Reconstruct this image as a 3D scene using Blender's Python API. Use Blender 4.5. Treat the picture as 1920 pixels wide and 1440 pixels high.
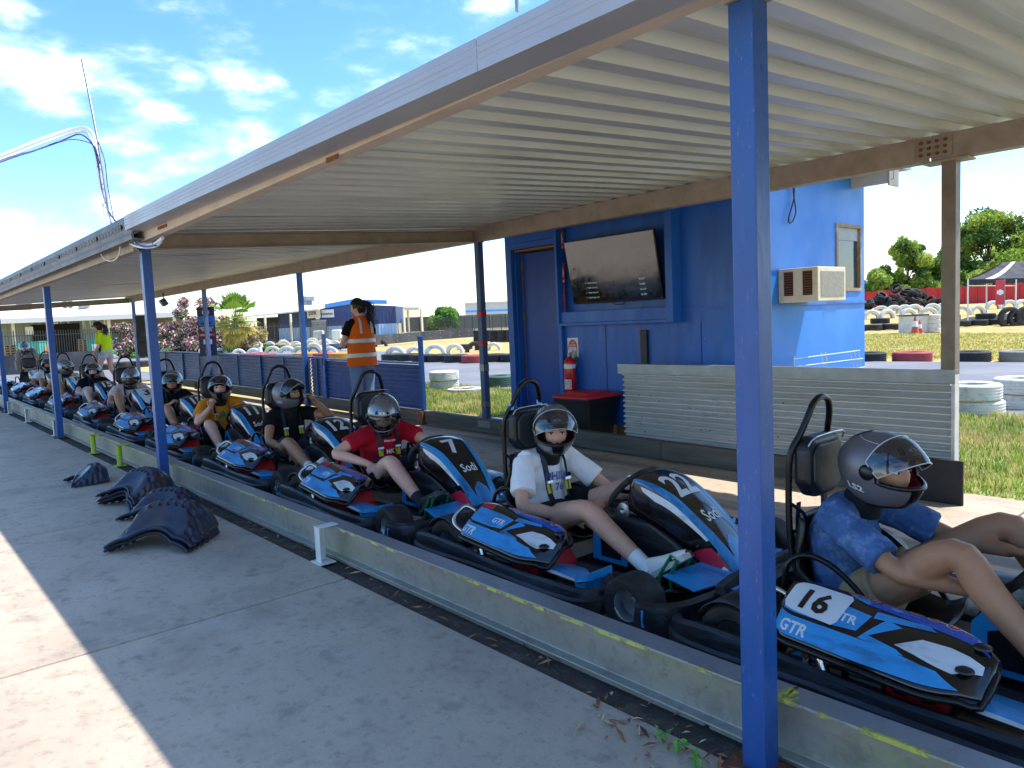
import bpy, bmesh, math, random
import numpy as np
from mathutils import Vector, Matrix
random.seed(7); RNG = np.random.default_rng(11)
rad = math.radians
scene = bpy.context.scene
for o in list(bpy.data.objects): bpy.data.objects.remove(o)

# ------------------------------------------------------------------ camera
FPX, CX, CY, CAMH = 1400.0, 960.0, 720.0, 1.35
RC = np.array([[0.65830, 0.03388, -0.75200], [0.75140, -0.08930, 0.65376], [-0.04480, -0.99544, -0.08390]])
_vp = np.array([-264 - CX, 657 - CY, FPX]); _vp /= np.linalg.norm(_vp)
_dn = np.array([.045, 1.0, (1224 * .045 + 63) / FPX]); _dn /= np.linalg.norm(_dn)
_X = -_vp; _Z = -_dn; _Y = np.cross(_Z, _X); RC = np.stack([_X, _Y, _Z])
CPOS = np.array([0, 0, CAMH])
cam_data = bpy.data.cameras.new('camera'); cam = bpy.data.objects.new('camera', cam_data)
scene.collection.objects.link(cam); scene.camera = cam
cam_data.sensor_width = 36; cam_data.lens = 36 * FPX / 1920; cam_data.clip_start = .05; cam_data.clip_end = 3000
_m = Matrix.Identity(4)
for r in range(3):
    _m[r][0] = RC[r][0]; _m[r][1] = -RC[r][1]; _m[r][2] = -RC[r][2]; _m[r][3] = CPOS[r]
cam.matrix_world = _m
def ray(u, v): return RC @ np.array([(u - CX) / FPX, (v - CY) / FPX, 1.0])
def at(u, v, d): return CPOS + d * ray(u, v)             # point d metres deep along the view of photo position u, v
def onz(u, v, z=0.):
    d = ray(u, v); return CPOS + d * ((z - CAMH) / d[2])
def ony(u, v, y):
    d = ray(u, v); return CPOS + d * (y / d[1])
def onx(u, v, x):
    d = ray(u, v); return CPOS + d * (x / d[0])

# ------------------------------------------------------------------ light
SUN = Vector((.32, .45, 1.0)).normalized()               # towards the sun
sun_el = math.asin(SUN.z); sun_az = math.atan2(SUN.x, SUN.y)
sd = bpy.data.lights.new('sun', 'SUN'); sd.energy = 2.0; sd.angle = rad(.55); sd.color = (1, .955, .88)
so = bpy.data.objects.new('sun', sd); scene.collection.objects.link(so)
so.rotation_euler = SUN.to_track_quat('Z', 'Y').to_euler(); so.location = (0, 0, 20)
scene.view_settings.view_transform = 'Standard'; scene.view_settings.look = 'None'
scene.view_settings.gamma = 1.0; scene.view_settings.use_curve_mapping = False
scene.view_settings.exposure = 1.82
scene.render.resolution_x = 1024; scene.render.resolution_y = 768

world = bpy.data.worlds.new('World'); scene.world = world; world.use_nodes = True
def build_world():
    nt = world.node_tree; N = nt.nodes; L = nt.links; N.clear()
    def nd(t, **k):
        n = N.new(t)
        for a, b in k.items(): setattr(n, a, b)
        return n
    def mth(op, a, b=None, c=None, clamp=False):
        n = nd('ShaderNodeMath', operation=op, use_clamp=clamp)
        for i, x in enumerate((a, b, c)):
            if x is None: continue
            if isinstance(x, (int, float)): n.inputs[i].default_value = x
            else: L.new(x, n.inputs[i])
        return n.outputs[0]
    sky = nd('ShaderNodeTexSky', sky_type='NISHITA', sun_disc=False, sun_elevation=sun_el, sun_rotation=sun_az,
             altitude=30, air_density=1.0, dust_density=.6, ozone_density=3.0)
    hs = nd('ShaderNodeHueSaturation'); hs.inputs['Saturation'].default_value = 1.24; L.new(sky.outputs[0], hs.inputs['Color'])
    tc = nd('ShaderNodeTexCoord'); sep = nd('ShaderNodeSeparateXYZ'); L.new(tc.outputs['Generated'], sep.inputs[0])
    x, y, z = sep.outputs
    az = mth('ARCTAN2', x, y); el = mth('ARCSINE', z)
    # drifting cumulus: soft ellipses in the sky broken up by noise
    cb = nd('ShaderNodeCombineXYZ'); L.new(mth('MULTIPLY', az, 3.0), cb.inputs[0]); L.new(mth('MULTIPLY', el, 7.0), cb.inputs[1])
    nz = nd('ShaderNodeTexNoise'); nz.inputs['Scale'].default_value = 3.2; nz.inputs['Detail'].default_value = 7; nz.inputs['Roughness'].default_value = .58
    L.new(cb.outputs[0], nz.inputs['Vector'])
    nb = nd('ShaderNodeTexNoise'); nb.inputs['Scale'].default_value = .9; nb.inputs['Detail'].default_value = 3
    L.new(cb.outputs[0], nb.inputs['Vector'])
    acc = mth('MULTIPLY_ADD', nb.outputs[0], 1.5, -.58)      # broad cover anywhere in the sky, added thick and bright to fill the shade
    puffs = [(60, 125, 190, 62), (235, 125, 110, 52), (345, 150, 60, 36), (470, 165, 105, 45), (285, 215, 105, 32), (240, 262, 70, 32),
             (450, 262, 120, 46), (620, 178, 50, 30), (15, 415, 45, 26), (125, 440, 70, 22), (930, 2, 110, 38), (20, 20, 50, 40), (640, 520, 210, 14), (1690, 385, 60, 8), (1900, 345, 70, 9), (90, 195, 90, 25)]
    for (u, v, ru, rv) in puffs:
        d = ray(u, v); d = d / np.linalg.norm(d); a0 = math.atan2(d[0], d[1]); e0 = math.asin(d[2])
        dx = mth('DIVIDE', mth('SUBTRACT', az, a0), ru / FPX * 1.1); dy = mth('DIVIDE', mth('SUBTRACT', el, e0), rv / FPX * 1.1)
        r2 = mth('ADD', mth('MULTIPLY', dx, dx), mth('MULTIPLY', dy, dy))
        acc = mth('MAXIMUM', acc, mth('SUBTRACT', .62, mth('MULTIPLY', r2, .55)))
    dens = mth('ADD', acc, mth('MULTIPLY', mth('SUBTRACT', nz.outputs[0], .5), 2.1))
    mr = nd('ShaderNodeMapRange', interpolation_type='SMOOTHSTEP'); L.new(dens, mr.inputs[0])
    mr.inputs[1].default_value = .02; mr.inputs[2].default_value = .95; mr.inputs[3].default_value = 0; mr.inputs[4].default_value = .62
    up = nd('ShaderNodeMapRange'); L.new(z, up.inputs[0]); up.inputs[1].default_value = .0; up.inputs[2].default_value = .12
    fac = mth('MULTIPLY', mth('POWER', mr.outputs[0], 2.3), mth('MULTIPLY_ADD', up.outputs[0], .8, .2))
    mix = nd('ShaderNodeMix', data_type='RGBA'); L.new(fac, mix.inputs[0]); L.new(hs.outputs[0], mix.inputs[6]); mix.inputs[7].default_value = (14.5, 14.0, 13.4, 1)
    bg = nd('ShaderNodeBackground'); L.new(mix.outputs[2], bg.inputs[0]); bg.inputs[1].default_value = .098
    out = nd('ShaderNodeOutputWorld'); L.new(bg.outputs[0], out.inputs[0])
build_world()

# ------------------------------------------------------------------ materials
def srgb(h):
    h = h.lstrip('#'); c = [int(h[i:i + 2], 16) / 255 for i in (0, 2, 4)]
    return tuple(((x + .055) / 1.055) ** 2.4 if x > .04045 else x / 12.92 for x in c)
_mats = {}
def mat(name, col=(.5, .5, .5), rough=.6, metal=0., var=.12, scale=6., bump=0., bscale=40., spec=.5, dirt=None, dirt_amt=0., dscale=2.5,
        stretch=None, coat=0., spots=None, spot_amt=0., trans=0., emis=None, sheen=0.):
    if name in _mats: return _mats[name]
    if isinstance(col, str): col = srgb(col)
    m = bpy.data.materials.new(name); m.use_nodes = True; _mats[name] = m
    nt = m.node_tree; N = nt.nodes; L = nt.links; b = N['Principled BSDF']
    b.inputs['Roughness'].default_value = rough; b.inputs['Metallic'].default_value = metal; b.inputs['Specular IOR Level'].default_value = spec
    if coat: b.inputs['Coat Weight'].default_value = coat; b.inputs['Coat Roughness'].default_value = .08
    if trans: b.inputs['Transmission Weight'].default_value = trans
    tc = N.new('ShaderNodeTexCoord'); mp = N.new('ShaderNodeMapping'); L.new(tc.outputs['Object'], mp.inputs[0])
    oi = N.new('ShaderNodeObjectInfo'); ad = N.new('ShaderNodeVectorMath'); ad.operation = 'ADD'
    sc = N.new('ShaderNodeVectorMath'); sc.operation = 'SCALE'; L.new(oi.outputs['Random'], sc.inputs['Scale']); sc.inputs[0].default_value = (37, 23, 51)
    L.new(mp.outputs[0], ad.inputs[0]); L.new(sc.outputs[0], ad.inputs[1])
    if stretch: mp.inputs['Scale'].default_value = stretch
    def noise(s, det=5, rgh=.6):
        n = N.new('ShaderNodeTexNoise'); n.inputs['Scale'].default_value = s; n.inputs['Detail'].default_value = det; n.inputs['Roughness'].default_value = rgh
        L.new(ad.outputs[0], n.inputs['Vector']); return n.outputs[0]
    def ramp(src, lo, hi, a, c):
        r = N.new('ShaderNodeMapRange'); L.new(src, r.inputs[0]); r.inputs[1].default_value = lo; r.inputs[2].default_value = hi
        r.inputs[3].default_value = a; r.inputs[4].default_value = c; return r.outputs[0]
    base = N.new('ShaderNodeMix'); base.data_type = 'RGBA'; base.blend_type = 'MULTIPLY'; base.inputs[0].default_value = 1
    base.inputs[6].default_value = (*col, 1)
    n1 = noise(scale); g = ramp(n1, .3, .7, 1 - var, 1 + var)
    cc = N.new('ShaderNodeCombineColor'); [L.new(g, cc.inputs[i]) for i in range(3)]; L.new(cc.outputs[0], base.inputs[7])
    colr = base.outputs[2]
    if dirt is not None:
        if isinstance(dirt, str): dirt = srgb(dirt)
        dm = N.new('ShaderNodeMix'); dm.data_type = 'RGBA'; L.new(colr, dm.inputs[6]); dm.inputs[7].default_value = (*dirt, 1)
        L.new(ramp(noise(dscale, 8, .68), .5, .72, 0, dirt_amt), dm.inputs[0]); colr = dm.outputs[2]
    if spots is not None:
        if isinstance(spots, str): spots = srgb(spots)
        sm = N.new('ShaderNodeMix'); sm.data_type = 'RGBA'; L.new(colr, sm.inputs[6]); sm.inputs[7].default_value = (*spots, 1)
        L.new(ramp(noise(scale * 9, 3, .5), .66, .7, 0, spot_amt), sm.inputs[0]); colr = sm.outputs[2]
    L.new(colr, b.inputs['Base Color'])
    L.new(ramp(noise(scale * 3), .3, .7, max(0, rough - .09), min(1, rough + .09)), b.inputs['Roughness'])
    if bump:
        bn = N.new('ShaderNodeBump'); bn.inputs['Strength'].default_value = bump; bn.inputs['Distance'].default_value = .01
        L.new(noise(bscale, 6), bn.inputs['Height']); L.new(bn.outputs[0], b.inputs['Normal'])
    if emis: b.inputs['Emission Color'].default_value = (*emis[:3], 1); b.inputs['Emission Strength'].default_value = emis[3]
    return m

# ------------------------------------------------------------------ mesh helpers
COL = scene.collection
def weather(m, crack=.8, streak=None, scale=1.3):
    nt = m.node_tree; N = nt.nodes; L = nt.links; b = N['Principled BSDF']; src = b.inputs['Base Color'].links[0].from_socket
    tc = N.new('ShaderNodeTexCoord'); geo = N.new('ShaderNodeNewGeometry'); nz = N.new('ShaderNodeTexNoise'); nz.inputs['Scale'].default_value = 2.2; nz.inputs['Detail'].default_value = 5; L.new(geo.outputs['Position'], nz.inputs['Vector'])
    ad = N.new('ShaderNodeMix'); ad.data_type = 'VECTOR'; ad.inputs[0].default_value = .22; L.new(geo.outputs['Position'], ad.inputs[4]); L.new(nz.outputs['Color'], ad.inputs[5])
    vo = N.new('ShaderNodeTexVoronoi'); vo.feature = 'DISTANCE_TO_EDGE'; vo.inputs['Scale'].default_value = scale * .55; L.new(ad.outputs[1], vo.inputs['Vector'])
    n2 = N.new('ShaderNodeTexNoise'); n2.inputs['Scale'].default_value = .55; n2.inputs['Detail'].default_value = 2; L.new(geo.outputs['Position'], n2.inputs['Vector'])
    def rng(s, a, c, d, e): r = N.new('ShaderNodeMapRange'); L.new(s, r.inputs[0]); r.inputs[1].default_value = a; r.inputs[2].default_value = c; r.inputs[3].default_value = d; r.inputs[4].default_value = e; return r.outputs[0]
    def mul(a, c): q = N.new('ShaderNodeMath'); q.operation = 'MULTIPLY'; L.new(a, q.inputs[0]); (L.new(c, q.inputs[1]) if not isinstance(c, float) else setattr(q.inputs[1], 'default_value', c)); return q.outputs[0]
    def over(s, f, col): x = N.new('ShaderNodeMix'); x.data_type = 'RGBA'; L.new(f, x.inputs[0]); L.new(s, x.inputs[6]); x.inputs[7].default_value = (*col, 1); return x.outputs[2]
    f = mul(rng(vo.outputs['Distance'], 0, .003, crack, 0), rng(n2.outputs[0], .56, .60, 0, 1)); src = over(src, f, (.06, .055, .05))
    for sc_, lo, hi, amt, col in ((.9, .54, .74, .38, (.22, .19, .16)), (7., .55, .68, .42, (.16, .14, .12)), (18., .54, .66, .35, (.17, .15, .13)), (38., .62, .68, .45, (.12, .11, .10)), (130., .60, .68, .4, (.15, .14, .13)), (3.1, .60, .75, .35, (.46, .44, .40))):
        n3 = N.new('ShaderNodeTexNoise'); n3.inputs['Scale'].default_value = sc_; n3.inputs['Detail'].default_value = 7; n3.inputs['Roughness'].default_value = .66; L.new(geo.outputs['Position'], n3.inputs['Vector']); src = over(src, rng(n3.outputs[0], lo, hi, 0, amt), col)
    if streak:
        mp = N.new('ShaderNodeMapping'); mp.inputs['Scale'].default_value = streak; L.new(geo.outputs['Position'], mp.inputs[0]); n4 = N.new('ShaderNodeTexNoise'); n4.inputs['Scale'].default_value = 1.; n4.inputs['Detail'].default_value = 4; L.new(mp.outputs[0], n4.inputs['Vector']); src = over(src, rng(n4.outputs[0], .52, .66, 0, .6), (.05, .048, .047))
    L.new(src, b.inputs['Base Color'])
def rotm(rx=0, ry=0, rz=0): return np.array((Matrix.Rotation(rz, 3, 'Z') @ Matrix.Rotation(ry, 3, 'Y') @ Matrix.Rotation(rx, 3, 'X')))
class MB:
    def __init__(s): s.v = []; s.f = []; s.mi = []; s.m = 0
    def add(s, vs, fs, mi=None):
        o = len(s.v); s.v.extend([tuple(map(float, p)) for p in vs]); s.f.extend([tuple(i + o for i in f) for f in fs]); s.mi.extend([s.m if mi is None else mi] * len(fs)); return s
    def box(s, c, d, rot=None, mi=None, taper=1.):
        x, y, z = [q / 2 for q in d]; t = taper
        P = np.array([(-x, -y, -z), (x, -y, -z), (x, y, -z), (-x, y, -z), (-x * t, -y * t, z), (x * t, -y * t, z), (x * t, y * t, z), (-x * t, y * t, z)])
        if rot is not None: P = P @ np.asarray(rot).T
        return s.add(P + np.array(c), [(3, 2, 1, 0), (4, 5, 6, 7), (0, 1, 5, 4), (1, 2, 6, 5), (2, 3, 7, 6), (3, 0, 4, 7)], mi)
    def bb(s, a, b, mi=None): return s.box([(p + q) / 2 for p, q in zip(a, b)], [abs(q - p) for p, q in zip(a, b)], None, mi)
    def hexa(s, P, mi=None): return s.add(P, [(3, 2, 1, 0), (4, 5, 6, 7), (0, 1, 5, 4), (1, 2, 6, 5), (2, 3, 7, 6), (3, 0, 4, 7)], mi)
    def beam(s, a, b, w, h, up=(0, 0, 1), mi=None):
        a = np.array(a, float); b = np.array(b, float); d = b - a; d /= np.linalg.norm(d); u = np.array(up, float); r = np.cross(d, u); r /= np.linalg.norm(r); u = np.cross(r, d)
        P = [q + r * sx * w / 2 + u * sz * h / 2 for q in (a, b) for sx, sz in ((-1, -1), (1, -1), (1, 1), (-1, 1))]
        return s.hexa([P[0], P[1], P[2], P[3], P[4], P[5], P[6], P[7]], mi)
    def grid(s, P, cu=False, cv=False, mi=None, flip=False):
        P = np.asarray(P); n, m = P.shape[:2]; fs = []
        for i in range(n if cu else n - 1):
            for j in range(m if cv else m - 1):
                f = (i * m + j, ((i + 1) % n) * m + j, ((i + 1) % n) * m + (j + 1) % m, i * m + (j + 1) % m)
                fs.append(f[::-1] if flip else f)
        return s.add(P.reshape(-1, 3), fs, mi)
    def tube(s, pts, r, n=8, mi=None, sub=0, closed=False, cap=True, sq=None, up=(0, 0, 1)):
        P = np.array(pts, float); R = np.array(r if hasattr(r, '__len__') else [r] * len(P), float)
        S = None if sq is None else np.array(sq if hasattr(sq, '__len__') else [sq] * len(P), float)
        if sub:
            P, ex = spline(P, sub, closed, R if S is None else np.stack([R, S], 1)); R = ex if S is None else ex[:, 0]; S = None if S is None else ex[:, 1]
        k = len(P); T = np.gradient(P, axis=0) if not closed else (np.roll(P, -1, 0) - np.roll(P, 1, 0))
        T /= np.linalg.norm(T, axis=1)[:, None] + 1e-9
        u = np.array(up, float); u = u - T[0] * np.dot(u, T[0])
        if np.linalg.norm(u) < .1: u = np.array((1., 0, 0)) - T[0] * T[0][0]
        rings = []
        for i in range(k):
            u = u - T[i] * np.dot(u, T[i]); u /= np.linalg.norm(u); w = np.cross(T[i], u)
            a = np.arange(n) * 2 * math.pi / n + (math.pi / n)
            rings.append(P[i] + R[i] * (np.cos(a)[:, None] * u * (1 if S is None else S[i]) + np.sin(a)[:, None] * w))
        s.grid(rings, cu=closed, cv=True, mi=mi)
        if cap and not closed:
            o = len(s.v) - k * n; s.f.append(tuple(o + j for j in range(n))[::-1]); s.f.append(tuple(o + (k - 1) * n + j for j in range(n))); s.mi.extend([s.m if mi is None else mi] * 2)
        return s
    def lathe(s, prof, c=(0, 0, 0), n=24, rot=None, mi=None, closed=False):
        pr = np.array(prof, float); a = np.arange(n) * 2 * math.pi / n
        P = np.stack([np.outer(pr[:, 0], np.cos(a)), np.outer(pr[:, 0], np.sin(a)), np.repeat(pr[:, 1][:, None], n, 1)], -1)
        if rot is not None: P = P @ np.asarray(rot).T
        return s.grid(P + np.array(c), cu=closed, cv=True, mi=mi, flip=True)
    def prism(s, poly, y0, y1, ax='y', mi=None):
        n = len(poly); f = {'y': lambda p, t: (p[0], t, p[1]), 'x': lambda p, t: (t, p[0], p[1]), 'z': lambda p, t: (p[0], p[1], t)}[ax]
        V = [f(p, y0) for p in poly] + [f(p, y1) for p in poly]
        return s.add(V, [tuple(range(n)), tuple(range(2 * n - 1, n - 1, -1))] + [(i, i + n, (i + 1) % n + n, (i + 1) % n) for i in range(n)], mi)
    def sphere(s, c, r, n=12, m=8, mi=None, rot=None):
        r = np.array(r if hasattr(r, '__len__') else (r,) * 3); t = np.linspace(.001, math.pi - .001, m); a = np.arange(n) * 2 * math.pi / n
        P = np.stack([np.outer(np.sin(t), np.cos(a)), np.outer(np.sin(t), np.sin(a)), np.outer(np.cos(t), np.ones(n))], -1) * r
        if rot is not None: P = P @ np.asarray(rot).T
        return s.grid(P + np.array(c), cv=True, mi=mi, flip=False)
    def xf(s, M=None, t=(0, 0, 0)):
        P = np.array(s.v); P = P if M is None else P @ np.asarray(M).T
        s.v = [tuple(p) for p in (P + np.array(t))]; return s
    def mesh(s, name, mats, smooth=None):
        me = bpy.data.meshes.new(name); me.from_pydata(s.v, [], s.f)
        for m in (mats if isinstance(mats, (list, tuple)) else [mats]): me.materials.append(m)
        if max(s.mi, default=0) > 0: me.polygons.foreach_set('material_index', s.mi)
        fixn(me)
        if smooth is not None: shade(me, smooth)
        me.update(); return me
    def obj(s, name, mats, parent=None, smooth=None, bevel=0., seg=2, loc=None):
        return link(name, s.mesh(name, mats, smooth), parent, bevel, seg, loc)
def fixn(me):
    bm = bmesh.new(); bm.from_mesh(me); bmesh.ops.recalc_face_normals(bm, faces=bm.faces); bm.to_mesh(me); bm.free()
def shade(me, ang):
    me.polygons.foreach_set('use_smooth', [True] * len(me.polygons))
    if ang < 180:
        bm = bmesh.new(); bm.from_mesh(me); lim = rad(ang)
        for e in bm.edges:
            if len(e.link_faces) == 2 and e.calc_face_angle(0) > lim: e.smooth = False
        bm.to_mesh(me); bm.free()
def link(name, me, parent=None, bevel=0., seg=2, loc=None):
    o = bpy.data.objects.new(name, me); COL.objects.link(o)
    if parent is not None: o.parent = parent
    if loc is not None: o.location = loc
    if bevel:
        md = o.modifiers.new('bevel', 'BEVEL'); md.width = bevel; md.segments = seg; md.limit_method = 'ANGLE'; md.angle_limit = rad(35)
    return o
def spline(P, sub, closed=False, ex=None):
    P = np.asarray(P, float); n = len(P); E = None if ex is None else np.asarray(ex, float); out = []; oe = []
    if E is not None and E.ndim == 1: E = E[:, None]; flat = True
    else: flat = False
    g = (lambda A, i: A[i % n]) if closed else (lambda A, i: A[min(max(i, 0), n - 1)])
    for i in range(n if closed else n - 1):
        for k in range(sub):
            t = k / sub; h = lambda A: .5 * ((2 * g(A, i)) + (g(A, i + 1) - g(A, i - 1)) * t + (2 * g(A, i - 1) - 5 * g(A, i) + 4 * g(A, i + 1) - g(A, i + 2)) * t * t + (3 * g(A, i) - g(A, i - 1) - 3 * g(A, i + 1) + g(A, i + 2)) * t ** 3)
            out.append(h(P))
            if E is not None: oe.append(h(E))
    if not closed:
        out.append(P[-1])
        if E is not None: oe.append(E[-1])
    oe = np.array(oe)
    return np.array(out), (oe[:, 0] if flat else oe)
def thing(name, label, cat, loc=(0, 0, 0), rz=0., group=None):
    o = bpy.data.objects.new(name, None); COL.objects.link(o); o.empty_display_size = .1; o.location = loc; o.rotation_euler = (0, 0, rz)
    return tag(o, label, cat, group)
def tag(o, label=None, cat=None, group=None, kind=None):
    if label: o['label'] = label
    if cat: o['category'] = cat
    if group: o['group'] = group
    if kind: o['kind'] = kind
    return o
def struct(o): o['kind'] = 'structure'; return o
def copy_tree(o, parent=None):
    c = o.copy(); COL.objects.link(c)
    if parent is not None: c.parent = parent
    for ch in list(o.children): copy_tree(ch, c)
    return c

# lettering: outlines of the built-in font as flat triangles, later laid on any surface
_txt = {}
def text_tris(s, bold=0., res=2):
    k = (s, bold)
    if k in _txt: return _txt[k]
    cu = bpy.data.curves.new('t', 'FONT'); cu.body = s; cu.align_x = 'CENTER'; cu.align_y = 'CENTER'; cu.resolution_u = res; cu.offset = bold
    ob = bpy.data.objects.new('t', cu); COL.objects.link(ob); dg = bpy.context.evaluated_depsgraph_get(); dg.update()
    me = bpy.data.meshes.new_from_object(ob.evaluated_get(dg)); me.calc_loop_triangles()
    V = np.array([v.co[:2] for v in me.vertices]); T = [tuple(t.vertices) for t in me.loop_triangles]
    bpy.data.objects.remove(ob); bpy.data.curves.remove(cu); bpy.data.meshes.remove(me)
    c = (V.max(0) + V.min(0)) / 2; V = V - c; V = V / (V[:, 1].max() - V[:, 1].min())
    _txt[k] = (V, T); return _txt[k]
def flat_text(mb, s, o, ux, uy, h, mi=0, bold=0.02, wmax=None, sx=1.):
    V, T = text_tris(s, bold); o = np.array(o, float); ux = np.array(ux, float); uy = np.array(uy, float); k = sx
    w = V[:, 0].max() - V[:, 0].min()
    if wmax and w * h > wmax: k = wmax / (w * h)
    mb.add([o + ux * a * h * k + uy * b * h for a, b in V], T, mi)
class Surf:
    """a smooth sheet P[i,j]; makes the sheet itself and lays flat print on it"""
    def __init__(s, P): s.P = np.asarray(P, float); s.n, s.m = s.P.shape[:2]; s._nrm()
    def _nrm(s):
        a = np.gradient(s.P, axis=0); b = np.gradient(s.P, axis=1); n = np.cross(a, b); s.N = n / (np.linalg.norm(n, axis=2)[:, :, None] + 1e-9)
    def ev(s, u, v, off=0.):
        x = min(max(u, 0), 1) * (s.n - 1); y = min(max(v, 0), 1) * (s.m - 1); i = min(int(x), s.n - 2); j = min(int(y), s.m - 2); a = x - i; b = y - j
        f = lambda A: A[i, j] * (1 - a) * (1 - b) + A[i + 1, j] * a * (1 - b) + A[i, j + 1] * (1 - a) * b + A[i + 1, j + 1] * a * b
        return f(s.P) + f(s.N) * off
    def poly(s, mb, pts, off, mi=0):
        pts = [np.array(p, float) for p in pts]; us = [p[0] for p in pts]; vs = [p[1] for p in pts]
        i0 = max(int(min(us) * (s.n - 1)), 0); i1 = min(int(max(us) * (s.n - 1)) + 1, s.n - 1); j0 = max(int(min(vs) * (s.m - 1)), 0); j1 = min(int(max(vs) * (s.m - 1)) + 1, s.m - 1)
        for i in range(i0, i1):
            a = clip(clip(pts, 0, i / (s.n - 1), 1), 0, (i + 1) / (s.n - 1), -1)
            if len(a) < 3: continue
            for j in range(j0, j1):
                q = clip(clip(a, 1, j / (s.m - 1), 1), 1, (j + 1) / (s.m - 1), -1)
                if len(q) >= 3: mb.add([s.ev(p[0], p[1], off) for p in q], [tuple(range(len(q)))], mi)
    def text(s, mb, st, c, ax, ay, off, mi=0, bold=.02):
        V, T = text_tris(st, bold); c = np.array(c, float); ax = np.array(ax, float); ay = np.array(ay, float)
        for t in T: s.poly(mb, [c + ax * V[i][0] + ay * V[i][1] for i in t], off, mi)
def clip(pts, ax, val, sgn):
    out = []; n = len(pts)
    for i in range(n):
        p, q = pts[i], pts[(i + 1) % n]; dp = (p[ax] - val) * sgn; dq = (q[ax] - val) * sgn
        if dp >= 0: out.append(p)
        if dp * dq < 0: out.append(p + (q - p) * (dp / (dp - dq)))
    return out
# ================================================================== setting: ground
def zg(x): return max(0., -.009 * (x + 2.)) if x > -22 else .18
m_conc = mat('concrete', '#bdaa95', .85, var=.10, scale=1.3, bump=.25, bscale=60, dirt='#5f5a55', dirt_amt=.4, dscale=1.6, spots='#5a5550', spot_amt=.22)
m_lane = mat('lane_concrete', '#bfad98', .8, var=.12, scale=1.1, bump=.22, bscale=50, dirt='#4d4a48', dirt_amt=.5, dscale=1.2, spots='#5a5550', spot_amt=.25)
weather(m_conc, 0.); weather(m_lane, .5, (.22, 3.6, 1.))
m_dirt = mat('dirt', '#4a4038', .95, var=.3, scale=9, bump=.8, bscale=60, dirt='#8a7a62', dirt_amt=.5, dscale=14)
m_asph = mat('asphalt', '#77777b', .85, var=.10, scale=.5, bump=.3, bscale=160, dirt='#95938f', dirt_amt=.5, dscale=.5)
m_dry = mat('dry_ground', '#b59f63', .95, var=.2, scale=1.2, bump=.6, bscale=30, dirt='#8d8a44', dirt_amt=.6, dscale=1.1)
m_grassg = mat('grass_soil', '#86904a', .95, var=.25, scale=3, bump=.6, bscale=40, dirt='#a8975a', dirt_amt=.5, dscale=1.4)
m_pav = mat('pavers', '#b39a80', .9, var=.16, scale=5, bump=.3, bscale=80)
m_paint = mat('white_line', '#d9d6cf', .7, var=.1)
def ground():
    xs = [-400, -120, -60, -30, -22, -18, -14, -10, -6, -2, 0, 4, 12, 40, 150, 400]; ys = [-400, -100, -20, 0, 1.5, 2, 5.4, 5.6, 9, 14, 20, 30, 60, 150, 400]
    P = np.array([[(x, y, (.18 if x < -22 else zg(x)) - .05) for y in ys] for x in xs])
    struct(MB().grid(P).obj('ground', m_dry, smooth=30))
ground()
def slab_row(parent, y0, y1, xs, m, gap=.008, zo=0.):
    for a, b in zip(xs[:-1], xs[1:]):
        a2, b2 = a + gap, b - gap; za, zb = zg(a2) + zo, zg(b2) + zo
        P = [(a2, y0, za - .045), (b2, y0, zb - .045), (b2, y1, zb - .045), (a2, y1, za - .045), (a2, y0, za), (b2, y0, zb), (b2, y1, zb), (a2, y1, za)]
        MB().hexa(P).obj('slab', m, parent, bevel=.008)
pave = struct(MB().bb((-24, -14.2, -.06), (4.5, 1.86, -.052)).obj('pavement', m_dirt))
XJ = [-24.0, -21.6, -19.0, -16.6, -14.2, -11.8, -9.4, -8.39, -5.98, -3.57, -1.16, 1.25, 3.7, 6.1, 8.5]
slab_row(pave, -9.0, -4.014, XJ, m_conc); slab_row(pave, -14.0, -9.014, XJ, m_conc); slab_row(pave, -4.0, -1.4, XJ, m_conc); slab_row(pave, -1.386, 1.86, XJ, m_conc)  # rows behind the camera are added unseen to bounce light under the roof
lane = struct(MB().bb((-23, 1.9, -.06), (5, 5.5, -.052)).obj('lane', m_dirt))
slab_row(lane, 2.0, 3.9, [-22.4 + i * 3.0 for i in range(10)], m_lane); slab_row(lane, 3.912, 5.52, [-22.4 + i * 3.0 for i in range(10)], m_lane)
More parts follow.
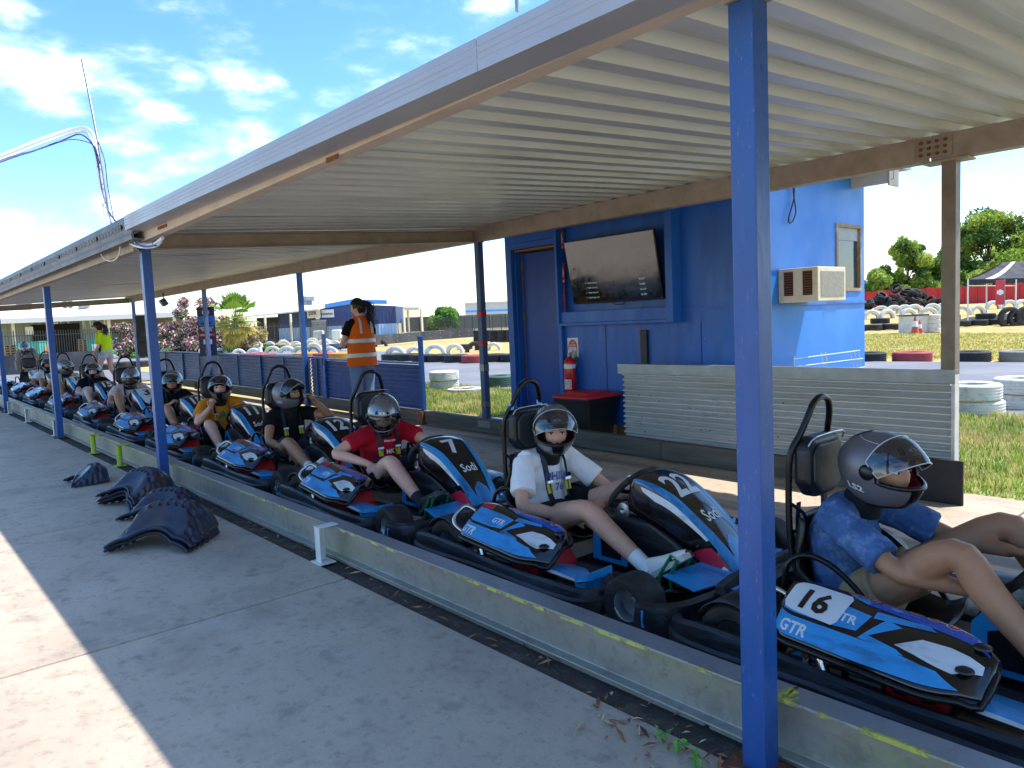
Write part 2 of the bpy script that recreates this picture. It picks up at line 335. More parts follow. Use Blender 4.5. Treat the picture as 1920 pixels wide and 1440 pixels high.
# dirt and leaf litter in the gap under the barrier
gut = MB()
for i in range(60):
    x = 2.5 - i * .42; gut.add([(x, 1.855, zg(x) - .012), (x - .42, 1.855, zg(x - .42) - .012), (x - .42, 2.01, zg(x - .42) - .02), (x, 2.01, zg(x) - .02)], [(0, 1, 2, 3)])
struct(gut.obj('gutter_strip', m_dirt))
def litter():
    mb = MB(); r = random.Random(4)
    for i in range(240):
        near = r.random() < .5
        x = r.uniform(-1.75, -.75) if near else r.uniform(-9, -.5); y = (r.gauss(1.80, .07) if near else r.gauss(1.92, .035)); s = r.uniform(.006, .015) if near else r.uniform(.006, .014)
        R = rotm(r.uniform(-.5, .5), r.uniform(-.5, .5), r.uniform(0, 6.3)); z = zg(x) + (.004 if y < 1.86 else -.008) + r.random() * .008
        L = 2.8 if r.random() < .6 else 1.2
        P = np.array([(-s * L, 0, 0), (0, -s * .55, s * .3), (s * L, 0, 0), (0, s * .55, s * .3)]) @ R.T + (x, y, z + s * .3)
        mb.add(P, [(0, 1, 2, 3)], r.choice([0, 0, 1, 2]))
    tag(mb.obj('leaf_litter', [mat('dead_leaf', '#9a6a45', .8, var=.3, scale=30), mat('dead_leaf_pale', '#c9b08a', .8, var=.3), mat('dead_leaf_dark', '#5a4030', .8)]),
        'dry brown leaves scattered along the foot of the steel barrier', 'leaves', kind='stuff')
    for i, (x, y) in enumerate([(-1.42, 1.80), (-1.36, 1.79), (-1.27, 1.76)]):
        mb = MB(); r = random.Random(i)
        for k in range(9):
            a = r.uniform(0, 6.3); d = r.uniform(.01, .035); s = r.uniform(.008, .014); c = np.array((x + d * math.cos(a), y + d * math.sin(a), .02 + r.random() * .025))
            R = rotm(r.uniform(-.6, .6), r.uniform(-.6, .6), a); mb.add(np.array([(-s, 0, 0), (0, -s * .7, .002), (s * 1.2, 0, 0), (0, s * .7, .002)]) @ R.T + c, [(0, 1, 2, 3)])
            mb.tube([(x, y, 0), tuple(c)], .0012, 4)
        tag(mb.obj('weed', mat('weed_leaf', '#5f9a35', .6, var=.2)), 'tiny green weed sprouting at the foot of the nearest blue post', 'weed', 'weeds by the nearest blue post')
litter()

# ground beyond the lane: pavers, lawn, track, dry grass
def patch(name, pts, m, z, kind=True):
    o = MB().add([(p[0], p[1], z + (zg(p[0]) if p[0] > -22 else .18)) for p in pts], [tuple(range(len(pts)))]).obj(name, m); return struct(o) if kind else o
patch('track', [(-60, 9.2), (-22, 9.2), (-12, 9.2), (-3.5, 10.0), (2, 10.2), (30, 10.2), (30, 21.0), (2, 19.2), (-5, 18.2), (-14, 16.8), (-22, 17), (-60, 26)], m_asph, -.03)
patch('track', [(-60, 1.2), (-22.5, 1.2), (-22.5, 7.5), (-60, 7.5)], m_asph, -.026)
patch('lawn', [(-14.5, 6.3), (-6.95, 6.3), (-6.95, 9.15), (-14.5, 9.15)], m_grassg, -.028)
patch('lawn', [(-3.3, 5.75), (5, 5.75), (5, 10.1), (-3.4, 9.95)], m_grassg, -.024)
pv = patch('paving', [(-9.2, 5.5), (-6.4, 5.5), (-6.4, 6.35), (-9.2, 6.35)], m_dirt, -.03)
bm_ = MB().box((0, 0, 0), (.222, .106, .05)).mesh('brick', m_pav)
for i in range(12):
    for j in range(8):
        o = link('brick', bm_, pv, .004, 1, (-9.1 + i * .23 + (j % 2) * .115, 5.54 + j * .11, .025 + zg(-8) - .035 + RNG.normal(0, .0015)))
patch('paving', [(-3.4, 5.53), (3, 5.53), (3, 5.78), (-3.4, 5.78)], m_conc, -.012)

# ================================================================== steel barrier along the lane
m_galv = mat('galvanised', '#9a9d9d', .42, .75, var=.14, scale=5, dirt='#7d7a6c', dirt_amt=.5, dscale=3, bump=.08, bscale=70)
m_ibeam = mat('barrier_steel', '#a39e94', .5, .45, var=.15, scale=2.5, dirt='#a8ac4e', dirt_amt=.7, dscale=1.9, stretch=(.5, 1, 1.6), bump=.1)
weather(m_ibeam, 0.)
m_itop = mat('barrier_top', '#9aa0a8', .45, .6, var=.12, scale=3, dirt='#5f6468', dirt_amt=.5, dscale=6)
m_yel = mat('yellow_paint', '#bdbc52', .65, var=.15, scale=12, dirt='#8e8d7a', dirt_amt=.5, dscale=16)
def worn(m, s=22., lo=.44, hi=.52):
    nt = m.node_tree; N = nt.nodes; L = nt.links; geo = N.new('ShaderNodeNewGeometry'); n = N.new('ShaderNodeTexNoise'); n.inputs['Scale'].default_value = s; n.inputs['Detail'].default_value = 6; L.new(geo.outputs['Position'], n.inputs['Vector']); r = N.new('ShaderNodeMapRange'); L.new(n.outputs[0], r.inputs[0]); r.inputs[1].default_value = lo; r.inputs[2].default_value = hi
    t = N.new('ShaderNodeBsdfTransparent'); mx = N.new('ShaderNodeMixShader'); L.new(r.outputs[0], mx.inputs[0]); L.new(t.outputs[0], mx.inputs[1]); L.new(N['Principled BSDF'].outputs[0], mx.inputs[2]); L.new(mx.outputs[0], N['Material Output'].inputs[0])
worn(m_yel, 15., .47, .60)
m_white = mat('white_paint', '#dcdad4', .55, var=.08, dirt='#8c8a80', dirt_amt=.5, dscale=7)
m_blue = mat('post_blue', '#1b4f92', .36, 0, var=.10, scale=7, dirt='#3d4d80', dirt_amt=.6, dscale=1.6, spots='#b4bccb', spot_amt=.14, stretch=(2.2, 2.2, .5), bump=.06, bscale=30)
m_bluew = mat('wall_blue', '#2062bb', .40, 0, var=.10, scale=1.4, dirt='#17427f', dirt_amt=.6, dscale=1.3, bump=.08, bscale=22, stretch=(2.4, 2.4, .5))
m_blued = mat('fence_blue', '#4a5d85', .45, .1, var=.12, scale=2.5, dirt='#4c5b86', dirt_amt=.5, dscale=3)
m_rust = mat('rusty_steel', '#7b4a33', .8, .2, var=.3, scale=20, bump=.3)
m_blk = mat('black_plastic', '#15171b', .42, 0, var=.15, scale=8, dirt='#3b3d44', dirt_amt=.4, dscale=9, bump=.06, bscale=90)
m_blkm = mat('black_steel', '#121316', .3, .3, var=.1, scale=5)
m_red = mat('red_paint', '#c4202a', .4, var=.06)
m_whp = mat('white_plastic', '#e4e4e2', .4, var=.04)
m_timb = mat('grey_timber', '#6d6a60', .85, var=.25, scale=5, stretch=(.25, 4, 4), bump=.5, bscale=30, dirt='#46463f', dirt_amt=.6, dscale=6)
m_wood = mat('raw_timber', '#9a6c3d', .8, var=.2, scale=5, stretch=(.4, 3, 3), bump=.3)
bar = thing('steel_barrier', 'long low galvanised steel beam edged with yellow paint beside the karts', 'barrier', (0, 0, 0))
YB = 1.965
for (x0, x1) in [(-23, -16.5), (-16.49, -11.2), (-11.19, -6.96), (-6.95, -1.22), (-1.21, 3.2)]:
    P = [(YB, 0), (YB + .10, 0), (YB + .10, .009), (YB + .057, .009), (YB + .057, .176), (YB + .10, .176), (YB + .10, .188), (YB, .188), (YB, .176), (YB + .043, .176), (YB + .043, .009), (YB, .009)]
    n = len(P); zs = .012; V = [(x0, p[0], p[1] + zg(x0) + zs) for p in P] + [(x1, p[0], p[1] + zg(x1) + zs) for p in P]
    mb = MB(); F = [tuple(range(n)), tuple(range(2 * n - 1, n - 1, -1))] + [(i, i + n, (i + 1) % n + n, (i + 1) % n) for i in range(n)]
    mb.add(V, F); mb.mi = [1 if k in (8, 7) else 0 for k in range(len(F))]
    b = mb.obj('beam', [m_ibeam, m_itop], bar, bevel=.003)
    r = random.Random(int(x0 * 10)); x = x0 + .05
    while x < x1 - .1:
        L = r.uniform(.15, .9); st = MB()
        L = min(L, x1 - x - .02); k = max(2, int(L / .04)); zt = lambda q: zg(q) + zs + .188
        for q in range(k):
            a = x + L * q / k; c = x + L * (q + 1) / k; w0 = .004 + r.random() * .009
            st.add([(a, YB - .0015, zt(a) - .012), (c, YB - .0015, zt(c) - .012), (c, YB - .0015, zt(c) + .0012), (a, YB - .0015, zt(a) + .0012), (c, YB + w0, zt(c) + .0012), (a, YB + w0, zt(a) + .0012)], [(0, 1, 2, 3), (3, 2, 4, 5)])
        st.obj('paint_stripe', m_yel, b); x += L + (r.uniform(.1, .8) if r.random() < .55 else .02)
for (u0, v0, u1, v1) in [(1098, 1165, 1160, 1180), (1455, 1290, 1510, 1312), (590, 978, 640, 990)]:
    a = onz(u0, v0, .2)[0]; c = onz(u1, v1, .2)[0]; mb = MB(); r = random.Random(u0)
    P = [(a, YB + .001), ((a + c) / 2, YB + .001), (c, YB + .001), (c - .02, YB + .05), (c - .06, YB + .088), ((a + c) / 2, YB + .098), (a + .02, YB + .07)]
    mb.add([(p[0], p[1], zg(p[0]) + .2016) for p in P], [tuple(range(len(P)))]); mb.obj('paint_splash', m_yel, bar)
for (u, v, kind) in [(600, 1055, 0), (31, 792, 0), (83, 818, 0), (168, 850, 1), (228, 872, 1), (4, 775, 0)]:
    x = onz(u, v, zg(onz(u, v)[0]))[0]; z = zg(x); y = YB - .062
    st = MB()
    if kind == 0:
        st.bb((x - .03, y - .03, z + .006), (x - .024, y + .03, z + .205)); st.bb((x - .0235, y - .03, z + .006), (x + .03, y - .024, z + .205))
        st.bb((x - .034, y - .033, z + .2055), (x + .034, YB + .03, z + .2115)); m = m_white
    else:
        st.tube([(x, y, z + .006), (x, y, z + .205)], .028, 14); st.bb((x - .05, y - .033, z + .2055), (x + .05, YB + .04, z + .2115)); m = mat('lime_paint', '#a9bd1c', .55, var=.2, scale=8, dirt='#b9c0bd', dirt_amt=.7, dscale=9)
    o = st.obj('stub_post', m, bar, bevel=.002); MB().bb((x - .06, y - .05, z), (x + .06, y + .05, z + .006)).obj('base_plate', m, o)

# ================================================================== shelter over the lane
m_roof = mat('roof_sheet', '#c6c7c6', .40, .25, var=.10, scale=1.5, stretch=(3, .25, 1), dirt='#8f8d84', dirt_amt=.55, dscale=3)
m_fasc = mat('fascia', '#a5a7ad', .42, .3, var=.06, scale=.8, dirt='#8d8f93', dirt_amt=.4, dscale=1)
m_fascd = mat('fascia_dark', '#6b7078', .5, .4, var=.12, scale=2)
m_beam = mat('purlin', '#a29688', .6, .35, var=.12, scale=6, dirt='#7e6a58', dirt_amt=.5, dscale=4, bump=.05)
m_beamw = mat('front_purlin', '#c2b3a2', .65, .15, var=.12, scale=6, dirt='#8a5f45', dirt_amt=.45, dscale=3)
sh = thing('shelter', 'long open pit lane shelter with ribbed metal roof and blue posts', 'shelter')
def zroof(y): return 2.225 + (y - 1.7) * .058
def roof_sheet(x0, x1, y0, y1):
    per = .21; pr = [(0, 0), (.08, 0), (.10, .046), (.19, .046), (.21, 0)]; pts = []
    x = x0
    while x < x1 - 1e-6:
        pts += [(x + a, b) for a, b in pr[:-1]]; x += per
    pts.append((x1, 0)); pts = [(min(p[0], x1), p[1]) for p in pts]
    ys = np.linspace(y0, y1, 7); dz = RNG.normal(0, .0012, 7)
    top = np.array([[(p[0], y, zroof(y) + p[1] + d) for y, d in zip(ys, dz)] for p in pts])
    mb = MB().grid(top); mb.grid(top + (0, 0, .0014), flip=True); return mb
x = -21.84
while x < 3.1:
    roof_sheet(x - .012, x + .84, 1.69, 5.84).obj('roof_sheet', m_roof, sh, smooth=35); x += .84 + .0006
# front edge trim
XF = -6.42
def extr(poly, x0, x1): return MB().prism(poly, x0, x1, 'x')
extr([(1.645, 2.30), (1.645, 2.19), (1.785, 2.19), (1.785, 2.194), (1.65, 2.194), (1.65, 2.296), (1.80, 2.302), (1.80, 2.307)], XF, -2.0).obj('fascia', m_fasc, sh, bevel=.004)
extr([(1.645, 2.30), (1.645, 2.19), (1.785, 2.19), (1.785, 2.194), (1.65, 2.194), (1.65, 2.296), (1.80, 2.302), (1.80, 2.307)], -1.998, 3.2).obj('fascia', m_fasc, sh, bevel=.004)
for k in range(3): extr([(1.643, 2.225 + k * .022), (1.643, 2.223 + k * .022), (1.6455, 2.22 + k * .022), (1.6455, 2.228 + k * .022)], XF, 3.2).obj('fascia_rib', m_fasc, sh)
extr([(1.70, 2.325), (1.69, 2.28), (1.705, 2.25), (1.69, 2.22), (1.705, 2.19), (1.69, 2.16), (1.70, 2.13), (1.78, 2.13), (1.78, 2.134), (1.71, 2.14), (1.72, 2.33)], -22, XF - .02).obj('gutter', m_fascd, sh)
extr([(1.79, 2.2), (1.79, 2.115), (1.87, 2.115), (1.87, 2.12), (1.795, 2.12), (1.795, 2.195), (1.87, 2.195), (1.87, 2.2)], -6.78, 3.2).obj('front_beam', m_beamw, sh, bevel=.003)
for v_ in bpy.data.objects['front_beam'].data.vertices: v_.co.z += .085 + .0152 * (v_.co.x + 1.2)
extr([(1.80, 2.2), (1.80, 2.075), (1.87, 2.075), (1.87, 2.08), (1.805, 2.08), (1.805, 2.195), (1.87, 2.195), (1.87, 2.2)], -22, -6.83).obj('front_beam', m_beam, sh, bevel=.003)
for (a, b) in [(-21.9, -11.56), (-11.55, -1.96), (-1.95, 3.2)]:
    P = [(5.46, 2.28), (5.56, 2.28), (5.56, 2.286), (5.47, 2.286), (5.47, 2.44), (5.545, 2.44), (5.545, 2.446), (5.46, 2.446)]
    if a < -20: P = [(p[0], p[1] + .012) for p in P]
    extr(P, a, b).obj('back_beam', m_beam, sh, bevel=.003)
for xb in (-6.86, -21.5):
    extr([(0, 0)] * 3, 0, .001) if False else None
    mb = MB(); s_ = .05
    for (dx, w, h0, h1) in [(0, .008, 0, .13), (.03, .06, 0, .008), (.03, .06, .122, .13)]:
        ya, yb = 1.9, 5.455; za, zb = 2.09, 2.275
        mb.hexa([(xb + dx - w / 2, ya, za + h0), (xb + dx + w / 2, ya, za + h0), (xb + dx + w / 2, yb, zb + h0), (xb + dx - w / 2, yb, zb + h0), (xb + dx - w / 2, ya, za + h1), (xb + dx + w / 2, ya, za + h1), (xb + dx + w / 2, yb, zb + h1), (xb + dx - w / 2, yb, zb + h1)])
    mb.obj('cross_beam', m_beam, sh)
m_postp = mat('faded_pink', '#a98fa0', .6, var=.1)
YP = 1.905
def shs(x, y, z0, z1, w, m, name='post', cap=True):
    o = MB().bb((x - w / 2, y - w / 2, z0), (x + w / 2, y + w / 2, z1)).obj(name, m, sh, bevel=.004)
    if cap: MB().bb((x - w * .62, y - w * .62, z1 + .001), (x + w * .62, y + w * .62, z1 + .012)).obj('cap_plate', m_beam, o)
    return o
for px, w in [(-1.145, .076), (-6.88, .076), (-11.36, .076), (-16.1, .076), (-21.2, .076)]:
    shs(px, YP, zg(px) - .02, 2.185 if px > -2 else 2.10 if px > -7 else 2.06, w, m_blue)
    MB().bb((px - .085, YP - .085, zg(px) - .006), (px + .085, YP + .055, zg(px) + .006)).obj('base_plate', m_rust, bpy.data.objects[-1] if False else sh, bevel=.002)
p2_ = shs(-6.83, 5.51, .0, 2.27, .075, m_blued)
for z0, z1, m in [(1.42, 1.47, m_red), (1.08, 1.12, m_red), (.78, .86, m_galv), (.36, .42, mat('tape_grey', '#7b7a78', .7))]:
    MB().bb((-6.83 - .0395, 5.51 - .0395, z0), (-6.83 + .0395, 5.51 + .0395, z1)).obj('tape_band', m, p2_)
for px in (-11.52, -16.0, -21.35): shs(px, 5.51, .05, 2.28, .075, m_blue if px > -15 else m_blued)
gp_ = shs(-1.845, 5.51, .86, 2.265, .088, mat('weathered_steel', '#84786c', .55, .4, var=.15, scale=4, dirt='#5d5048', dirt_amt=.5, dscale=5))
sp = MB().bb((-2.05, 5.452, 2.30), (-1.82, 5.459, 2.43)); br = sp.obj('splice_plate', m_beam, sh, bevel=.002)
bt = MB()
for bx in (-2.01, -1.96, -1.91, -1.86):
    for bz in (2.325, 2.365, 2.405): bt.lathe([(0, -.012), (.011, -.012), (.011, 0)], (bx, 5.451, bz), 6, rotm(rad(-90)))
for k in range(12): pass
tag(bt.obj('bolt', m_rust, br), kind='stuff')
MB().bb((-2.0, 5.43, 2.262), (-1.72, 5.58, 2.276)).obj('bearing_plate', m_beam, sh, bevel=.002)
# rust holes in the front beam
for (u, v, L) in [(628, 295, .09), (308, 424, .16)]:
    p = ony(u, v, 1.788); MB().bb((p[0] - L, 1.7865, p[2] - .012), (p[0] + L * .4, 1.7885, p[2] + .012)).obj('rust_patch', m_rust, sh)
MB().tube([tuple(ony(970, 22, 2.0)), tuple(ony(966, -60, 2.0))], .008, 8).obj('roof_mast', m_galv, sh)

# conduit mast with cables over the roof edge
m_pvc = mat('white_conduit', '#dfe0e2', .45, var=.05); m_cabb = mat('blue_cable', '#27418f', .5, var=.1); m_cabk = mat('black_cable', '#17181c', .5)
ca = thing('cable_mast', 'grey mast pole carrying white conduits and blue cables over the roof edge', 'pole')
YC = 1.80
q = lambda u, v, d=0: tuple(ony(u, v, YC + d))
MB().tube([q(154, 112), q(183, 262), q(205, 400), q(214, 432)], .011, 10, sub=3).obj('mast', m_galv, ca, smooth=60)
def E_(u, v, d): return tuple(at(u, v, d))
MB().tube([E_(-300, 402, 5.4), E_(-120, 338, 6.1), E_(0, 292, 6.6), E_(90, 256, 7.1), q(148, 240), q(172, 248), q(184, 290), q(196, 360), q(208, 410), q(232, 440), q(262, 457, -.02), q(288, 458, -.02), q(305, 446)], .014, 10, sub=5).obj('conduit', m_pvc, ca, smooth=60)
MB().tube([E_(-300, 412, 5.4), E_(-120, 348, 6.1), E_(0, 300, 6.6), E_(90, 264, 7.1), q(150, 247, -.01), q(172, 262), q(181, 300), q(191, 370), q(203, 418), q(228, 446), q(258, 462, -.04), q(290, 462, -.04), q(303, 452)], .011, 10, sub=5).obj('conduit', m_pvc, ca, smooth=60)
MB().tube([E_(-300, 420, 5.4), E_(0, 304, 6.55), E_(60, 284, 6.9), E_(120, 262, 7.3), q(150, 252, -.02), q(174, 272, -.02), q(184, 310, -.02), q(192, 360), q(206, 400, .0), q(226, 424, -.03), q(262, 460, -.06), q(292, 460, -.05)], .007, 8, sub=5).obj('cable', m_cabb, ca, smooth=60)
MB().tube([E_(-300, 416, 5.4), E_(0, 300, 6.55), E_(70, 281, 6.9), E_(130, 262, 7.4), q(168, 268, -.02), q(180, 282, -.02), q(188, 310)], .004, 6, sub=5).obj('cable', m_cabk, ca)
MB().tube([q(184, 266), q(196, 300), q(202, 350), q(214, 415)], .004, 6, sub=5).obj('cable', m_cabk, ca)
MB().tube([q(220, 434, -.05), q(196, 452, -.06), q(189, 472, -.06), q(197, 486, -.06), q(211, 489, -.06), q(223, 478, -.06), q(225, 455, -.05), q(219, 438, -.05)], .006, 8, sub=5).obj('cable_loop', mat('cream_cable', '#d8ccb4', .5), ca, smooth=60)
for (u, v) in [(184, 286), (188, 312), (194, 350), (199, 385), (240, 447), (262, 459), (292, 457)]:
    p = np.array(q(u, v, -.01)); mb = MB(); a = np.arange(10) * .628; mb.tube([tuple(p + .024 * np.array((math.sin(t) * .3, math.cos(t), math.sin(t)))) for t in a], .003, 5, closed=True); mb.obj('cable_tie', m_cabk, ca)
# ================================================================== far side of the lane: sleepers, fences
def yf(x): return 5.40 if x > -5 else 5.40 + (-x - 5) * .022
slp = thing('sleeper_edging', 'low edging of grey weathered timber sleepers along the far side of the lane', 'edging')
r_ = random.Random(3); xs = [-1.78, -4.2, -6.55, -9.0, -11.4, -13.8, -16.2, -18.6, -21.2]
for k, (b, a) in enumerate(zip(xs[:-1], xs[1:])):
    za, zb = zg(a) + .015, zg(b) + .015; h = .165; ya, yb = yf(a), yf(b); d = r_.uniform(-.006, .006); a += .008
    mb = MB(); n = 6
    for q in range(n):
        t0, t1 = q / n, (q + 1) / n; X0, X1 = a + (b - a) * t0, a + (b - a) * t1; Y0, Y1 = ya + (yb - ya) * t0 + d, ya + (yb - ya) * t1 + d; Z0, Z1 = za + (zb - za) * t0, za + (zb - za) * t1
        if q == 0: ring = [[(X0, Y0, Z0), (X0, Y0 + .09, Z0), (X0, Y0 + .09, Z0 + h), (X0, Y0, Z0 + h)]]
        j = r_.uniform(-.003, .003); ring.append([(X1, Y1 + j, Z1), (X1, Y1 + .09, Z1), (X1, Y1 + .09, Z1 + h + j), (X1, Y1 + j, Z1 + h + j)])
    mb.grid(np.array(ring), cv=True); mb.f += [(0, 1, 2, 3), tuple(len(mb.v) - 4 + i for i in (3, 2, 1, 0))]; mb.mi += [0, 0]
    mb.obj('sleeper', m_timb, slp, bevel=.006)
for x in (-8.1, -12.9, -17.4):
    MB().bb((x - .04, yf(x) - .045, zg(x)), (x + .04, yf(x) - .012, zg(x) + .17)).obj('stake', m_rust, slp, bevel=.004)
MB().bb((-2.35, 5.372, .004), (-1.72, 5.392, .30)).obj('black_board', mat('black_board', '#2b2b2e', .8, var=.15), slp, bevel=.003)
def corr(x0, x1, ya, yb, z0a, z0b, h, per=.06, amp=.010):
    n = int(h / per * 8); t = np.linspace(0, 1, n + 1); w = amp * np.sin(t * h / per * 2 * math.pi)
    w = np.sign(w) * np.minimum(np.abs(w) * 1.25, amp); P = []
    for k in range(5):
        q = k / 4; X = x0 + (x1 - x0) * q; Y = ya + (yb - ya) * q; z0 = z0a + (z0b - z0a) * q; P.append([(X, Y + b, z0 + a * h) for a, b in zip(t, w)])
    return MB().grid(np.array(P))
# silver corrugated screen
m_silv = mat('silver_sheet', '#c6c4bf', .34, .4, var=.08, scale=2.0, dirt='#8d867a', dirt_amt=.35, dscale=3, stretch=(.4, 1, 2))
sc_ = thing('corrugated_screen', 'silver corrugated iron screen in front of the blue kiosk', 'screen', (0, 0, 0))
corr(-4.69, -1.83, 5.49, 5.49, .155, .155, .69, .050, .0155).obj('sheet', m_silv, sc_, smooth=50)
extr([(5.465, .80), (5.465, .895), (5.53, .895), (5.53, .888), (5.471, .888), (5.471, .80)], -4.74, -1.80).obj('cap_rail', m_galv, sc_, bevel=.002)
MB().bb((-1.826, 5.47, .13), (-1.802, 5.55, .88)).obj('end_flashing', mat('white_flash', '#cfcdc8', .5, .2, dirt='#77706a', dirt_amt=.5), sc_, bevel=.003)
MB().bb((-4.6, 5.51, .16), (-4.54, 5.57, .8)).obj('post', m_galv, sc_)
sc = MB()
for i in range(16):
    sc.sphere((random.uniform(-4.6, -1.9), 5.479, .19 + .069 * random.randint(0, 8)), .007, 6, 4)
tag(sc.obj('screw', m_rust, sc_), kind='stuff')
# blue corrugated fence
fe = thing('corrugated_fence', 'blue corrugated sheet fence panels behind the waiting karts', 'fence')
fx = [-8.12, -10.05, -10.95, -11.5, -13.6, -16.0, -18.4, -21.25]
for k, (b, a) in enumerate(zip(fx[:-1], fx[1:])):
    ya, yb = yf(a) + .05, yf(b) + .05; za, zb = zg(a) + .185, zg(b) + .185; h = .6 if k < 2 else .62; g = .03 if k in (1, 2) else .004
    corr(a + g, b - g, ya, yb, za, zb, h - .01, amp=.008).obj('panel', m_blued if k > 1 else mat('gate_blue', '#264a8c', .42, .1, var=.12, scale=3), fe, smooth=50)
    mb = MB(); mb.beam((a, ya, za + h + .012), (b, yb, zb + h + .012), .05, .026); mb.obj('top_rail', m_blue, fe, bevel=.003)
    if k > 1: MB().bb(((a + b) / 2 - .02, (ya + yb) / 2 - .032, za), ((a + b) / 2 + .02, (ya + yb) / 2 - .012, za + h)).obj('stiffener', m_blue, fe)
for x, h0 in [(-8.12, .95), (-10.05, .62), (-10.92, 1.0), (-11.02, .62), (-13.6, .62), (-18.4, .62), (-21.3, .62)]:
    z = zg(x); y = yf(x) + .035; MB().bb((x - .026, y - .026, z + .01), (x + .026, y + .026, z + .2 + h0)).obj('post', m_blue, fe, bevel=.004)
pb = MB(); pts = [(.0, .0), (.014, .07), (.006, .16), (.02, .25), (.012, .34), (.03, .40), (.0, .42)]
pb.add([(-10.92 - .02 + a, yf(-10.9) + .0075, .36 + b) for a, b in pts], [tuple(range(len(pts)))]); pb.obj('pale_paint_patch', mat('pale_blue', '#7fb2ee', .5), fe)

# ================================================================== blue kiosk
XK, YK = -3.49, 6.0
ki = thing('kiosk', 'blue painted timber kiosk behind the shelter', 'building', (0, 0, 0))
w = MB()
for a, b in [((-6.93, YK, .2), (-6.80, YK + .09, 2.62)), ((-6.80, YK, 2.2), (-6.02, YK + .09, 2.62)), ((-6.02, YK, .2), (XK, YK + .09, 2.62))]: w.bb(a, b)
w.obj('front_wall', m_bluew, ki)
# side wall with window opening
wy0, wy1, wz0, wz1 = onx(1567, 500, XK)[1], onx(1614, 500, XK)[1], 1.50, 2.17
YE = onx(1621, 600, XK)[1]
w = MB(); 
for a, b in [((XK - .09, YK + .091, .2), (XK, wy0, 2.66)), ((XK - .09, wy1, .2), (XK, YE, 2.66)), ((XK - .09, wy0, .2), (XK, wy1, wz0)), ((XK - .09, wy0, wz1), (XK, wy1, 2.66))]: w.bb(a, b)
w.obj('side_wall', mat('sunlit_side_blue', '#2f7fd8', .45, 0, var=.06, scale=.8, dirt='#4f97e6', dirt_amt=.4, dscale=1.5), ki)  # lighter copy of the wall blue, sun on this side put into its colour
MB().bb((-6.93, YE - .09, .2), (XK - .09, YE, 2.62)).obj('back_wall', m_bluew, ki); MB().bb((-6.93, YK + .09, .2), (-6.84, YE - .09, 2.62)).obj('side_wall', m_bluew, ki)
MB().bb((-6.84, YK + .09, .2), (XK - .09, YE - .09, .26)).obj('floor', m_wood, ki)
wf = MB(); fw = .035
for a, b in [((XK - .05, wy0, wz0), (XK + .012, wy0 + fw, wz1)), ((XK - .05, wy1 - fw, wz0), (XK + .012, wy1, wz1)), ((XK - .05, wy0 + fw, wz1 - fw), (XK + .012, wy1 - fw, wz1)), ((XK - .05, wy0 + fw, wz0), (XK + .02, wy1 - fw, wz0 + .03))]: wf.bb(a, b)
wn = wf.obj('window', mat('old_frame', '#a08468', .7, var=.2, dirt='#d8d2c4', dirt_amt=.7, dscale=8), ki)
m_glass = mat('dark_glass', '#3a4650', .06, 0, var=.02, spec=.8)
MB().bb((XK - .03, wy0 + fw, wz0 + .03), (XK - .024, wy1 - fw, wz1 - fw)).obj('pane', m_glass, wn)
MB().bb((XK - .028 + .006, wy0 + fw, wz1 - .16), (XK - .015, wy1 - fw, wz1 - fw)).obj('blind', mat('blind', '#b7b4ae', .7), wn)
MB().bb((XK, YK + .0, 1.375), (XK + .018, YE + .004, 1.395)).obj('ledge', m_bluew, ki); MB().bb((-4.33, YK - .014, 1.375), (XK + .018, YK, 1.395)).obj('ledge', m_bluew, ki)
for x_ in (-5.35, -4.15): MB().bb((x_ - .004, YK - .0035, .2), (x_ + .004, YK - .0005, 1.26)).obj('sheet_joint', mat('joint_blue', '#123a78', .6), ki)
sw_ = MB()
for x_ in (-5.8, -5.39, -5.31, -4.19, -4.11, -3.55):
    for z_ in (.35, .6, .85, 1.1): sw_.sphere((x_, YK - .002, z_), .005, 6, 4)
tag(sw_.obj('screw', m_galv, ki), kind='stuff')
# door way
fr = MB()
for a, b in [((-6.86, YK - .05, .2), (-6.775, YK - .002, 2.26)), ((-6.02, YK - .05, .2), (-5.965, YK - .002, 2.26)), ((-6.775, YK - .05, 2.19), (-6.02, YK - .002, 2.26))]: fr.bb(a, b)
fr.obj('door_frame', m_bluew, ki, bevel=.004)
MB().bb((-6.775, YK + .01, 2.165), (-6.02, YK + .40, 2.186)).obj('lintel', m_wood, ki)
MB().bb((-6.775, YK, .21), (-6.745, YK + .09, 2.165)).obj('door_lining', m_bluew, ki)
dl = MB().bb((-.0, 0, .22), (.73, .04, 2.15)).obj('door', mat('door_blue', '#174a9e', .38, var=.08), ki); dl.location = (-6.735, YK + .1, 0); dl.rotation_euler = (0, 0, rad(9))
MB().bb((-.012, -.003, .22), (-.001, .035, 2.15)).obj('raw_edge', m_wood, dl)
for z in (.55, 1.35, 1.95): MB().bb((-.016, -.008, z), (.012, -.004, z + .1)).obj('hinge', mat('brass', '#a58a4f', .4, .8), dl)
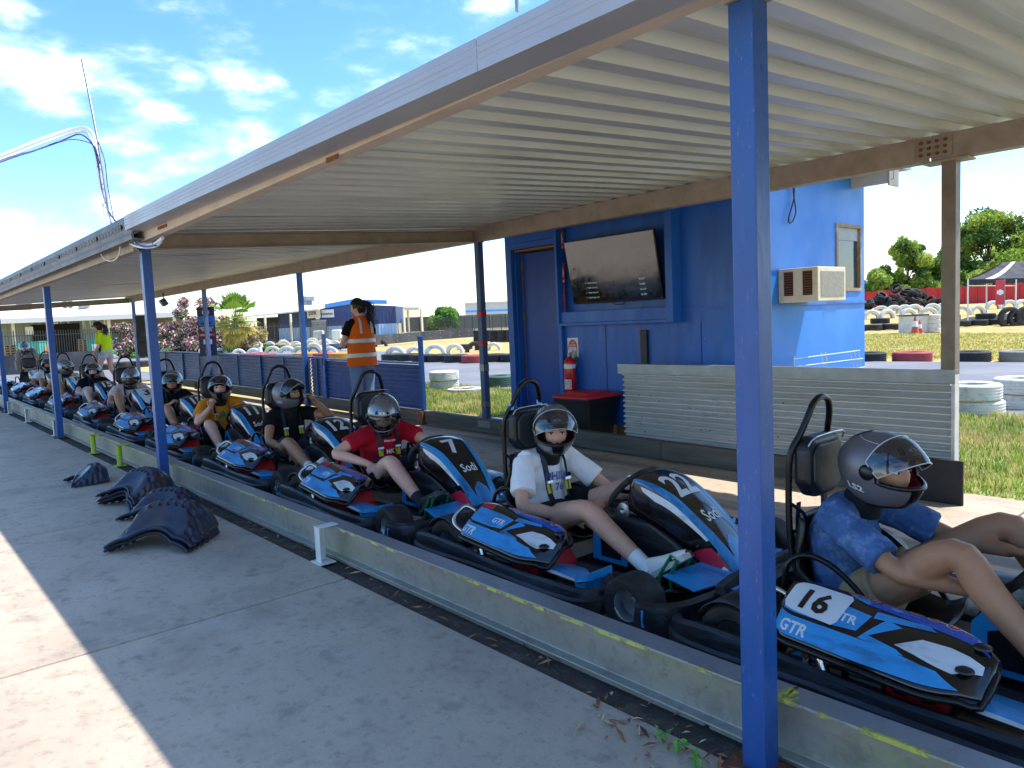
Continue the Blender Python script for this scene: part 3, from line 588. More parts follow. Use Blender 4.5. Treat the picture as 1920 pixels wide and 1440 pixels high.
# boxed frame for the screen
tb = MB()
for a, b in [((-5.93, YK - .15, 1.27), (-5.90, YK - .002, 2.42)), ((-4.44, YK - .15, 1.27), (-4.36, YK - .002, 2.42)), ((-5.90, YK - .15, 1.27), (-4.44, YK - .002, 1.30)), ((-5.90, YK - .12, 1.30), (-4.44, YK - .10, 1.42)), ((-5.93, YK - .15, 2.42), (-4.36, YK - .002, 2.46))]: tb.bb(a, b)
tb.obj('screen_surround', m_bluew, ki, bevel=.003)
MB().bb((-4.86, YK - .035, .75), (-4.78, YK - .001, 1.2)).obj('tool_holder', m_blk, ki, bevel=.004)
for x in (-6.7, -5.2, -4.2, -3.7): MB().bb((x - .06, YK + .02, .0), (x + .06, YK + .12, .2)).obj('stump', m_wood, ki)
rf = MB(); 
rf.hexa([(-7.2, 5.72, 2.60), (-3.2, 5.72, 2.60), (-3.12, YE + .25, 2.70), (-7.2, YE + .25, 2.70), (-7.2, 5.72, 2.64), (-3.2, 5.72, 2.64), (-3.12, YE + .25, 2.74), (-7.2, YE + .25, 2.74)])
rfo = rf.obj('roof', m_fasc, ki)
pa = ony(1590, 322, YE - .02); 
MB().bb((XK + .001, YE - .30, 2.53), (XK + .37, YE - .24, 2.66)).obj('purlin_end', m_beamw, rfo); MB().bb((XK + .37, YE - .32, 2.50), (XK + .385, YE - .1, 2.68)).obj('barge', m_beam, rfo)
MB().tube([(XK + .40, YE - .31, 2.55), (XK + .42, YE - .31, 2.56), (XK + .425, YE - .31, 2.85)], .006, 6).obj('gutter_bracket', m_galv, rfo)
cb = MB().tube([tuple(onx(*p, XK + .03)) for p in [(1487, 340), (1488, 362), (1491, 385), (1492, 400), (1486, 415), (1480, 418), (1479, 408), (1484, 390), (1489, 370), (1489, 340)]], .006, 6, sub=4); cb.obj('hanging_cable', m_cabk, ki, smooth=60)
# air conditioner
ac = thing('air_conditioner', 'cream window air conditioner with rusty louvres on the kiosk side wall', 'air conditioner', (XK, 0, 0))
a0 = onx(1458, 490, XK)[1]; D = .37; H0, H1 = 1.40, 1.70; A1 = a0 + .52
m_cream = mat('cream_metal', '#d9ccb0', .5, var=.06, dirt='#9a7a55', dirt_amt=.4, dscale=9)
MB().bb((.002, a0, H0), (D, A1, H1)).obj('casing', m_cream, ac, bevel=.008)
for x in (.06, .235):
    lv = MB(); lv.bb((x, a0 - .004, H0 + .06), (x + .085, a0 - .001, H1 - .03)); g = lv.obj('grille', mat('dark_grille', '#3a2417', .8), ac)
    for k in range(10): MB().beam((x, a0 - .007, H0 + .072 + k * .0215), (x + .085, a0 - .007, H0 + .072 + k * .0215), .006, .008).obj('louvre', m_rust, g)
cg = MB().bb((D + .001, a0 + .05, H0 + .04), (D + .004, A1 - .04, H1 - .04)).obj('coil', mat('coil', '#9b9484', .6, .2, var=.2, scale=40, bump=.4, bscale=150), ac)
# television
tv = thing('television', 'large tilted television in the boxed frame on the kiosk wall', 'television')
T = [np.array(p) for p in ((-5.705, 5.925, 1.505), (-4.50, 5.925, 1.505), (-4.50, 5.80, 2.17), (-5.705, 5.80, 2.17))]
tn = np.cross(T[1] - T[0], T[3] - T[0]); tn /= np.linalg.norm(tn); ux = (T[1] - T[0]) / np.linalg.norm(T[1] - T[0]); uy = (T[3] - T[0]) / np.linalg.norm(T[3] - T[0])
MB().hexa([p for p in [T[0], T[1], T[2], T[3]]] + [p + tn * .03 for p in T]).obj('casing', m_blkm, tv, bevel=.003)
e = .012; SP = [T[0] + ux * e + uy * e * 1.6, T[1] - ux * e + uy * e * 1.6, T[2] - ux * e - uy * e, T[3] + ux * e - uy * e]
scn = MB().add([p + tn * .0315 for p in SP], [(0, 1, 2, 3)]).obj('screen', mat('tv_glass', '#0b0d10', .10, 0, var=.0, spec=1.0, coat=1.0), tv)
tx = MB(); W = np.linalg.norm(T[1] - T[0])
for k, (s1, s2) in enumerate([('4   TEAM 4 (Kart 9)', '37.627'), ('5   TEAM 5 (Kart 6)', '36.852'), ('6   TEAM 7 (Kart 7)', '36.310'), ('7   TEAM 8 (Kart 12)', '36.100')]):
    y = .215 - k * .052; flat_text(tx, s1, T[0] + ux * .30 + uy * y + tn * .0325, ux, uy, .020); flat_text(tx, s2, T[0] + ux * .98 + uy * y + tn * .0325, ux, uy, .020)
tx.obj('scores', mat('score_text', '#8fb4c4', .5, emis=(.3, .42, .46, .10)), scn)
MB().tube([tuple(T[0] + ux * .52 + uy * .0), tuple(T[0] + ux * .56 - uy * .03), tuple(T[0] + ux * .66 - uy * .035), tuple(T[0] + ux * .72 + uy * .0)], .004, 6, sub=4).obj('cable', m_cabk, tv)
# signs and extinguisher
def sign(name, label, x0, x1, z0, z1, y, base, items, cat='sign'):
    o = thing(name, label, cat); p = MB().bb((x0, y - .004, z0), (x1, y, z1)).obj('plate', base, o, bevel=.002)
    for mm, fn in items:
        mb = MB(); fn(mb); mb.obj('print', mm, p)
    return o
X1, Z1 = -5.88, .0
c0 = ony(1074, 651, YK - .006)
def abe(mb):
    a = np.arange(28) * 2 * math.pi / 28; mb.add([(c0[0] + .068 * math.cos(t), YK - .0072, c0[2] + .085 * math.sin(t)) for t in a], [tuple(range(28))])
def abew(mb):
    mb.bb((c0[0] - .055, YK - .009, c0[2] - .055), (c0[0] + .055, YK - .0076, c0[2] + .004))
def abet(mb): flat_text(mb, 'A B(E)', (c0[0], YK - .0085, c0[2] + .05), (1, 0, 0), (0, 0, 1), .022, wmax=.08); flat_text(mb, 'POWDER', (c0[0], YK - .0085, c0[2] + .022), (1, 0, 0), (0, 0, 1), .02, wmax=.10)
def abed(mb):
    for k in range(5): flat_text(mb, ['FOR USE ON WOOD', 'PAPER PLASTICS', 'FLAMMABLE LIQUIDS', 'AND ELECTRICAL', 'FIRES'][k], (c0[0], YK - .0098, c0[2] - .004 - k * .0105), (1, 0, 0), (0, 0, 1), .0075, wmax=.1, bold=0)
sign('extinguisher_sign', 'white and red powder extinguisher sign on the blue kiosk wall', c0[0] - .082, c0[0] + .082, c0[2] - .105, c0[2] + .105, YK - .001, m_whp, [(m_red, abe), (m_whp, abew), (m_whp, abet), (m_red, abed)])
for nm, lb, (u0, v0, u1, v1) in [('fire_sign', 'narrow red and white strip sign at the top of the kiosk door frame', (1050, 432, 1056, 467)), ('fire_sign', 'small red sign with white flame symbol beside the kiosk door', (1052, 494, 1059, 531)), ('fire_sign', 'long red fire instruction sign low beside the kiosk door', (1049, 535, 1061, 600))]:
    p0, p1 = ony(u0, v0, YK - .056), ony(u1, v1, YK - .056); hh = p0[2] - p1[2]; xc = (p0[0] + p1[0]) / 2; w2 = max(.028, (p1[0] - p0[0]) / 2)
    if hh > .3: it = [(m_whp, lambda mb, p0=p0, xc=xc, hh=hh: [flat_text(mb, t, (xc, YK - .0615, p0[2] - hh * f), (1, 0, 0), (0, 0, 1), .02, wmax=.06) for t, f in (('FIRE', .12), ('IN CASE', .3), ('OF FIRE', .4), ('PRESS', .75))])]
    else: it = [(m_whp, lambda mb, p0=p0, p1=p1, xc=xc, hh=hh: (mb.bb((xc - .02, YK - .0615, p1[2] + hh * .06), (xc + .02, YK - .0605, p1[2] + hh * .16)), mb.add([(xc - .012, YK - .0612, p1[2] + hh * .3), (xc + .012, YK - .0612, p1[2] + hh * .3), (xc + .018, YK - .0612, p1[2] + hh * .55), (xc + .004, YK - .0612, p1[2] + hh * .85), (xc - .004, YK - .0612, p1[2] + hh * .6), (xc - .018, YK - .0612, p1[2] + hh * .5)], [(0, 1, 2, 3, 4, 5)])))]
    sign(nm, lb, xc - w2, xc + w2, p1[2], p0[2], YK - .0555, m_red, it)
ex = thing('fire_extinguisher', 'red dry powder fire extinguisher hung on the blue wall above the bin', 'fire extinguisher', (ony(1069, 700, YK - .09)[0], YK - .09, 0))
zb, zt = .52, .93
MB().lathe([(0, zb), (.055, zb), (.066, zb + .02), (.066, zt - .08), (.058, zt - .04), (.03, zt - .012), (.022, zt), (0, zt)], n=24).obj('cylinder', mat('ext_red', '#c11522', .25, var=.04, coat=.5), ex, smooth=40)
MB().lathe([(.0668, zt - .13), (.0668, zt - .085)], n=24).obj('white_band', m_whp, ex, smooth=60)
lb_ = MB(); a = np.linspace(-2.5, -.6, 12); lb_.grid(np.array([[(.0668 * math.cos(t), .0668 * math.sin(t), z) for z in (zb + .05, zb + .16)] for t in a])); lb_.obj('label', mat('ext_label', '#d9c7c2', .5, var=.5, scale=60, dirt='#a01520', dirt_amt=.9, dscale=50), ex, smooth=60)
hd = MB().bb((-.018, -.018, zt), (.018, .018, zt + .03)); hd.beam((-.0, -.0, zt + .035), (.085, -.02, zt + .055), .016, .006); hd.beam((0, 0, zt + .03), (.075, -.02, zt + .02), .016, .006); hd.obj('valve', m_galv, ex, bevel=.002)
MB().tube([(-.018, 0, zt + .015), (-.06, -.01, zt + .0), (-.078, 0, zt - .08), (-.078, 0, zb + .12)], .009, 8, sub=5).obj('hose', m_blk, ex, smooth=60)
MB().bb((-.03, .066, zt - .12), (.03, .088, zt + .06)).obj('wall_bracket', m_galv, ex)
# bin with red lid
bx, by = -5.38, 5.70; bn = thing('wheelie_bin', 'small black bin with red lid below the fire extinguisher', 'bin', (bx, by, 0))
def frust(mb, z0, z1, a0, b0, a1, b1, mi=None): return mb.hexa([(-a0, -b0, z0), (a0, -b0, z0), (a0, b0, z0), (-a0, b0, z0), (-a1, -b1, z1), (a1, -b1, z1), (a1, b1, z1), (-a1, b1, z1)], mi)
frust(MB(), .03, .52, .18, .18, .235, .235).obj('body', mat('bin_black', '#15181b', .45, var=.1), bn, bevel=.02); frust(MB(), .485, .525, .245, .245, .25, .25).obj('rim', mat('bin_black', '#15181b'), bn, bevel=.008)
ld = MB(); frust(ld, .527, .555, .265, .265, .25, .25); frust(ld, .555, .585, .2, .2, .15, .15); ld.obj('lid', mat('bin_red', '#d6281f', .4, var=.05), bn, bevel=.01); MB().tube([(-.2, .262, .55), (.2, .262, .55)], .014, 8).obj('handle', mat('bin_red', '#d6281f'), bn)
for s in (-1, 1): MB().lathe([(.0, -.02), (.05, -.02), (.05, .02), (0, .02)], (s * .17, .17, .05), 16, rotm(0, rad(90))).obj('wheel', m_blk, bn)
# step by the door and the wire rack leaning on the kiosk
stp = thing('door_step', 'galvanised metal step on the sleeper by the kiosk door', 'step')
pp = onz(945, 790, .19)
MB().bb((pp[0] - .32, 5.44, .185), (pp[0] + .22, 5.72, .20)).obj('tread', m_galv, stp, bevel=.003); MB().bb((pp[0] - .32, 5.44, .12), (pp[0] + .22, 5.448, .184)).obj('riser', m_galv, stp)
for s in (-.25, .18): MB().bb((pp[0] + s, 5.60, .0), (pp[0] + s + .03, 5.63, .184)).obj('foot', m_galv, stp)
rk = thing('wire_rack', 'thin white wire rack leaning at the foot of the kiosk side wall', 'rack')
Q = lambda u, v, x=XK + .12: tuple(onx(u, v, x))
mb = MB()
for a, b in [((1488, 673), (1612, 657)), ((1486, 688), (1618, 672)), ((1484, 705), (1622, 688)), ((1490, 668), (1484, 735)), ((1540, 662), (1552, 735)), ((1548, 661), (1560, 735)), ((1594, 660), (1612, 735)), ((1602, 659), (1616, 735)), ((1610, 657), (1622, 735))]: mb.tube([Q(*a), Q(*b)], .005, 6)
mb.obj('wires', m_white, rk)
# ================================================================== karts
m_kblk = mat('kart_plastic', '#15171c', .45, 0, var=.25, scale=7, dirt='#5a5d66', dirt_amt=.6, dscale=10, bump=.3, bscale=45, stretch=(.22, 1.4, 1.4))
m_kblue = mat('kart_blue', '#2f97d8', .34, 0, var=.10, scale=9, dirt='#1c3a55', dirt_amt=.85, dscale=8, coat=.3, stretch=(.5, 1.6, 1))
m_kdblue = mat('kart_deep_blue', '#1f55b8', .3, 0, var=.12, scale=30, coat=.4)
m_kwht = mat('kart_white', '#cfd6dc', .4, 0, var=.08, scale=9, dirt='#4a4d55', dirt_amt=.7, dscale=9, coat=.2, stretch=(.5, 1.6, 1))
m_kred = mat('kart_red', '#c0203c', .35, var=.06, coat=.3)
m_knum = mat('number_white', '#d9dde0', .45, var=.05)
m_kgl = mat('kart_gloss_black', '#0d0e11', .16, var=.1, coat=.6)
m_chr = mat('chrome', '#c9c5bd', .16, 1., var=.1, scale=9, dirt='#8d6f52', dirt_amt=.5, dscale=9)
m_alu = mat('aluminium', '#a9abac', .35, .9, var=.1)
m_rub = mat('rubber', '#1e1d1e', .75, 0, var=.15, scale=9, dirt='#4c4845', dirt_amt=.5, dscale=10, bump=.1)
m_eng = mat('engine_red', '#a51620', .35, .1, var=.12, scale=12)
m_vinyl = mat('vinyl_pad', '#34363a', .5, var=.1, scale=14, bump=.12, bscale=160)
m_strap = mat('webbing', '#20252f', .6, var=.1, scale=40)
m_grn = mat('pedal_green', '#137a4b', .4, .2, var=.06)
m_yst = mat('buckle_yellow', '#c3b31f', .5)
def sweep(path, sec, sub=4, closed=False, zf=None):
    """sec: (outward, z) loop; path: plan points, outward = right of travel"""
    P, _ = spline(np.array([(p[0], p[1], 0) for p in path], float), sub, closed); T = np.gradient(P, axis=0); T /= np.linalg.norm(T, axis=1)[:, None]
    Nn = np.stack([T[:, 1], -T[:, 0]], 1); n = len(P)
    out = np.array([[(P[i, 0] + Nn[i, 0] * a, P[i, 1] + Nn[i, 1] * a, b if zf is None else zf(i / (n - 1), b)) for a, b in sec] for i in range(n)])
    mb = MB().grid(out, cv=True, cu=closed)
    if not closed:
        m = len(sec); mb.f += [tuple(range(m)), tuple((n - 1) * m + j for j in range(m))[::-1]]; mb.mi += [0, 0]
    return mb, out
def nassau_grid():
    st = [(.85, .50, .10, .10), (.865, .54, .135, .13), (.91, .565, .155, .16), (1.0, .545, .160, .17), (1.10, .50, .15, .165), (1.20, .43, .142, .145), (1.30, .345, .13, .12), (1.39, .25, .115, .09), (1.45, .165, .10, .06), (1.475, .12, .09, .04)]
    st, _ = spline(np.array(st), 4); P = []
    for (x, z, hw, sk) in st:
        row = []
        for v in np.linspace(-1, 1, 29):
            a = abs(v); s = 1 if v > 0 else -1
            if a <= .72: t = a / .72; y = hw * t; dz = -.028 * t ** 2.4; dx = 0
            else:
                t = (a - .72) / .28; y = hw + .012 * math.sin(t * 1.5) - .012 * t; dz = -.028 - sk * t; dx = -.02 * t
            row.append((x + dx, s * y, z + dz))
        P.append(row)
    return np.array(P)
NAS = Surf(nassau_grid())
if NAS.N[10, 14][2] < 0: NAS.N *= -1
def nassau(k, num, white):
    n = MB().grid(NAS.P).obj('front_panel', m_kgl, k, smooth=60)
    md = n.modifiers.new('thick', 'SOLIDIFY'); md.thickness = .006; md.offset = -1
    E_ = lambda a: [(u, v) for u, v in a]; flip = lambda a: [(u, 1 - v) for u, v in a]
    def dec(mt, nm, P, off): q_ = MB(); NAS.poly(q_, P, off); q_.obj(nm, mt, n)
    for f in (E_, flip):
        # blue arms along the edge, white stripe below, red wedge at the nose
        dec(m_kblue, 'blue_decal', f([(.18, .16), (.24, .135), (.60, .152), (1, .14), (1, .32), (.80, .32), (.62, .27), (.45, .25), (.30, .205)]), .0012)
        dec(m_kwht, 'white_decal', f([(.30, .112), (.38, .10), (.55, .115), (.67, .128), (.68, .152), (.55, .15), (.42, .136), (.28, .128)]), .0016)
        dec(m_kred, 'red_decal', f([(.60, .0), (.70, .125), (.985, .155), (.985, .0)]), .0014)
    dec(m_kblue, 'blue_decal', [(.70, .5), (.74, .36), (.82, .30), (1, .28), (1, .72), (.82, .70), (.74, .64)], .0011)
    if white:
        dec(m_kwht, 'white_decal', [(.14, .5), (.16, .36), (.26, .25), (.46, .25), (.60, .33), (.67, .5), (.60, .67), (.46, .75), (.26, .75), (.16, .64)], .0018)
    t = MB(); L = 0.078 if len(num) == 1 else .062
    hgt = .225; wid = hgt * .72 * (29 / 40) * 1.45
    NAS.text(t, num, (.40, .5), (0, .30 if len(num) > 1 else .34), (-.165, 0), .0026, bold=.03); t.obj('number', m_kgl if white else m_knum, n)
    lg = MB(); NAS.text(lg, 'Sodi', (.60 if not white else .70, .5), (0, .13), (-.06, 0), .0026, bold=.02); lg.obj('logo', m_knum, n)
    g = MB()
    NAS.text(g, 'GT', (.82, .075), (.062, 0), (0, .085), .003, bold=.03); g.obj('logo', m_knum, n)
    return n
def cover_grid(s):
    P = []
    for u in np.linspace(0, 1, 41):
        x = .15 + .66 * u; w = 1 if u > .12 else .55 + .45 * math.sin(u / .12 * math.pi / 2)
        if u > .72: w *= max(.12, math.cos((u - .72) / .28 * 1.35)) ** .75
        yo = -.545 - .165 * w - .03 * u; yi = -.545 + .185 * w - .04 * u - .0 * u; zc = .372 - .04 * u - .02 * (u > .9) * (u - .9) * 10
        row = []
        for v in np.linspace(0, 1, 25):
            y = yo + (yi - yo) * v; z = zc - (.105 * ((.72 - v) / .72) ** 1.45 if v < .72 else .04 * ((v - .72) / .28) ** 2)
            row.append((x, s * y, z))
        P.append(row)
    return np.array(P)
def engine_cover(k, s=1, num=None):
    S = Surf(cover_grid(s))
    if S.N[20, 12][2] < 0: S.N *= -1
    n = MB().grid(S.P).obj('engine_cover', m_kgl, k, smooth=50); md = n.modifiers.new('thick', 'SOLIDIFY'); md.thickness = .012; md.offset = -1
    q = MB()
    def dec(key, P, off): mt, nm = {'b': (m_kblue, 'blue_decal'), 'w': (m_kwht, 'white_decal'), 'd': (m_kdblue, 'deep_blue_decal'), 'r': (m_kred, 'red_decal')}[key]; q_ = MB(); S.poly(q_, P, off); q_.obj(nm, mt, n)
    def txt(mt, *a, **k2): q_ = MB(); S.text(q_, *a, **k2); q_.obj('logo', mt, n)
    dec('b', [(.02, .02), (.5, .02), (.90, .05), (.80, .19), (.56, .235), (.02, .22)], .0012)          # outer flank
    dec('b', [(.03, .26), (.30, .27), (.42, .30), (.45, .52), (.3, .55), (.03, .55)], .0012)
    dec('d', [(.40, .66), (.97, .60), (.92, .80), (.7, .98), (.4, .98)], .0012)
    dec('b', [(.30, .72), (.40, .66), (.40, .98), (.30, .98)], .0012)
    dec('w', [(.60, .30), (.70, .27), (.86, .20), (.96, .30), (.96, .42), (.82, .47), (.70, .45)], .0016); dec('b', [(.44, .24), (.66, .22), (.62, .26), (.48, .30), (.60, .50), (.52, .54)], .0013)
    dec('b', [(.46, .50), (.74, .585), (.70, .635), (.46, .60)], .0018)
    dec('r', [(.02, .56), (.16, .56), (.13, .7), (.02, .7)], .0016)
    txt(m_knum, 'GTR', (.335, .40), (.052, 0), (0, .105), .0022, bold=.03)
    txt(m_knum, 'GTR', (.14, .11), (.058, 0), (0, .13), .0022, bold=.03)
    txt(m_kwht, 'Sodi', (.36, .83), (.075, 0), (.014, .19), .002, bold=.07); txt(m_kred, 'Sodi', (.36, .83), (.075, 0), (.014, .19), .003, bold=.02)
    for c in (.60, .69, .78):
        a = np.arange(14) * 2 * math.pi / 14
        dec('w', [(c + .036 * math.cos(e), .84 - (c - .6) * .35 + .068 * math.sin(e)) for e in a], .0022); dec('r', [(c + .029 * math.cos(e), .84 - (c - .6) * .35 + .055 * math.sin(e)) for e in a], .003)
        dec('w', [(c + .012 * math.cos(e) + .006, .845 - (c - .6) * .35 + .02 * math.sin(e)) for e in a], .0036)
    if num:
        P = [(.02, .34), (.035, .28), (.30, .26), (.32, .31), (.33, .64), (.31, .69), (.045, .69), (.025, .63)]; S.poly(q, P, .0042); q.obj('number_plate', m_knum, n)
        q = MB(); S.text(q, num, (.175, .46), (.135, 0), (0, .28), .0056, bold=.035); q.obj('number', m_kgl, n)
    for (u, v) in ((.90, .26), (.93, .66)):
        p = S.ev(u, v, .002); MB().lathe([(0, .012), (.012, .012), (.024, .006), (.026, 0)], p, 14).obj('knob', m_blk, n, smooth=40)
    # tubular guard round the cover
    e = [S.ev(u, 0, 0) for u in np.linspace(.0, .8, 9)] + [S.ev(u, 0, 0) for u in (.9, .97)] + [S.ev(1, .5, 0)] + [S.ev(u, 1, 0) for u in (.95, .85, .7)]
    MB().tube([tuple(p + (0, 0, -.018)) for p in e], .012, 8, sub=2).obj('guard_tube', m_blkm, n, smooth=60)
    MB().tube([tuple(S.P[0, 0] + (0, 0, -.03)), tuple(S.P[0, 0] + np.array((-.05, -.02 * s, .01))), tuple(S.P[0, 0] + np.array((-.07, .0, .05))), tuple(S.P[0, 8] + np.array((-.06, 0, .03))), tuple(S.P[0, 12] + np.array((0, 0, -.02)))], .011, 8, sub=4).obj('guard_loop', m_chr, n, smooth=60)
    return n
def tyre(r, w, ri):
    h = w / 2; return [(ri, -h * .8), (r * .80, -h), (r * .93, -h), (r * .985, -h * .86), (r, -h * .6), (r, h * .6), (r * .985, h * .86), (r * .93, h), (r * .80, h), (ri, h * .8)]
RX = rotm(rad(90))
def wheel(k, x, y, r, w, name='wheel'):
    o = MB().lathe(tyre(r, w, r * .56), (0, 0, 0), 28, RX).obj('wheel', m_rub, k, smooth=35, loc=(x, y, r))
    s = -1 if y < 0 else 1; h = w / 2
    rim = [(r * .56, -h * .8), (r * .52, -h * .70), (r * .48, -h * .1), (r * .2, h * .05), (r * .18, -h * .35), (0, -h * .35)]
    MB().lathe(rim, (0, 0, 0), 24, rotm(rad(90) * s)).obj('rim', m_alu, o, smooth=35)
    MB().lathe([(r * .57, -h * .86), (r * .575, -h * .80), (r * .535, -h * .80)], (0, 0, 0), 24, rotm(rad(90) * s)).obj('rim_edge', m_chr, o, smooth=60)
    return o
def build_kart():
    k = thing('go_kart', 'kart', 'go-kart')
    sec = [(.0, .035), (.026, .04), (.038, .07), (.042, .10), (.042, .118), (.030, .13), (.026, .155), (.014, .168), (.0, .168), (-.012, .155), (-.012, .05)]
    for s in (-1, 1):
        pth = [(-.10, s * .18), (-.27, s * .22), (-.305, s * .40), (-.29, s * .58), (-.20, s * .665), (.0, s * .685), (.3, s * .675), (.6, s * .69), (.85, s * .70), (1.0, s * .685), (1.055, s * .62), (1.04, s * .545), (1.0, s * .47)]
        pth = pth if s > 0 else pth
        zf = lambda t, z: z + (.03 * math.exp(-((t - .42) / .1) ** 2) if z > .14 else 0) + (.007 * math.sin(t * 21) if z > .14 else 0)
        mb, out = sweep(pth, [(-a if s > 0 else a, b) for a, b in sec] if True else sec, 5, zf=zf)
        if s > 0: pass
        mb.obj('side_bumper', m_kblk, k, smooth=32)
        # pod deck
        P = []
        for u in np.linspace(0, 1, 15):
            x = .20 + .80 * u; row = []
            for v in np.linspace(0, 1, 9):
                y = -.665 + .30 * v; hump = .055 * math.sin(min(1, max(0, (u - .1) / .8)) * math.pi) * math.exp(-((v - .35) / .3) ** 2); row.append((x, -s * y if s > 0 else y, .175 + hump * .6 - .03 * v))
            P.append(row)
        P = np.array(P)
        if s > 0: P[:, :, 1] = np.abs(P[:, :, 1])
        S = Surf(P)
        if S.N[7, 4][2] < 0: S.N *= -1
        d = MB().grid(P).obj('pod_deck', m_kblk, k, smooth=60); q = MB(); S.poly(q, [(.02, .06), (.04, .5), (.2, .42), (.28, .08)], .002); q.obj('blue_decal', m_kblue, d); q = MB(); S.poly(q, [(.42, .10), (.54, .66), (.82, .68), (1, .34), (.99, .12)], .002); q.obj('blue_decal', m_kblue, d)
        q = MB(); S.poly(q, [(.50, .03), (.96, .03), (.99, .13), (.52, .11)], .003); q.obj('white_decal', m_kwht, d)
        # blue end plate behind the front wheel
        e = MB().hexa([(.98, s * .655, .07), (1.0, s * .45, .07), (1.004, s * .45, .07), (.984, s * .655, .07), (.965, s * .66, .19), (.985, s * .43, .20), (.989, s * .43, .20), (.969, s * .66, .19)]).obj('end_plate', m_kblue, k)
        MB().hexa([(.986, s * .62, .085), (1.0005, s * .47, .085), (1.003, s * .47, .085), (.990, s * .62, .085), (.9835, s * .62, .11), (.9975, s * .47, .115), (1.0, s * .47, .115), (.987, s * .62, .11)]).obj('red_decal', m_kred, e)
        wheel(k, -.03, s * .535, .137, .20); wheel(k, 1.225, s * .565, .125, .14)
        # rear wheel arch
        a = np.linspace(.2, 2.6, 9); ar = np.array([[(-.03 + .155 * math.cos(t), s * yy, .137 + .155 * math.sin(t)) for yy in (.42, .645)] for t in a]); g = MB().grid(ar).obj('mudguard', m_kblk, k, smooth=60); md = g.modifiers.new('t', 'SOLIDIFY'); md.thickness = .006
        # front side fairing beside the nose
        mb, _ = sweep([(1.33, s * .66), (1.40, s * .665), (1.47, s * .60), (1.50, s * .46), (1.515, s * .25), (1.52, s * .0)], [(-a if s > 0 else a, b) for a, b in [(0, .05), (.03, .06), (.035, .12), (.022, .185), (-.01, .195), (-.022, .18), (-.02, .05)]], 4)
        f = mb.obj('front_fairing', m_kblk, k, smooth=50)
        MB().hexa([(1.20, s * .33, .17), (1.40, s * .38, .16), (1.48, s * .10, .17), (1.28, s * .10, .2), (1.2, s * .33, .175), (1.4, s * .38, .165), (1.48, s * .1, .175), (1.28, s * .10, .205)]).obj('blue_decal', m_kblue, f)
        MB().hexa([(1.37, s * .702, .10), (1.46, s * .655, .10), (1.466, s * .66, .10), (1.372, s * .708, .10), (1.36, s * .692, .165), (1.46, s * .64, .15), (1.464, s * .646, .15), (1.364, s * .698, .165)]).obj('blue_arrow', m_kblue, f)
        MB().tube([(1.0, s * .33, .09), (1.22, s * .36, .12), (1.225, s * .50, .125)], .014, 8).obj('stub_axle', m_alu, k)
        MB().tube([(-.15, s * .32, .07), (.5, s * .34, .065), (1.0, s * .30, .065), (1.44, s * .2, .09)], .015, 8, sub=3).obj('chassis_rail', m_blkm, k)
        # pedal
        yp = s * .24
        fr = MB()
        for dy in (-.058, .058):
            P = [(1.17, yp + dy, .075), (1.225, yp + dy, .10), (1.215, yp + dy, .165), (1.26, yp + dy, .245), (1.225, yp + dy, .26), (1.165, yp + dy, .165), (1.15, yp + dy, .09)]
            fr.tube([tuple(p) for p in P], .009, 6, closed=True)
        p_ = fr.obj('pedal', m_grn, k); MB().tube([(1.235, yp - .075, .25), (1.235, yp + .075, .25)], .009, 10).obj('pedal_bar', m_chr, p_, smooth=60)
    MB().tube([(-.03, -.5, .137), (-.03, .5, .137)], .017, 10).obj('rear_axle', m_alu, k, smooth=60)
    MB().bb((.5, -.32, .045), (1.36, .32, .055)).obj('floor_tray', m_blk, k)
    mb, _ = sweep([(-.255, -.36), (-.285, -.2), (-.29, 0), (-.285, .2), (-.255, .36)], [(0, .07), (.03, .08), (.035, .15), (.02, .22), (-.015, .22), (-.02, .07)], 4)
    mb.xf(None, (0, 0, 0)).obj('rear_bumper', m_kblk, k, smooth=50)
    MB().hexa([(-.17, -.42, .22), (-.10, -.42, .225), (-.10, .42, .225), (-.17, .42, .22), (-.17, -.42, .235), (-.10, -.42, .24), (-.10, .42, .24), (-.17, .42, .235)]).obj('rear_deck', m_kblk, k, bevel=.006)
    for y in (-.33, .33): MB().bb((-.165, y - .08, .241), (-.105, y + .08, .2425)).obj('blue_decal', m_kblue, k)
    # engine with exhaust
    en = MB(); en.bb((.36, -.60, .08), (.70, -.40, .22)); en.obj('engine', m_blkm, k, bevel=.02)
    MB().lathe([(.0, -.05), (.06, -.05), (.085, -.03), (.09, .03), (.0, .03)], (.62, -.615, .17), 20, RX).obj('fan_housing', m_eng, k, smooth=40)
    gr = MB()
    for a in np.arange(8) * math.pi / 4: gr.beam((.62 + .02 * math.cos(a), -.667, .17 + .02 * math.sin(a)), (.62 + .06 * math.cos(a), -.662, .17 + .06 * math.sin(a)), .008, .004, (0, 1, 0))
    gr.obj('fan_grille', m_blkm, k); MB().hexa([(.40, -.62, .19), (.78, -.62, .16), (.78, -.42, .16), (.40, -.42, .19), (.44, -.60, .29), (.72, -.60, .27), (.72, -.44, .27), (.44, -.44, .29)]).obj('engine_cowl', m_eng, k, bevel=.02)
    for i in range(5): MB().bb((.42, -.655, .10 + i * .02), (.52, -.60, .11 + i * .02)).obj('cooling_fin', m_alu, k)
    MB().tube([(.33, -.585, .27), (.335, -.64, .25), (.33, -.665, .20), (.36, -.67, .14), (.44, -.66, .105), (.62, -.655, .10), (.74, -.65, .095)], [.016, .017, .018, .02, .024, .026, .022], 10, sub=4).obj('exhaust', m_chr, k, smooth=60)
    MB().tube([(.28, -.66, .17), (.28, -.66, .275)], .016, 10).obj('exhaust_stub', m_chr, k, smooth=60)
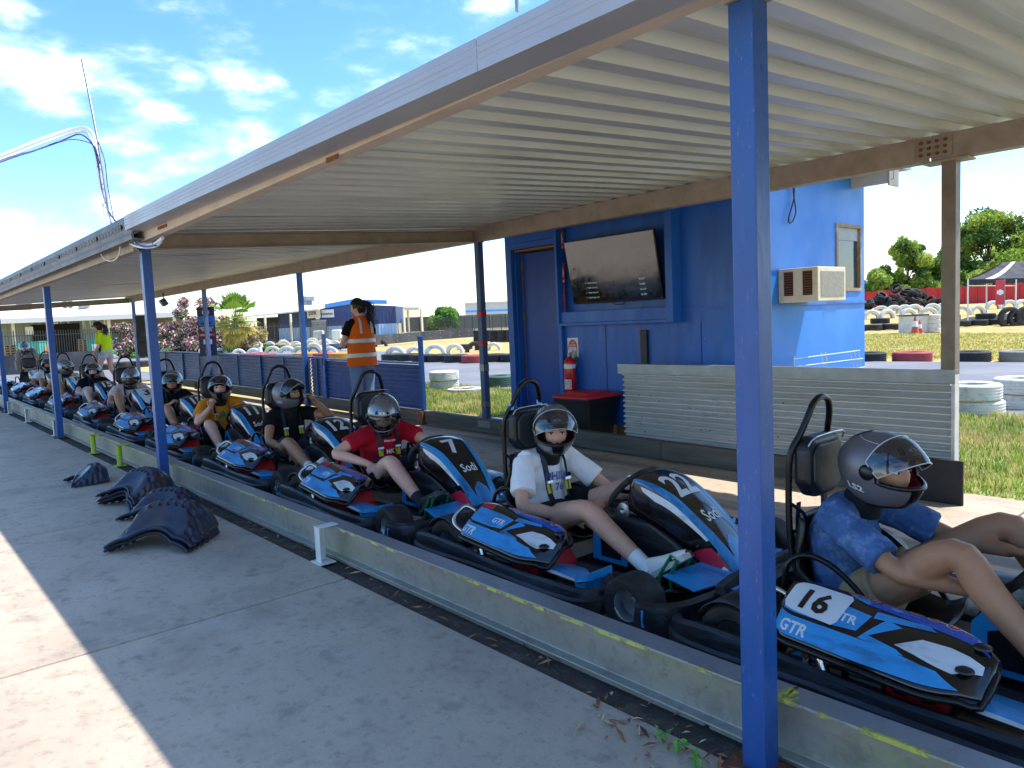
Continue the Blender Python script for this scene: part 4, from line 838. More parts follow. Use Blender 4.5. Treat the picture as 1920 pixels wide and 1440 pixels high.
    MB().tube([(.74, -.65, .12), (.80, -.655, .10), (.83, -.66, .085)], .026, 8).obj('rubber_boot', m_rub, k)
    # seat
    prof = np.array([(-.045, .50), (-.06, .40), (-.05, .28), (.0, .16), (.10, .10), (.25, .085), (.42, .10), (.50, .145)]); prof, _ = spline(np.c_[prof, prof[:, 0] * 0], 3); n = len(prof); P = []
    for i, p in enumerate(prof):
        t = i / (n - 1); hw = .19 + .03 * math.sin(t * 3.1); row = []
        for v in np.linspace(-1, 1, 13):
            up = .17 * abs(v) ** 3 * (.35 + .65 * math.sin(min(1, t * 1.15) * math.pi)); fx = max(0, 1 - t * 2.2); row.append((p[0] + up * fx * 1.1, v * hw, p[1] + up * (1 - fx * .8)))
        P.append(row)
    st = MB().grid(np.array(P)).obj('seat', m_blk, k, smooth=60); md = st.modifiers.new('t', 'SOLIDIFY'); md.thickness = .014
    # roll hoop and headrest
    hp = [(.02, -.15, .14), (-.045, -.15, .36), (-.055, -.15, .60), (-.045, -.15, .76), (-.02, -.118, .84), (.0, -.092, .91), (.01, -.06, .965), (.012, 0, .985)]
    hp = hp + [(a, -b, c) for a, b, c in hp[-2::-1]]
    hoop = MB().tube(hp, .0135, 10, sub=4).obj('roll_hoop', m_blkm, k, smooth=60)
    oc = lambda w, h, c, z: [(-w + c, z - h), (w - c, z - h), (w, z - h + c), (w, z + h - c * .7), (w - c * .7, z + h), (-w + c * .7, z + h), (-w, z + h - c * .7), (-w, z - h + c)]
    hr = MB().prism(oc(.145, .125, .06, .705), -.04, .035, 'x').obj('headrest', m_blk, k, bevel=.022, seg=3)
    MB().prism(oc(.12, .10, .055, .70), .030, .046, 'x').obj('pad', m_vinyl, hr, bevel=.01, seg=2)
    MB().tube([(.03, -.145, .80), (.045, -.11, .835), (.045, .11, .835), (.03, .145, .80)], .004, 6, sub=3).obj('piping', m_alu, hr)
    MB().tube([(-.05, -.15, .56), (-.01, -.12, .52), (0, -.115, .48), (-.03, -.13, .44)], .008, 6, sub=4).obj('strap_hook', m_blkm, hoop)
    MB().tube([(-.05, -.15, .44), (-.02, 0, .43), (-.05, .15, .44)], .009, 6, sub=4).obj('cross_bar', m_blkm, hoop)
    for s in (-1, 1):
        mb = MB(); pts = [(-.03, s * .115, .56), (-.035, s * .118, .46), (-.02, s * .12, .32), (-.01, s * .12, .18)]
        mb.tube(pts, .022, 4, sub=3, sq=.12, up=(1, 0, 0)); mb.obj('hanging_strap', m_strap, hoop)
    # side frame beside the seat
    MB().tube([(-.0, -.30, .20), (.02, -.30, .36), (.10, -.27, .40), (.22, -.25, .34), (.36, -.26, .20), (.42, -.27, .10)], .012, 8, sub=4).obj('seat_frame', m_blkm, k, smooth=60)
    MB().tube([(-.0, .30, .20), (.02, .30, .36), (.10, .27, .40), (.22, .25, .34), (.36, .26, .20), (.42, .27, .10)], .012, 8, sub=4).obj('seat_frame', m_blkm, k, smooth=60)
    # steering
    c = np.array((.785, 0, .455)); ax = np.array((-.74, 0, .67)); ax /= np.linalg.norm(ax); uu = np.array((0, 1., 0)); vv = np.cross(ax, uu)
    vv = vv if vv[2] > 0 else -vv; ring = []
    for a in np.arange(20) * 2 * math.pi / 20:
        yy = .15 * math.cos(a); zz = .145 * math.sin(a); zz = max(zz, -.115) if zz < 0 else min(zz, .135); ring.append(tuple(c + uu * yy + vv * zz))
    sw = MB().tube(ring, .0155, 8, sub=2, closed=True).obj('steering_wheel', m_rub, k, smooth=60)
    for a in (0.15, math.pi - .15, -math.pi / 2): MB().beam(tuple(c - ax * .035), tuple(c + uu * .14 * math.cos(a) + vv * (.12 if a < 0 else .13) * math.sin(a)), .028, .008, tuple(ax)).obj('spoke', m_blkm, sw)
    MB().tube([tuple(c - ax * .02), (1.06, 0, .16)], .013, 8).obj('steering_column', m_chr, k, smooth=60)
    MB().lathe([(0, -.012), (.035, -.012), (.035, .012), (0, .012)], tuple(c - ax * .04), 14, np.array(Vector(ax).to_track_quat('Z', 'Y').to_matrix())).obj('wheel_hub', m_alu, sw)
    # console between the legs with fuel cap and clamp
    pf = [(.60, .06), (.61, .26), (.66, .305), (.82, .335), (.98, .335), (1.12, .27), (1.25, .18), (1.30, .11), (1.29, .06)]
    cs = MB().prism(pf, -.125, .125, 'y').obj('fuel_tank', m_kblk, k, bevel=.03, seg=3)
    for s in (-1, 1): MB().prism([(.60, .075), (.605, .24), (.64, .285), (.70, .285), (.83, .165), (.83, .075)], s * .1255, s * .128, 'y').obj('blue_decal', m_kblue, cs)
    MB().prism([(.66, .10), (.655, .22), (.70, .235), (.79, .15), (.79, .10)], -.1285, -.1305, 'y').obj('black_cutout', m_blk, cs)
    MB().lathe([(0, .04), (.032, .04), (.034, .0), (.045, 0), (.045, -.012)], (.97, -.045, .345), 18).obj('fuel_cap', m_blk, cs, smooth=35)
    MB().lathe([(0, -.03), (.04, -.03), (.043, .0), (.04, .03), (.015, .035), (0, .02)], (.80, -.085, .36), 16, RX).obj('clamp', m_alu, cs, smooth=35)
    MB().bb((.83, -.10, .345), (.93, .02, .362)).obj('bracket', m_alu, cs, bevel=.004); MB().tube([(.72, -.08, .33), (.70, -.09, .38), (.76, -.08, .40), (.84, -.06, .37)], .007, 6, sub=4).obj('hose', m_blk, cs)
    engine_cover(k, 1)
    return k
KARTS = [('16', -1.48, 2.95, 0, 'black-fronted blue kart with 16 on its engine cover, nearest the camera'), ('22', -3.27, 2.95, 0, 'blue and black kart numbered 22 beside the nearest blue post'),
         ('7', -5.08, 2.95, 0, 'blue and black kart numbered 7 with driver in red shirt'), ('12', -6.74, 2.95, 0, 'black-fronted kart numbered 12 whose driver turns away'),
         ('11', -8.5, 2.95, 0, 'black-fronted kart numbered 11 with driver in orange shirt'), ('18', -10.22, 2.95, 0, 'blue and black kart numbered 18 behind the second blue post'),
         ('3', -12.15, 2.95, 1, 'kart with white front panel numbered 3, nearest white-fronted one'), ('15', -14.55, 2.98, 0, 'black-fronted kart numbered 15 far down the row'),
         ('8', -16.9, 3.0, 1, 'kart with white front panel numbered 8 behind the third blue post'), ('10', -19.0, 3.05, 1, 'kart with white front panel numbered 10, farthest in the row with a visible number'),
         ('6', -20.9, 3.0, 1, 'blue kart at the far left edge of the row')]
proto = build_kart(); KR = {}
for i, (num, x, y, wh, lab) in enumerate(KARTS):
    k = proto if i == 0 else copy_tree(proto)
    k.location = (x, y, zg(x)); k.rotation_euler = (0, rad(.5) if x < -2 else 0, rad((0, 1.0, -1.2, .8, -.6, 1.5, -1, .5, 1, -1, 0)[i])); k['label'] = lab; k['category'] = 'go-kart'; k['group'] = 'karts queued nose to tail in the lane'; KR[num] = k
for (num, x, y, wh, lab) in KARTS: nassau(KR[num], num, wh)
for ch in list(KR['16'].children):
    if ch.name.startswith('engine_cover'):
        for g in list(ch.children): bpy.data.objects.remove(g)
        bpy.data.objects.remove(ch)
engine_cover(KR['16'], 1, '16')
for ch in KR['22'].children:
    if ch.name.startswith('roll_hoop'):
        for y in (-.12, .122): MB().lathe([(.0165, -.018), (.0165, .018)], (-.022, y * .95, .84), 10).obj('blue_tape', mat('pale_blue', '#7fb2ee', .5), ch)
# ================================================================== people
m_skin = mat('skin', '#cb9c84', .52, var=.12, scale=7, dirt='#b8705a', dirt_amt=.35, dscale=5, spec=.35); m_skin2 = mat('skin_tan', '#b08263', .5, var=.12, scale=7, dirt='#9c5a42', dirt_amt=.35, dscale=5, spec=.4); m_skin3 = mat('skin_pale', '#dba892', .5, var=.10, scale=7, dirt='#cc8876', dirt_amt=.35, dscale=5)
for q_ in (m_skin, m_skin2, m_skin3):
    b_ = q_.node_tree.nodes['Principled BSDF']; b_.inputs['Subsurface Weight'].default_value = .3; b_.inputs['Subsurface Radius'].default_value = (1, .35, .2); b_.inputs['Subsurface Scale'].default_value = .012
m_eyew = mat('eye_white', '#e8e4df', .2, var=.0); m_iris = mat('iris', '#3a2a1c', .15, var=.0); m_lip = mat('lip', '#b06a5c', .5); m_brow = mat('brow', '#2c1c12', .8)
def remesh(mb, vox, it=4, name='tmp'):
    me = bpy.data.meshes.new(name); me.from_pydata(mb.v, [], mb.f); fixn(me); o = bpy.data.objects.new(name, me); COL.objects.link(o)
    md = o.modifiers.new('r', 'REMESH'); md.mode = 'VOXEL'; md.voxel_size = vox; md.use_smooth_shade = True
    sm = o.modifiers.new('s', 'SMOOTH'); sm.factor = .5; sm.iterations = it
    dg = bpy.context.evaluated_depsgraph_get(); out = bpy.data.meshes.new_from_object(o.evaluated_get(dg)); bpy.data.objects.remove(o); bpy.data.meshes.remove(me)
    out.polygons.foreach_set('use_smooth', [True] * len(out.polygons)); return out
def head_pts(n=36, m=26, female=False):
    P = []
    for t in np.linspace(.02, math.pi - .02, m):
        row = []
        for a in np.arange(n) * 2 * math.pi / n:
            x, y, z = math.sin(t) * math.cos(a), math.sin(t) * math.sin(a), math.cos(t)
            X, Yy, Z = .098 * x, .076 * y, .122 * z
            if Z < -.01: f = 1 - .30 * min(1, (-Z - .01) / .11); Yy *= f; X *= (1 - .10 * min(1, (-Z) / .12)) if x < 0 else 1
            if x > 0:
                g = lambda cy, cz, sy, sz: math.exp(-((Yy - cy) / sy) ** 2 - ((Z - cz) / sz) ** 2)
                X += .024 * g(0, -.022, .011, .018) + .010 * g(0, .008, .009, .022) + .005 * g(0, .036, .045, .012) - .010 * (g(.031, .012, .016, .012) + g(-.031, .012, .016, .012)) + .007 * g(0, -.058, .022, .010) + .010 * g(0, -.098, .024, .018) - .004 * g(0, -.074, .02, .006) + .004 * (g(.042, -.015, .018, .018) + g(-.042, -.015, .018, .018))
                X -= .010 * max(0, x - .75) * 2
            row.append((X, Yy, Z))
        P.append(row)
    return np.array(P)
HEAD = head_pts()
def hand(mb, wr, d, up, thumb, curl=.6, sc=1.):
    """wr wrist, d pointing direction, up = back of hand, thumb = +-1 side"""
    wr = np.array(wr, float); d = np.array(d, float); d /= np.linalg.norm(d); up = np.array(up, float); up -= d * np.dot(up, d); up /= np.linalg.norm(up); sd = np.cross(d, up) * thumb
    pc = wr + d * .045 * sc
    mb.tube([wr - d * .02, wr + d * .02 * sc, pc, wr + d * .082 * sc], [.027 * sc, .034 * sc, .040 * sc, .036 * sc], 10, sub=2, sq=.45, up=tuple(up))
    for i, (o, L) in enumerate([(.029, .070), (.010, .079), (-.010, .073), (-.028, .058)]):
        p = wr + d * (.078 + (.0, .004, .001, -.006)[i]) * sc + sd * o * sc; pts = [p]; a = .12
        for k, f in enumerate((.42, .33, .25)):
            a += curl * (.55, .75, .6)[k] * (1 + .08 * i); p = p + (d * math.cos(a) - up * math.sin(a)) * L * f * sc; pts.append(p)
        mb.tube(pts, [.0095 * sc, .009 * sc, .0082 * sc, .0068 * sc], 7, sub=2)
    p = wr + d * .022 * sc + sd * .03 * sc; q = p + (d * .62 + sd * .62 - up * .25) * .036 * sc; e = q + (d * .9 + sd * .1 - up * .35 * curl) * .032 * sc
    mb.tube([p - sd * .01 * sc, p, q, e], [.014 * sc, .0135 * sc, .0105 * sc, .008 * sc], 7, sub=2)
def limb(mb, pts, rs, n=12, sq=None, up=(0, 0, 1)): mb.tube(pts, rs, n, sub=4, sq=sq, up=up)
def arm(mb, sh, el, wr, r=1.):
    sh, el, wr = map(np.array, (sh, el, wr)); limb(mb, [sh, sh + (el - sh) * .35, el, el + (wr - el) * .3, wr], [.05 * r, .048 * r, .036 * r, .039 * r, .025 * r])
def leg(mb, hp, kn, an, r=1.):
    hp, kn, an = map(np.array, (hp, kn, an)); limb(mb, [hp, hp + (kn - hp) * .4, kn, kn + (an - kn) * .3, an], [.088 * r, .078 * r, .054 * r, .056 * r, .034 * r])
def put(mb, P, c, R): mb.grid(P @ R.T + c, cv=True)
def facing(yaw, pitch=0, roll=0): return rotm(0, 0, yaw) @ rotm(0, -pitch, 0) @ rotm(roll, 0, 0)
def finish_body(mb, vox, skin, head_c, R, face=True, name='body', parent=None, female=False, eyes=True):
    me = remesh(mb, vox, 4); me.materials.append(skin)
    if eyes:
        b = MB()
        for s in (-1, 1):
            c = head_c + R @ np.array((.0785, s * .031, .011)); b.sphere(c, (.0115, .0125, .0085), 10, 8, 0, R)
            c2 = head_c + R @ np.array((.0862, s * .0315, .011)); b.sphere(c2, (.0045, .0068, .0072), 8, 6, 1, R)
            b.tube([head_c + R @ np.array(p) for p in ((.090, s * .014, .031), (.092, s * .030, .036), (.080, s * .050, .030))], [.003, .0042, .002], 6, 3, 3)
            b.tube([head_c + R @ np.array(p) for p in ((.085, s * .018, .016), (.0915, s * .031, .0185), (.082, s * .044, .015))], .0034, 6, 3, 3)
        b.tube([head_c + R @ np.array(p) for p in ((.088, -.024, -.060), (.1035, 0, -.0575), (.088, .024, -.060))], [.003, .0065, .003], 7, 2, 3)
        em = b.mesh('e', [m_eyew, m_iris, m_lip, m_brow], 60)
        bm = bmesh.new(); bm.from_mesh(me); n0 = len(bm.faces); bm.from_mesh(em); bm.faces.ensure_lookup_table()
        for f in bm.faces[n0:]: f.material_index += 1; f.smooth = True
        bm.to_mesh(me); bm.free(); bpy.data.meshes.remove(em)
        for m in (m_eyew, m_iris, m_lip, m_brow): me.materials.append(m)
    return link(name, me, parent)
# ---- helmet
m_vis = bpy.data.materials.new('visor'); m_vis.use_nodes = True
def _vis():
    nt = m_vis.node_tree; N = nt.nodes; L = nt.links; N.clear(); o = N.new('ShaderNodeOutputMaterial'); mx = N.new('ShaderNodeMixShader'); t = N.new('ShaderNodeBsdfTransparent'); t.inputs[0].default_value = (.55, .57, .6, 1)
    g = N.new('ShaderNodeBsdfGlossy'); g.inputs['Roughness'].default_value = .06; fr = N.new('ShaderNodeLayerWeight'); fr.inputs[0].default_value = .35; mp = N.new('ShaderNodeMapRange'); mp.inputs[3].default_value = .10; mp.inputs[4].default_value = .85
    L.new(fr.outputs['Fresnel'], mp.inputs[0]); L.new(mp.outputs[0], mx.inputs[0]); L.new(t.outputs[0], mx.inputs[1]); L.new(g.outputs[0], mx.inputs[2]); L.new(mx.outputs[0], o.inputs[0])
_vis()
m_hel = mat('helmet_gunmetal', '#8f9094', .30, .7, var=.06, scale=5, coat=.25); m_hel2 = mat('helmet_matt', '#77757a', .40, .5, var=.05, scale=5); m_lin = mat('helmet_lining', '#8f1526', .8); m_hblk = mat('helmet_black', '#101114', .3, var=.05)
def hel_pt(th, ph, k=1.):
    x, y, z = math.cos(ph) * math.cos(th), math.cos(ph) * math.sin(th), math.sin(ph)
    X = (.158 if x > 0 else .168) * x; Y = .124 * y; Z = (.142 if z > 0 else .150) * z
    if z < 0 and x > 0: X += .030 * (-z) * x * 1.4; Y *= 1 - .16 * (-z) * x
    if z < 0 and x < 0: X *= 1 + .10 * z * 1.0
    if z > 0 and x < 0: X -= .012 * math.sin(min(1, z) * math.pi)
    return np.array((X, Y, Z)) * k
TH = np.linspace(-math.pi, math.pi, 65)[:-1]; PH = np.linspace(rad(-62), rad(89.5), 34)
def port(th, P, grow=0.):
    a = abs(th); lim = rad(66) + grow
    if a > lim or P[0] < 0: return False
    lo = -.048 - .010 * math.cos(th) + .018 * (a / lim) ** 3 - grow * .05; hi = .056 - .030 * (a / lim) ** 3 + grow * .05
    return lo < P[2] < hi
def helmet_shell(k, grow=0.):
    G = np.array([[hel_pt(t, p, k) for p in PH] for t in TH]); mb = MB(); n, m = G.shape[:2]; fs = []
    for i in range(n):
        for j in range(m - 1):
            i2 = (i + 1) % n; c = (G[i, j] + G[i2, j] + G[i, j + 1] + G[i2, j + 1]) / 4; th = math.atan2(c[1] / .124, c[0] / .158)
            if not port(th, c / k, grow): fs.append((i * m + j, i2 * m + j, i2 * m + j + 1, i * m + j + 1))
    mb.add(G.reshape(-1, 3), fs); return mb
def port_loop(k, n=44):
    lim = rad(66); top = []; bot = []
    for t in np.linspace(-lim, lim, n // 2):
        a = abs(t); lo = -.048 - .010 * math.cos(t) + .018 * (a / lim) ** 3; hi = .056 - .030 * (a / lim) ** 3
        for zz, arr in ((hi, top), (lo, bot)):
            p0, p1 = -1.2, 1.4
            for _ in range(22):
                pm = (p0 + p1) / 2
                if hel_pt(t, pm)[2] < zz: p0 = pm
                else: p1 = pm
            arr.append(hel_pt(t, (p0 + p1) / 2, k))
    return top + bot[::-1]
def visor_mesh(k):
    P = []; lim = rad(72)
    for t in np.linspace(-lim, lim, 25):
        row = []; a = abs(t); lo = -.058 + .022 * (a / lim) ** 2; hi = .068 - .036 * (a / lim) ** 3
        for q in np.linspace(0, 1, 7):
            zz = lo + (hi - lo) * q; p0, p1 = -1.2, 1.4
            for _ in range(20):
                pm = (p0 + p1) / 2
                if hel_pt(t, pm)[2] < zz: p0 = pm
                else: p1 = pm
            row.append(hel_pt(t, (p0 + p1) / 2, k))
        P.append(row)
    return np.array(P)
_HM = {}
def hel_meshes():
    _HM['shell'] = helmet_shell(1.0).mesh('shell', m_hel, 60); _HM['shell2'] = helmet_shell(1.0).mesh('shell', m_hel2, 60)
    _HM['lining'] = helmet_shell(.90, -.02).mesh('lining', m_lin, 60)
    _HM['rim'] = MB().tube([tuple(p) for p in port_loop(.985)], .009, 8, closed=True).mesh('rim', m_hblk, 60)
    low = [hel_pt(t, PH[0], .97) for t in TH[::2]]; _HM['edge'] = MB().tube([tuple(p) for p in low], .010, 8, closed=True).mesh('edge', m_hblk, 60)
    V = visor_mesh(1.03); mb = MB().grid(V); _HM['visor'] = mb.mesh('visor', m_vis, 60)
    ed = list(V[:, 0]) + list(V[-1, 1:-1]) + list(V[::-1, -1]) + list(V[0, -2:0:-1]); _HM['vedge'] = MB().tube([tuple(p) for p in ed], .0022, 5, closed=True).mesh('visor_edge', mat('visor_edge', '#b9c3cc', .15), 60)
    G = np.array([[hel_pt(t, p, 1.006) for p in np.linspace(rad(-60), rad(-24), 6)] for t in np.linspace(-.34, .34, 7)]); _HM['chin'] = MB().grid(G).mesh('chin', m_hblk, 60)
    mb = MB()
    for s in (-1, 1):
        t = [(s * .20, .95), (s * .34, .62), (s * .44, .62), (s * .30, 1.0)]; mb.add([hel_pt(a, b, 1.010) for a, b in [(s * .30, .50), (s * .52, .50), (s * .52, .62), (s * .44, 1.02), (s * .34, .66)]], [(0, 1, 2, 3, 4)])
    _HM['spikes'] = mb.mesh('vents', m_hblk, 60)
    a = np.arange(16) * math.pi / 8; mb = MB().add([hel_pt(.20 * math.cos(t), .60 + .05 * math.sin(t), 1.045) for t in a], [tuple(range(16))]); _HM['badge'] = mb.mesh('badge', m_whp)
    mb = MB(); V2, T2 = text_tris('M', .03); mb.add([hel_pt(x * .09, .60 + y * .07, 1.048) for x, y in V2], T2); _HM['badge_m'] = mb.mesh('badge_letter', m_hblk)
    for s in (-1, 1):
        mb = MB(); V2, T2 = text_tris('LS2', .02); mb.add([hel_pt(s * (1.75 - .25 * x * 1), -.40 + y * .17 - x * .06 * 1, 1.008) for x, y in V2], T2) if s < 0 else mb.add([hel_pt(1.75 + .25 * x, -.40 + y * .17 + x * .06, 1.008) for x, y in V2], T2); _HM['ls2%d' % s] = mb.mesh('brand', m_knum)
        _HM['pivot%d' % s] = MB().sphere(hel_pt(s * rad(78), .02, 1.0), (.034, .012, .030), 12, 8).mesh('pivot_cover', m_hblk, 60)
    _HM['fin'] = MB().grid(np.array([[hel_pt(math.pi + a, b, 1.02 + .02 * math.cos(a * 2.2)) for b in np.linspace(.75, 1.35, 6)] for a in np.linspace(-.55, .55, 7)])).mesh('spoiler', m_hblk, 60)
    _HM['stripe'] = MB().tube([tuple(hel_pt(t, .95 - .25 * math.cos(t), 1.004)) for t in np.linspace(rad(60), rad(300), 24)], .0018, 5).mesh('pinstripe', m_alu)
hel_meshes()
def helmet(parent, c, R, vis='open', ang=48, kind=1, sc=.98):
    L3 = lambda nm, me, p: link(nm, me, p)
    h = L3('helmet', _HM['shell' if kind == 1 else 'shell2'], parent); M = Matrix([list(r) for r in R]).to_4x4(); M.translation = Vector(c); h.matrix_local = M @ Matrix.Scale(sc, 4)
    for nm in ('lining', 'rim', 'edge', 'chin', 'fin', 'stripe'): L3({'rim': 'port_seal', 'edge': 'neck_seal', 'chin': 'chin_vent', 'fin': 'spoiler', 'stripe': 'pinstripe', 'lining': 'lining'}[nm], _HM[nm], h)
    L3('pivot_cover', _HM['pivot1'], h); L3('pivot_cover', _HM['pivot-1'], h)
    L3('badge', _HM['badge'], h); L3('badge_letter', _HM['badge_m'], h)
    L3('vents', _HM['spikes'], h)
    if kind == 2: L3('brand', _HM['ls21'], h); L3('brand', _HM['ls2-1'], h)
    for nm in ('visor', 'vedge'):
        v = L3('visor' if nm == 'visor' else 'visor_edge', _HM[nm], h)
        if vis == 'open':
            pv = Vector((.028, 0, .012)); v.matrix_local = Matrix.Translation(pv) @ Matrix.Rotation(-rad(ang), 4, 'Y') @ Matrix.Scale(1.03, 4) @ Matrix.Translation(-pv)
    return h
# ---- shoes
def shoe(parent, heel, d, up, m, sole):
    heel = np.array(heel, float); d = np.array(d, float); d /= np.linalg.norm(d); up = np.array(up, float); up -= d * np.dot(up, d); up /= np.linalg.norm(up); w = np.cross(up, d)
    st = [(-.02, .03, .055, .0), (.0, .034, .085, 0), (.05, .036, .09, 0), (.10, .04, .07, 0), (.16, .046, .055, .0), (.22, .043, .045, 0), (.262, .028, .032, .004), (.272, .012, .02, .006)]
    P = []
    for x, hw, h, z0 in st:
        a = np.linspace(0, 2 * math.pi, 15)[:-1]; P.append([heel + d * x + w * hw * math.cos(t) * (1 if math.sin(t) < 0 else .85) + up * ((z0 + .0) if math.sin(t) < -.3 else z0 + h * (.35 + .65 * max(0, math.sin(t)))) for t in a])
    mb = MB().grid(np.array(P), cv=True); o = mb.obj('shoe', m, parent, smooth=60); md = o.modifiers.new('s', 'SUBSURF'); md.levels = 1; md.render_levels = 1
    pl = [heel + d * x + w * hw * 1.06 * s for s in (1,) for x, hw, h, z in st] + [heel + d * x - w * hw * 1.06 for x, hw, h, z in st[::-1]]
    n = len(pl); mb = MB().add([p - up * .012 for p in pl] + [p + up * .014 for p in pl], [tuple(range(n)), tuple(range(2 * n - 1, n - 1, -1))] + [(i, (i + 1) % n, (i + 1) % n + n, i + n) for i in range(n)]); mb.obj('sole', sole, o)
m_cloth = {}
def cloth(name, col, **k):
    kw = dict(rough=.85, var=.10, scale=7, bump=.35, bscale=18, spec=.2); kw.update(k); return mat('cloth_' + name, col, **kw)
def driver(kart, label, shirt, shorts, skin, D, vox=.010, hel=None, near=False):
    """seated driver in kart coordinates; D overrides joints"""
    J = dict(pel=(.15, 0, .205), wst=(.10, 0, .33), chs=(.10, 0, .455), nek=(.14, 0, .565), hed=(.215, 0, .70), yaw=0, pitch=0, roll=0,
             shL=(.125, .165, .535), elL=(.33, .29, .37), wrL=(.52, .10, .30), hdL=(.6, -.5, -.1), shR=(.125, -.165, .535), elR=(.33, -.29, .37), wrR=(.52, -.10, .30), hdR=(.6, .5, -.1), upL=(0, .3, 1), upR=(0, -.3, 1), cuL=.7, cuR=.7, thL=-1, thR=1,
             hpL=(.20, .09, .20), knL=(.62, .20, .40), anL=(1.05, .24, .16), hpR=(.20, -.09, .20), knR=(.62, -.20, .40), anR=(1.05, -.24, .16), slv=.62)
    J.update(D); A = lambda k: np.array(J[k], float)
    p = thing('person', label, 'person', kart.location, kart.rotation_euler[2], 'drivers sitting in the karts'); p.rotation_euler = kart.rotation_euler
    mb = MB(); R = facing(rad(J['yaw']), rad(J['pitch']), rad(J['roll'])); hc = A('hed')
    mb.tube([A('pel'), A('wst'), A('chs'), A('nek') - (0.01, 0, .03)], [.105, .098, .108, .055], 14, sub=4, sq=[1.45, 1.3, 1.42, 1.3], up=(0, 1, 0))
    mb.tube([A('nek') - (0, 0, .03), (A('nek') + hc) / 2, hc - (0, 0, .03)], [.054, .052, .05], 12, sub=3); put(mb, HEAD, hc, R)
    mb.tube([A('shL'), A('chs') + (0, 0, .05), A('shR')], [.055, .075, .055], 12, sub=4)
    for s in 'LR':
        arm(mb, A('sh' + s), A('el' + s), A('wr' + s)); hand(mb, A('wr' + s), A('hd' + s), A('up' + s), J['th' + s], J['cu' + s]); leg(mb, A('hp' + s), A('kn' + s), A('an' + s))
        mb.tube([A('an' + s) + (-.02, 0, .0), A('an' + s) + (.06, 0, -.02)], [.034, .03], 8)
    finish_body(mb, vox, skin, hc, R, parent=p)
    c = MB(); f = J['slv']
    c.tube([A('pel') + (0, 0, -.02), A('wst'), A('chs'), A('nek') - (.008, 0, .012)], [.122, .122, .124, .072], 16, sub=4, sq=[1.42, 1.34, 1.38, 1.35], up=(0, 1, 0)); c.tube([A('shL'), A('chs') + (0, 0, .055), A('shR')], [.066, .088, .066], 12, sub=4)
    for s in 'LR':
        a, b = A('sh' + s), A('el' + s); c.tube([a - (b - a) * .05, a + (b - a) * .3, a + (b - a) * f], [.064, .068, .072], 12, sub=3)
    me = remesh(c, vox, 3); me.materials.append(shirt); sh_ = link('shirt', me, p)
    tex = bpy.data.textures.get('folds') or bpy.data.textures.new('folds', 'CLOUDS'); tex.noise_scale = .075
    md = sh_.modifiers.new('folds', 'DISPLACE'); md.texture = tex; md.strength = .013; md.mid_level = .5
    c = MB(); c.tube([A('pel') - (.06, 0, .0), A('pel') + (.05, 0, -.01)], [.125, .12], 14, sub=3, sq=1.35, up=(0, 1, 0))
    for s in 'LR':
        a, b = A('hp' + s), A('kn' + s); c.tube([a - (b - a) * .1, a + (b - a) * .3, a + (b - a) * J.get('leglen', .62)], [.10, .10, .098], 12, sub=3)
    me = remesh(c, vox, 3); me.materials.append(shorts); link('shorts', me, p)
    for s in 'LR':
        a, k2 = A('an' + s), A('kn' + s); u = (k2 - a) / np.linalg.norm(k2 - a); fd = np.cross(np.cross(u, (1, 0, .0)), u); fd = np.array(J.get('ft' + s, (.75, 0, .55)), float)
        MB().tube([a + u * .10, a + u * .04, a - u * .02], [.042, .039, .041], 12, sub=3).obj('sock', J.get('sock', mat('sock_white', '#e3e2df', .9)), p, smooth=60)
        shoe(p, a - u * .045 - fd / np.linalg.norm(fd) * .04, fd, np.cross(np.cross(fd, (0, 0, 1)), fd), J.get('shoe', mat('shoe_white', '#d8d4cf', .6)), J.get('sole', mat('sole_grey', '#b9b4ad', .7)))
    mb = MB(); mb.tube([A('nek') - (.0, 0, .035), A('nek') + (.02, 0, .02), (A('nek') + hc) / 2 + (0, 0, .01), hc - (0, 0, .05)], [.078, .074, .068, .075], 14, sub=3); mb.obj('balaclava', mat('cloth_black_knit', '#0f0f11', .95, bump=.4, bscale=80), p, smooth=60)
    if J.get('hood', True):
        Hh = HEAD * 1.035; Hh[:, :, 0] -= .004; n, m = Hh.shape[:2]; fs = []
        for i in range(n - 1):
            for j in range(m):
                q = (Hh[i, j] + Hh[i + 1, (j + 1) % m]) / 2
                if q[0] > .045 and abs(q[1]) < .056 and (-.075 if J.get('low') else -.04) < q[2] < J.get('hoodz', .034): continue
                fs.append((i * m + j, (i + 1) * m + j, (i + 1) * m + (j + 1) % m, i * m + (j + 1) % m))
        mb = MB().add(Hh.reshape(-1, 3) @ R.T + hc, fs); mb.obj('hood', mat('cloth_black_knit', '#0f0f11'), p, smooth=60)
    if hel: helmet(p, hc + R @ np.array((-.012, 0, .012)), R, **hel)
    # harness straps over the chest, part of the kart
    for s in (-1, 1):
        if not J.get('belt', True): break
        t = A('chs'); n = A('nek')
        pts = [(-.03, s * .10, .55), (n[0] - .045, s * .085, n[2] + .01), (n[0] + .05, s * .082, n[2] - .015), (t[0] + .118, s * .08, t[2] + .015), (A('wst')[0] + .142, s * .07, A('wst')[2] + .0), (A('pel')[0] + .145, s * .03, A('pel')[2] + .05)]
        b = MB().tube(pts, .023, 4, sub=5, sq=.10, up=(1, 0, .3)).obj('harness', m_strap, kart)
        q = np.array(pts[3]) * .35 + np.array(pts[4]) * .65; MB().box(q + (.003, 0, .005), (.008, .036, .055), rotm(0, rad(-14))).obj('yellow_webbing', m_yst, b); MB().box(q + (.004, 0, .042), (.010, .05, .02), rotm(0, rad(-14))).obj('buckle', m_alu, b, bevel=.003)
    return p, J
navy = cloth('navy', '#1c2233'); blk = cloth('black', '#141416', bump=.4); wht = cloth('white', '#e6e4e6', var=.04)
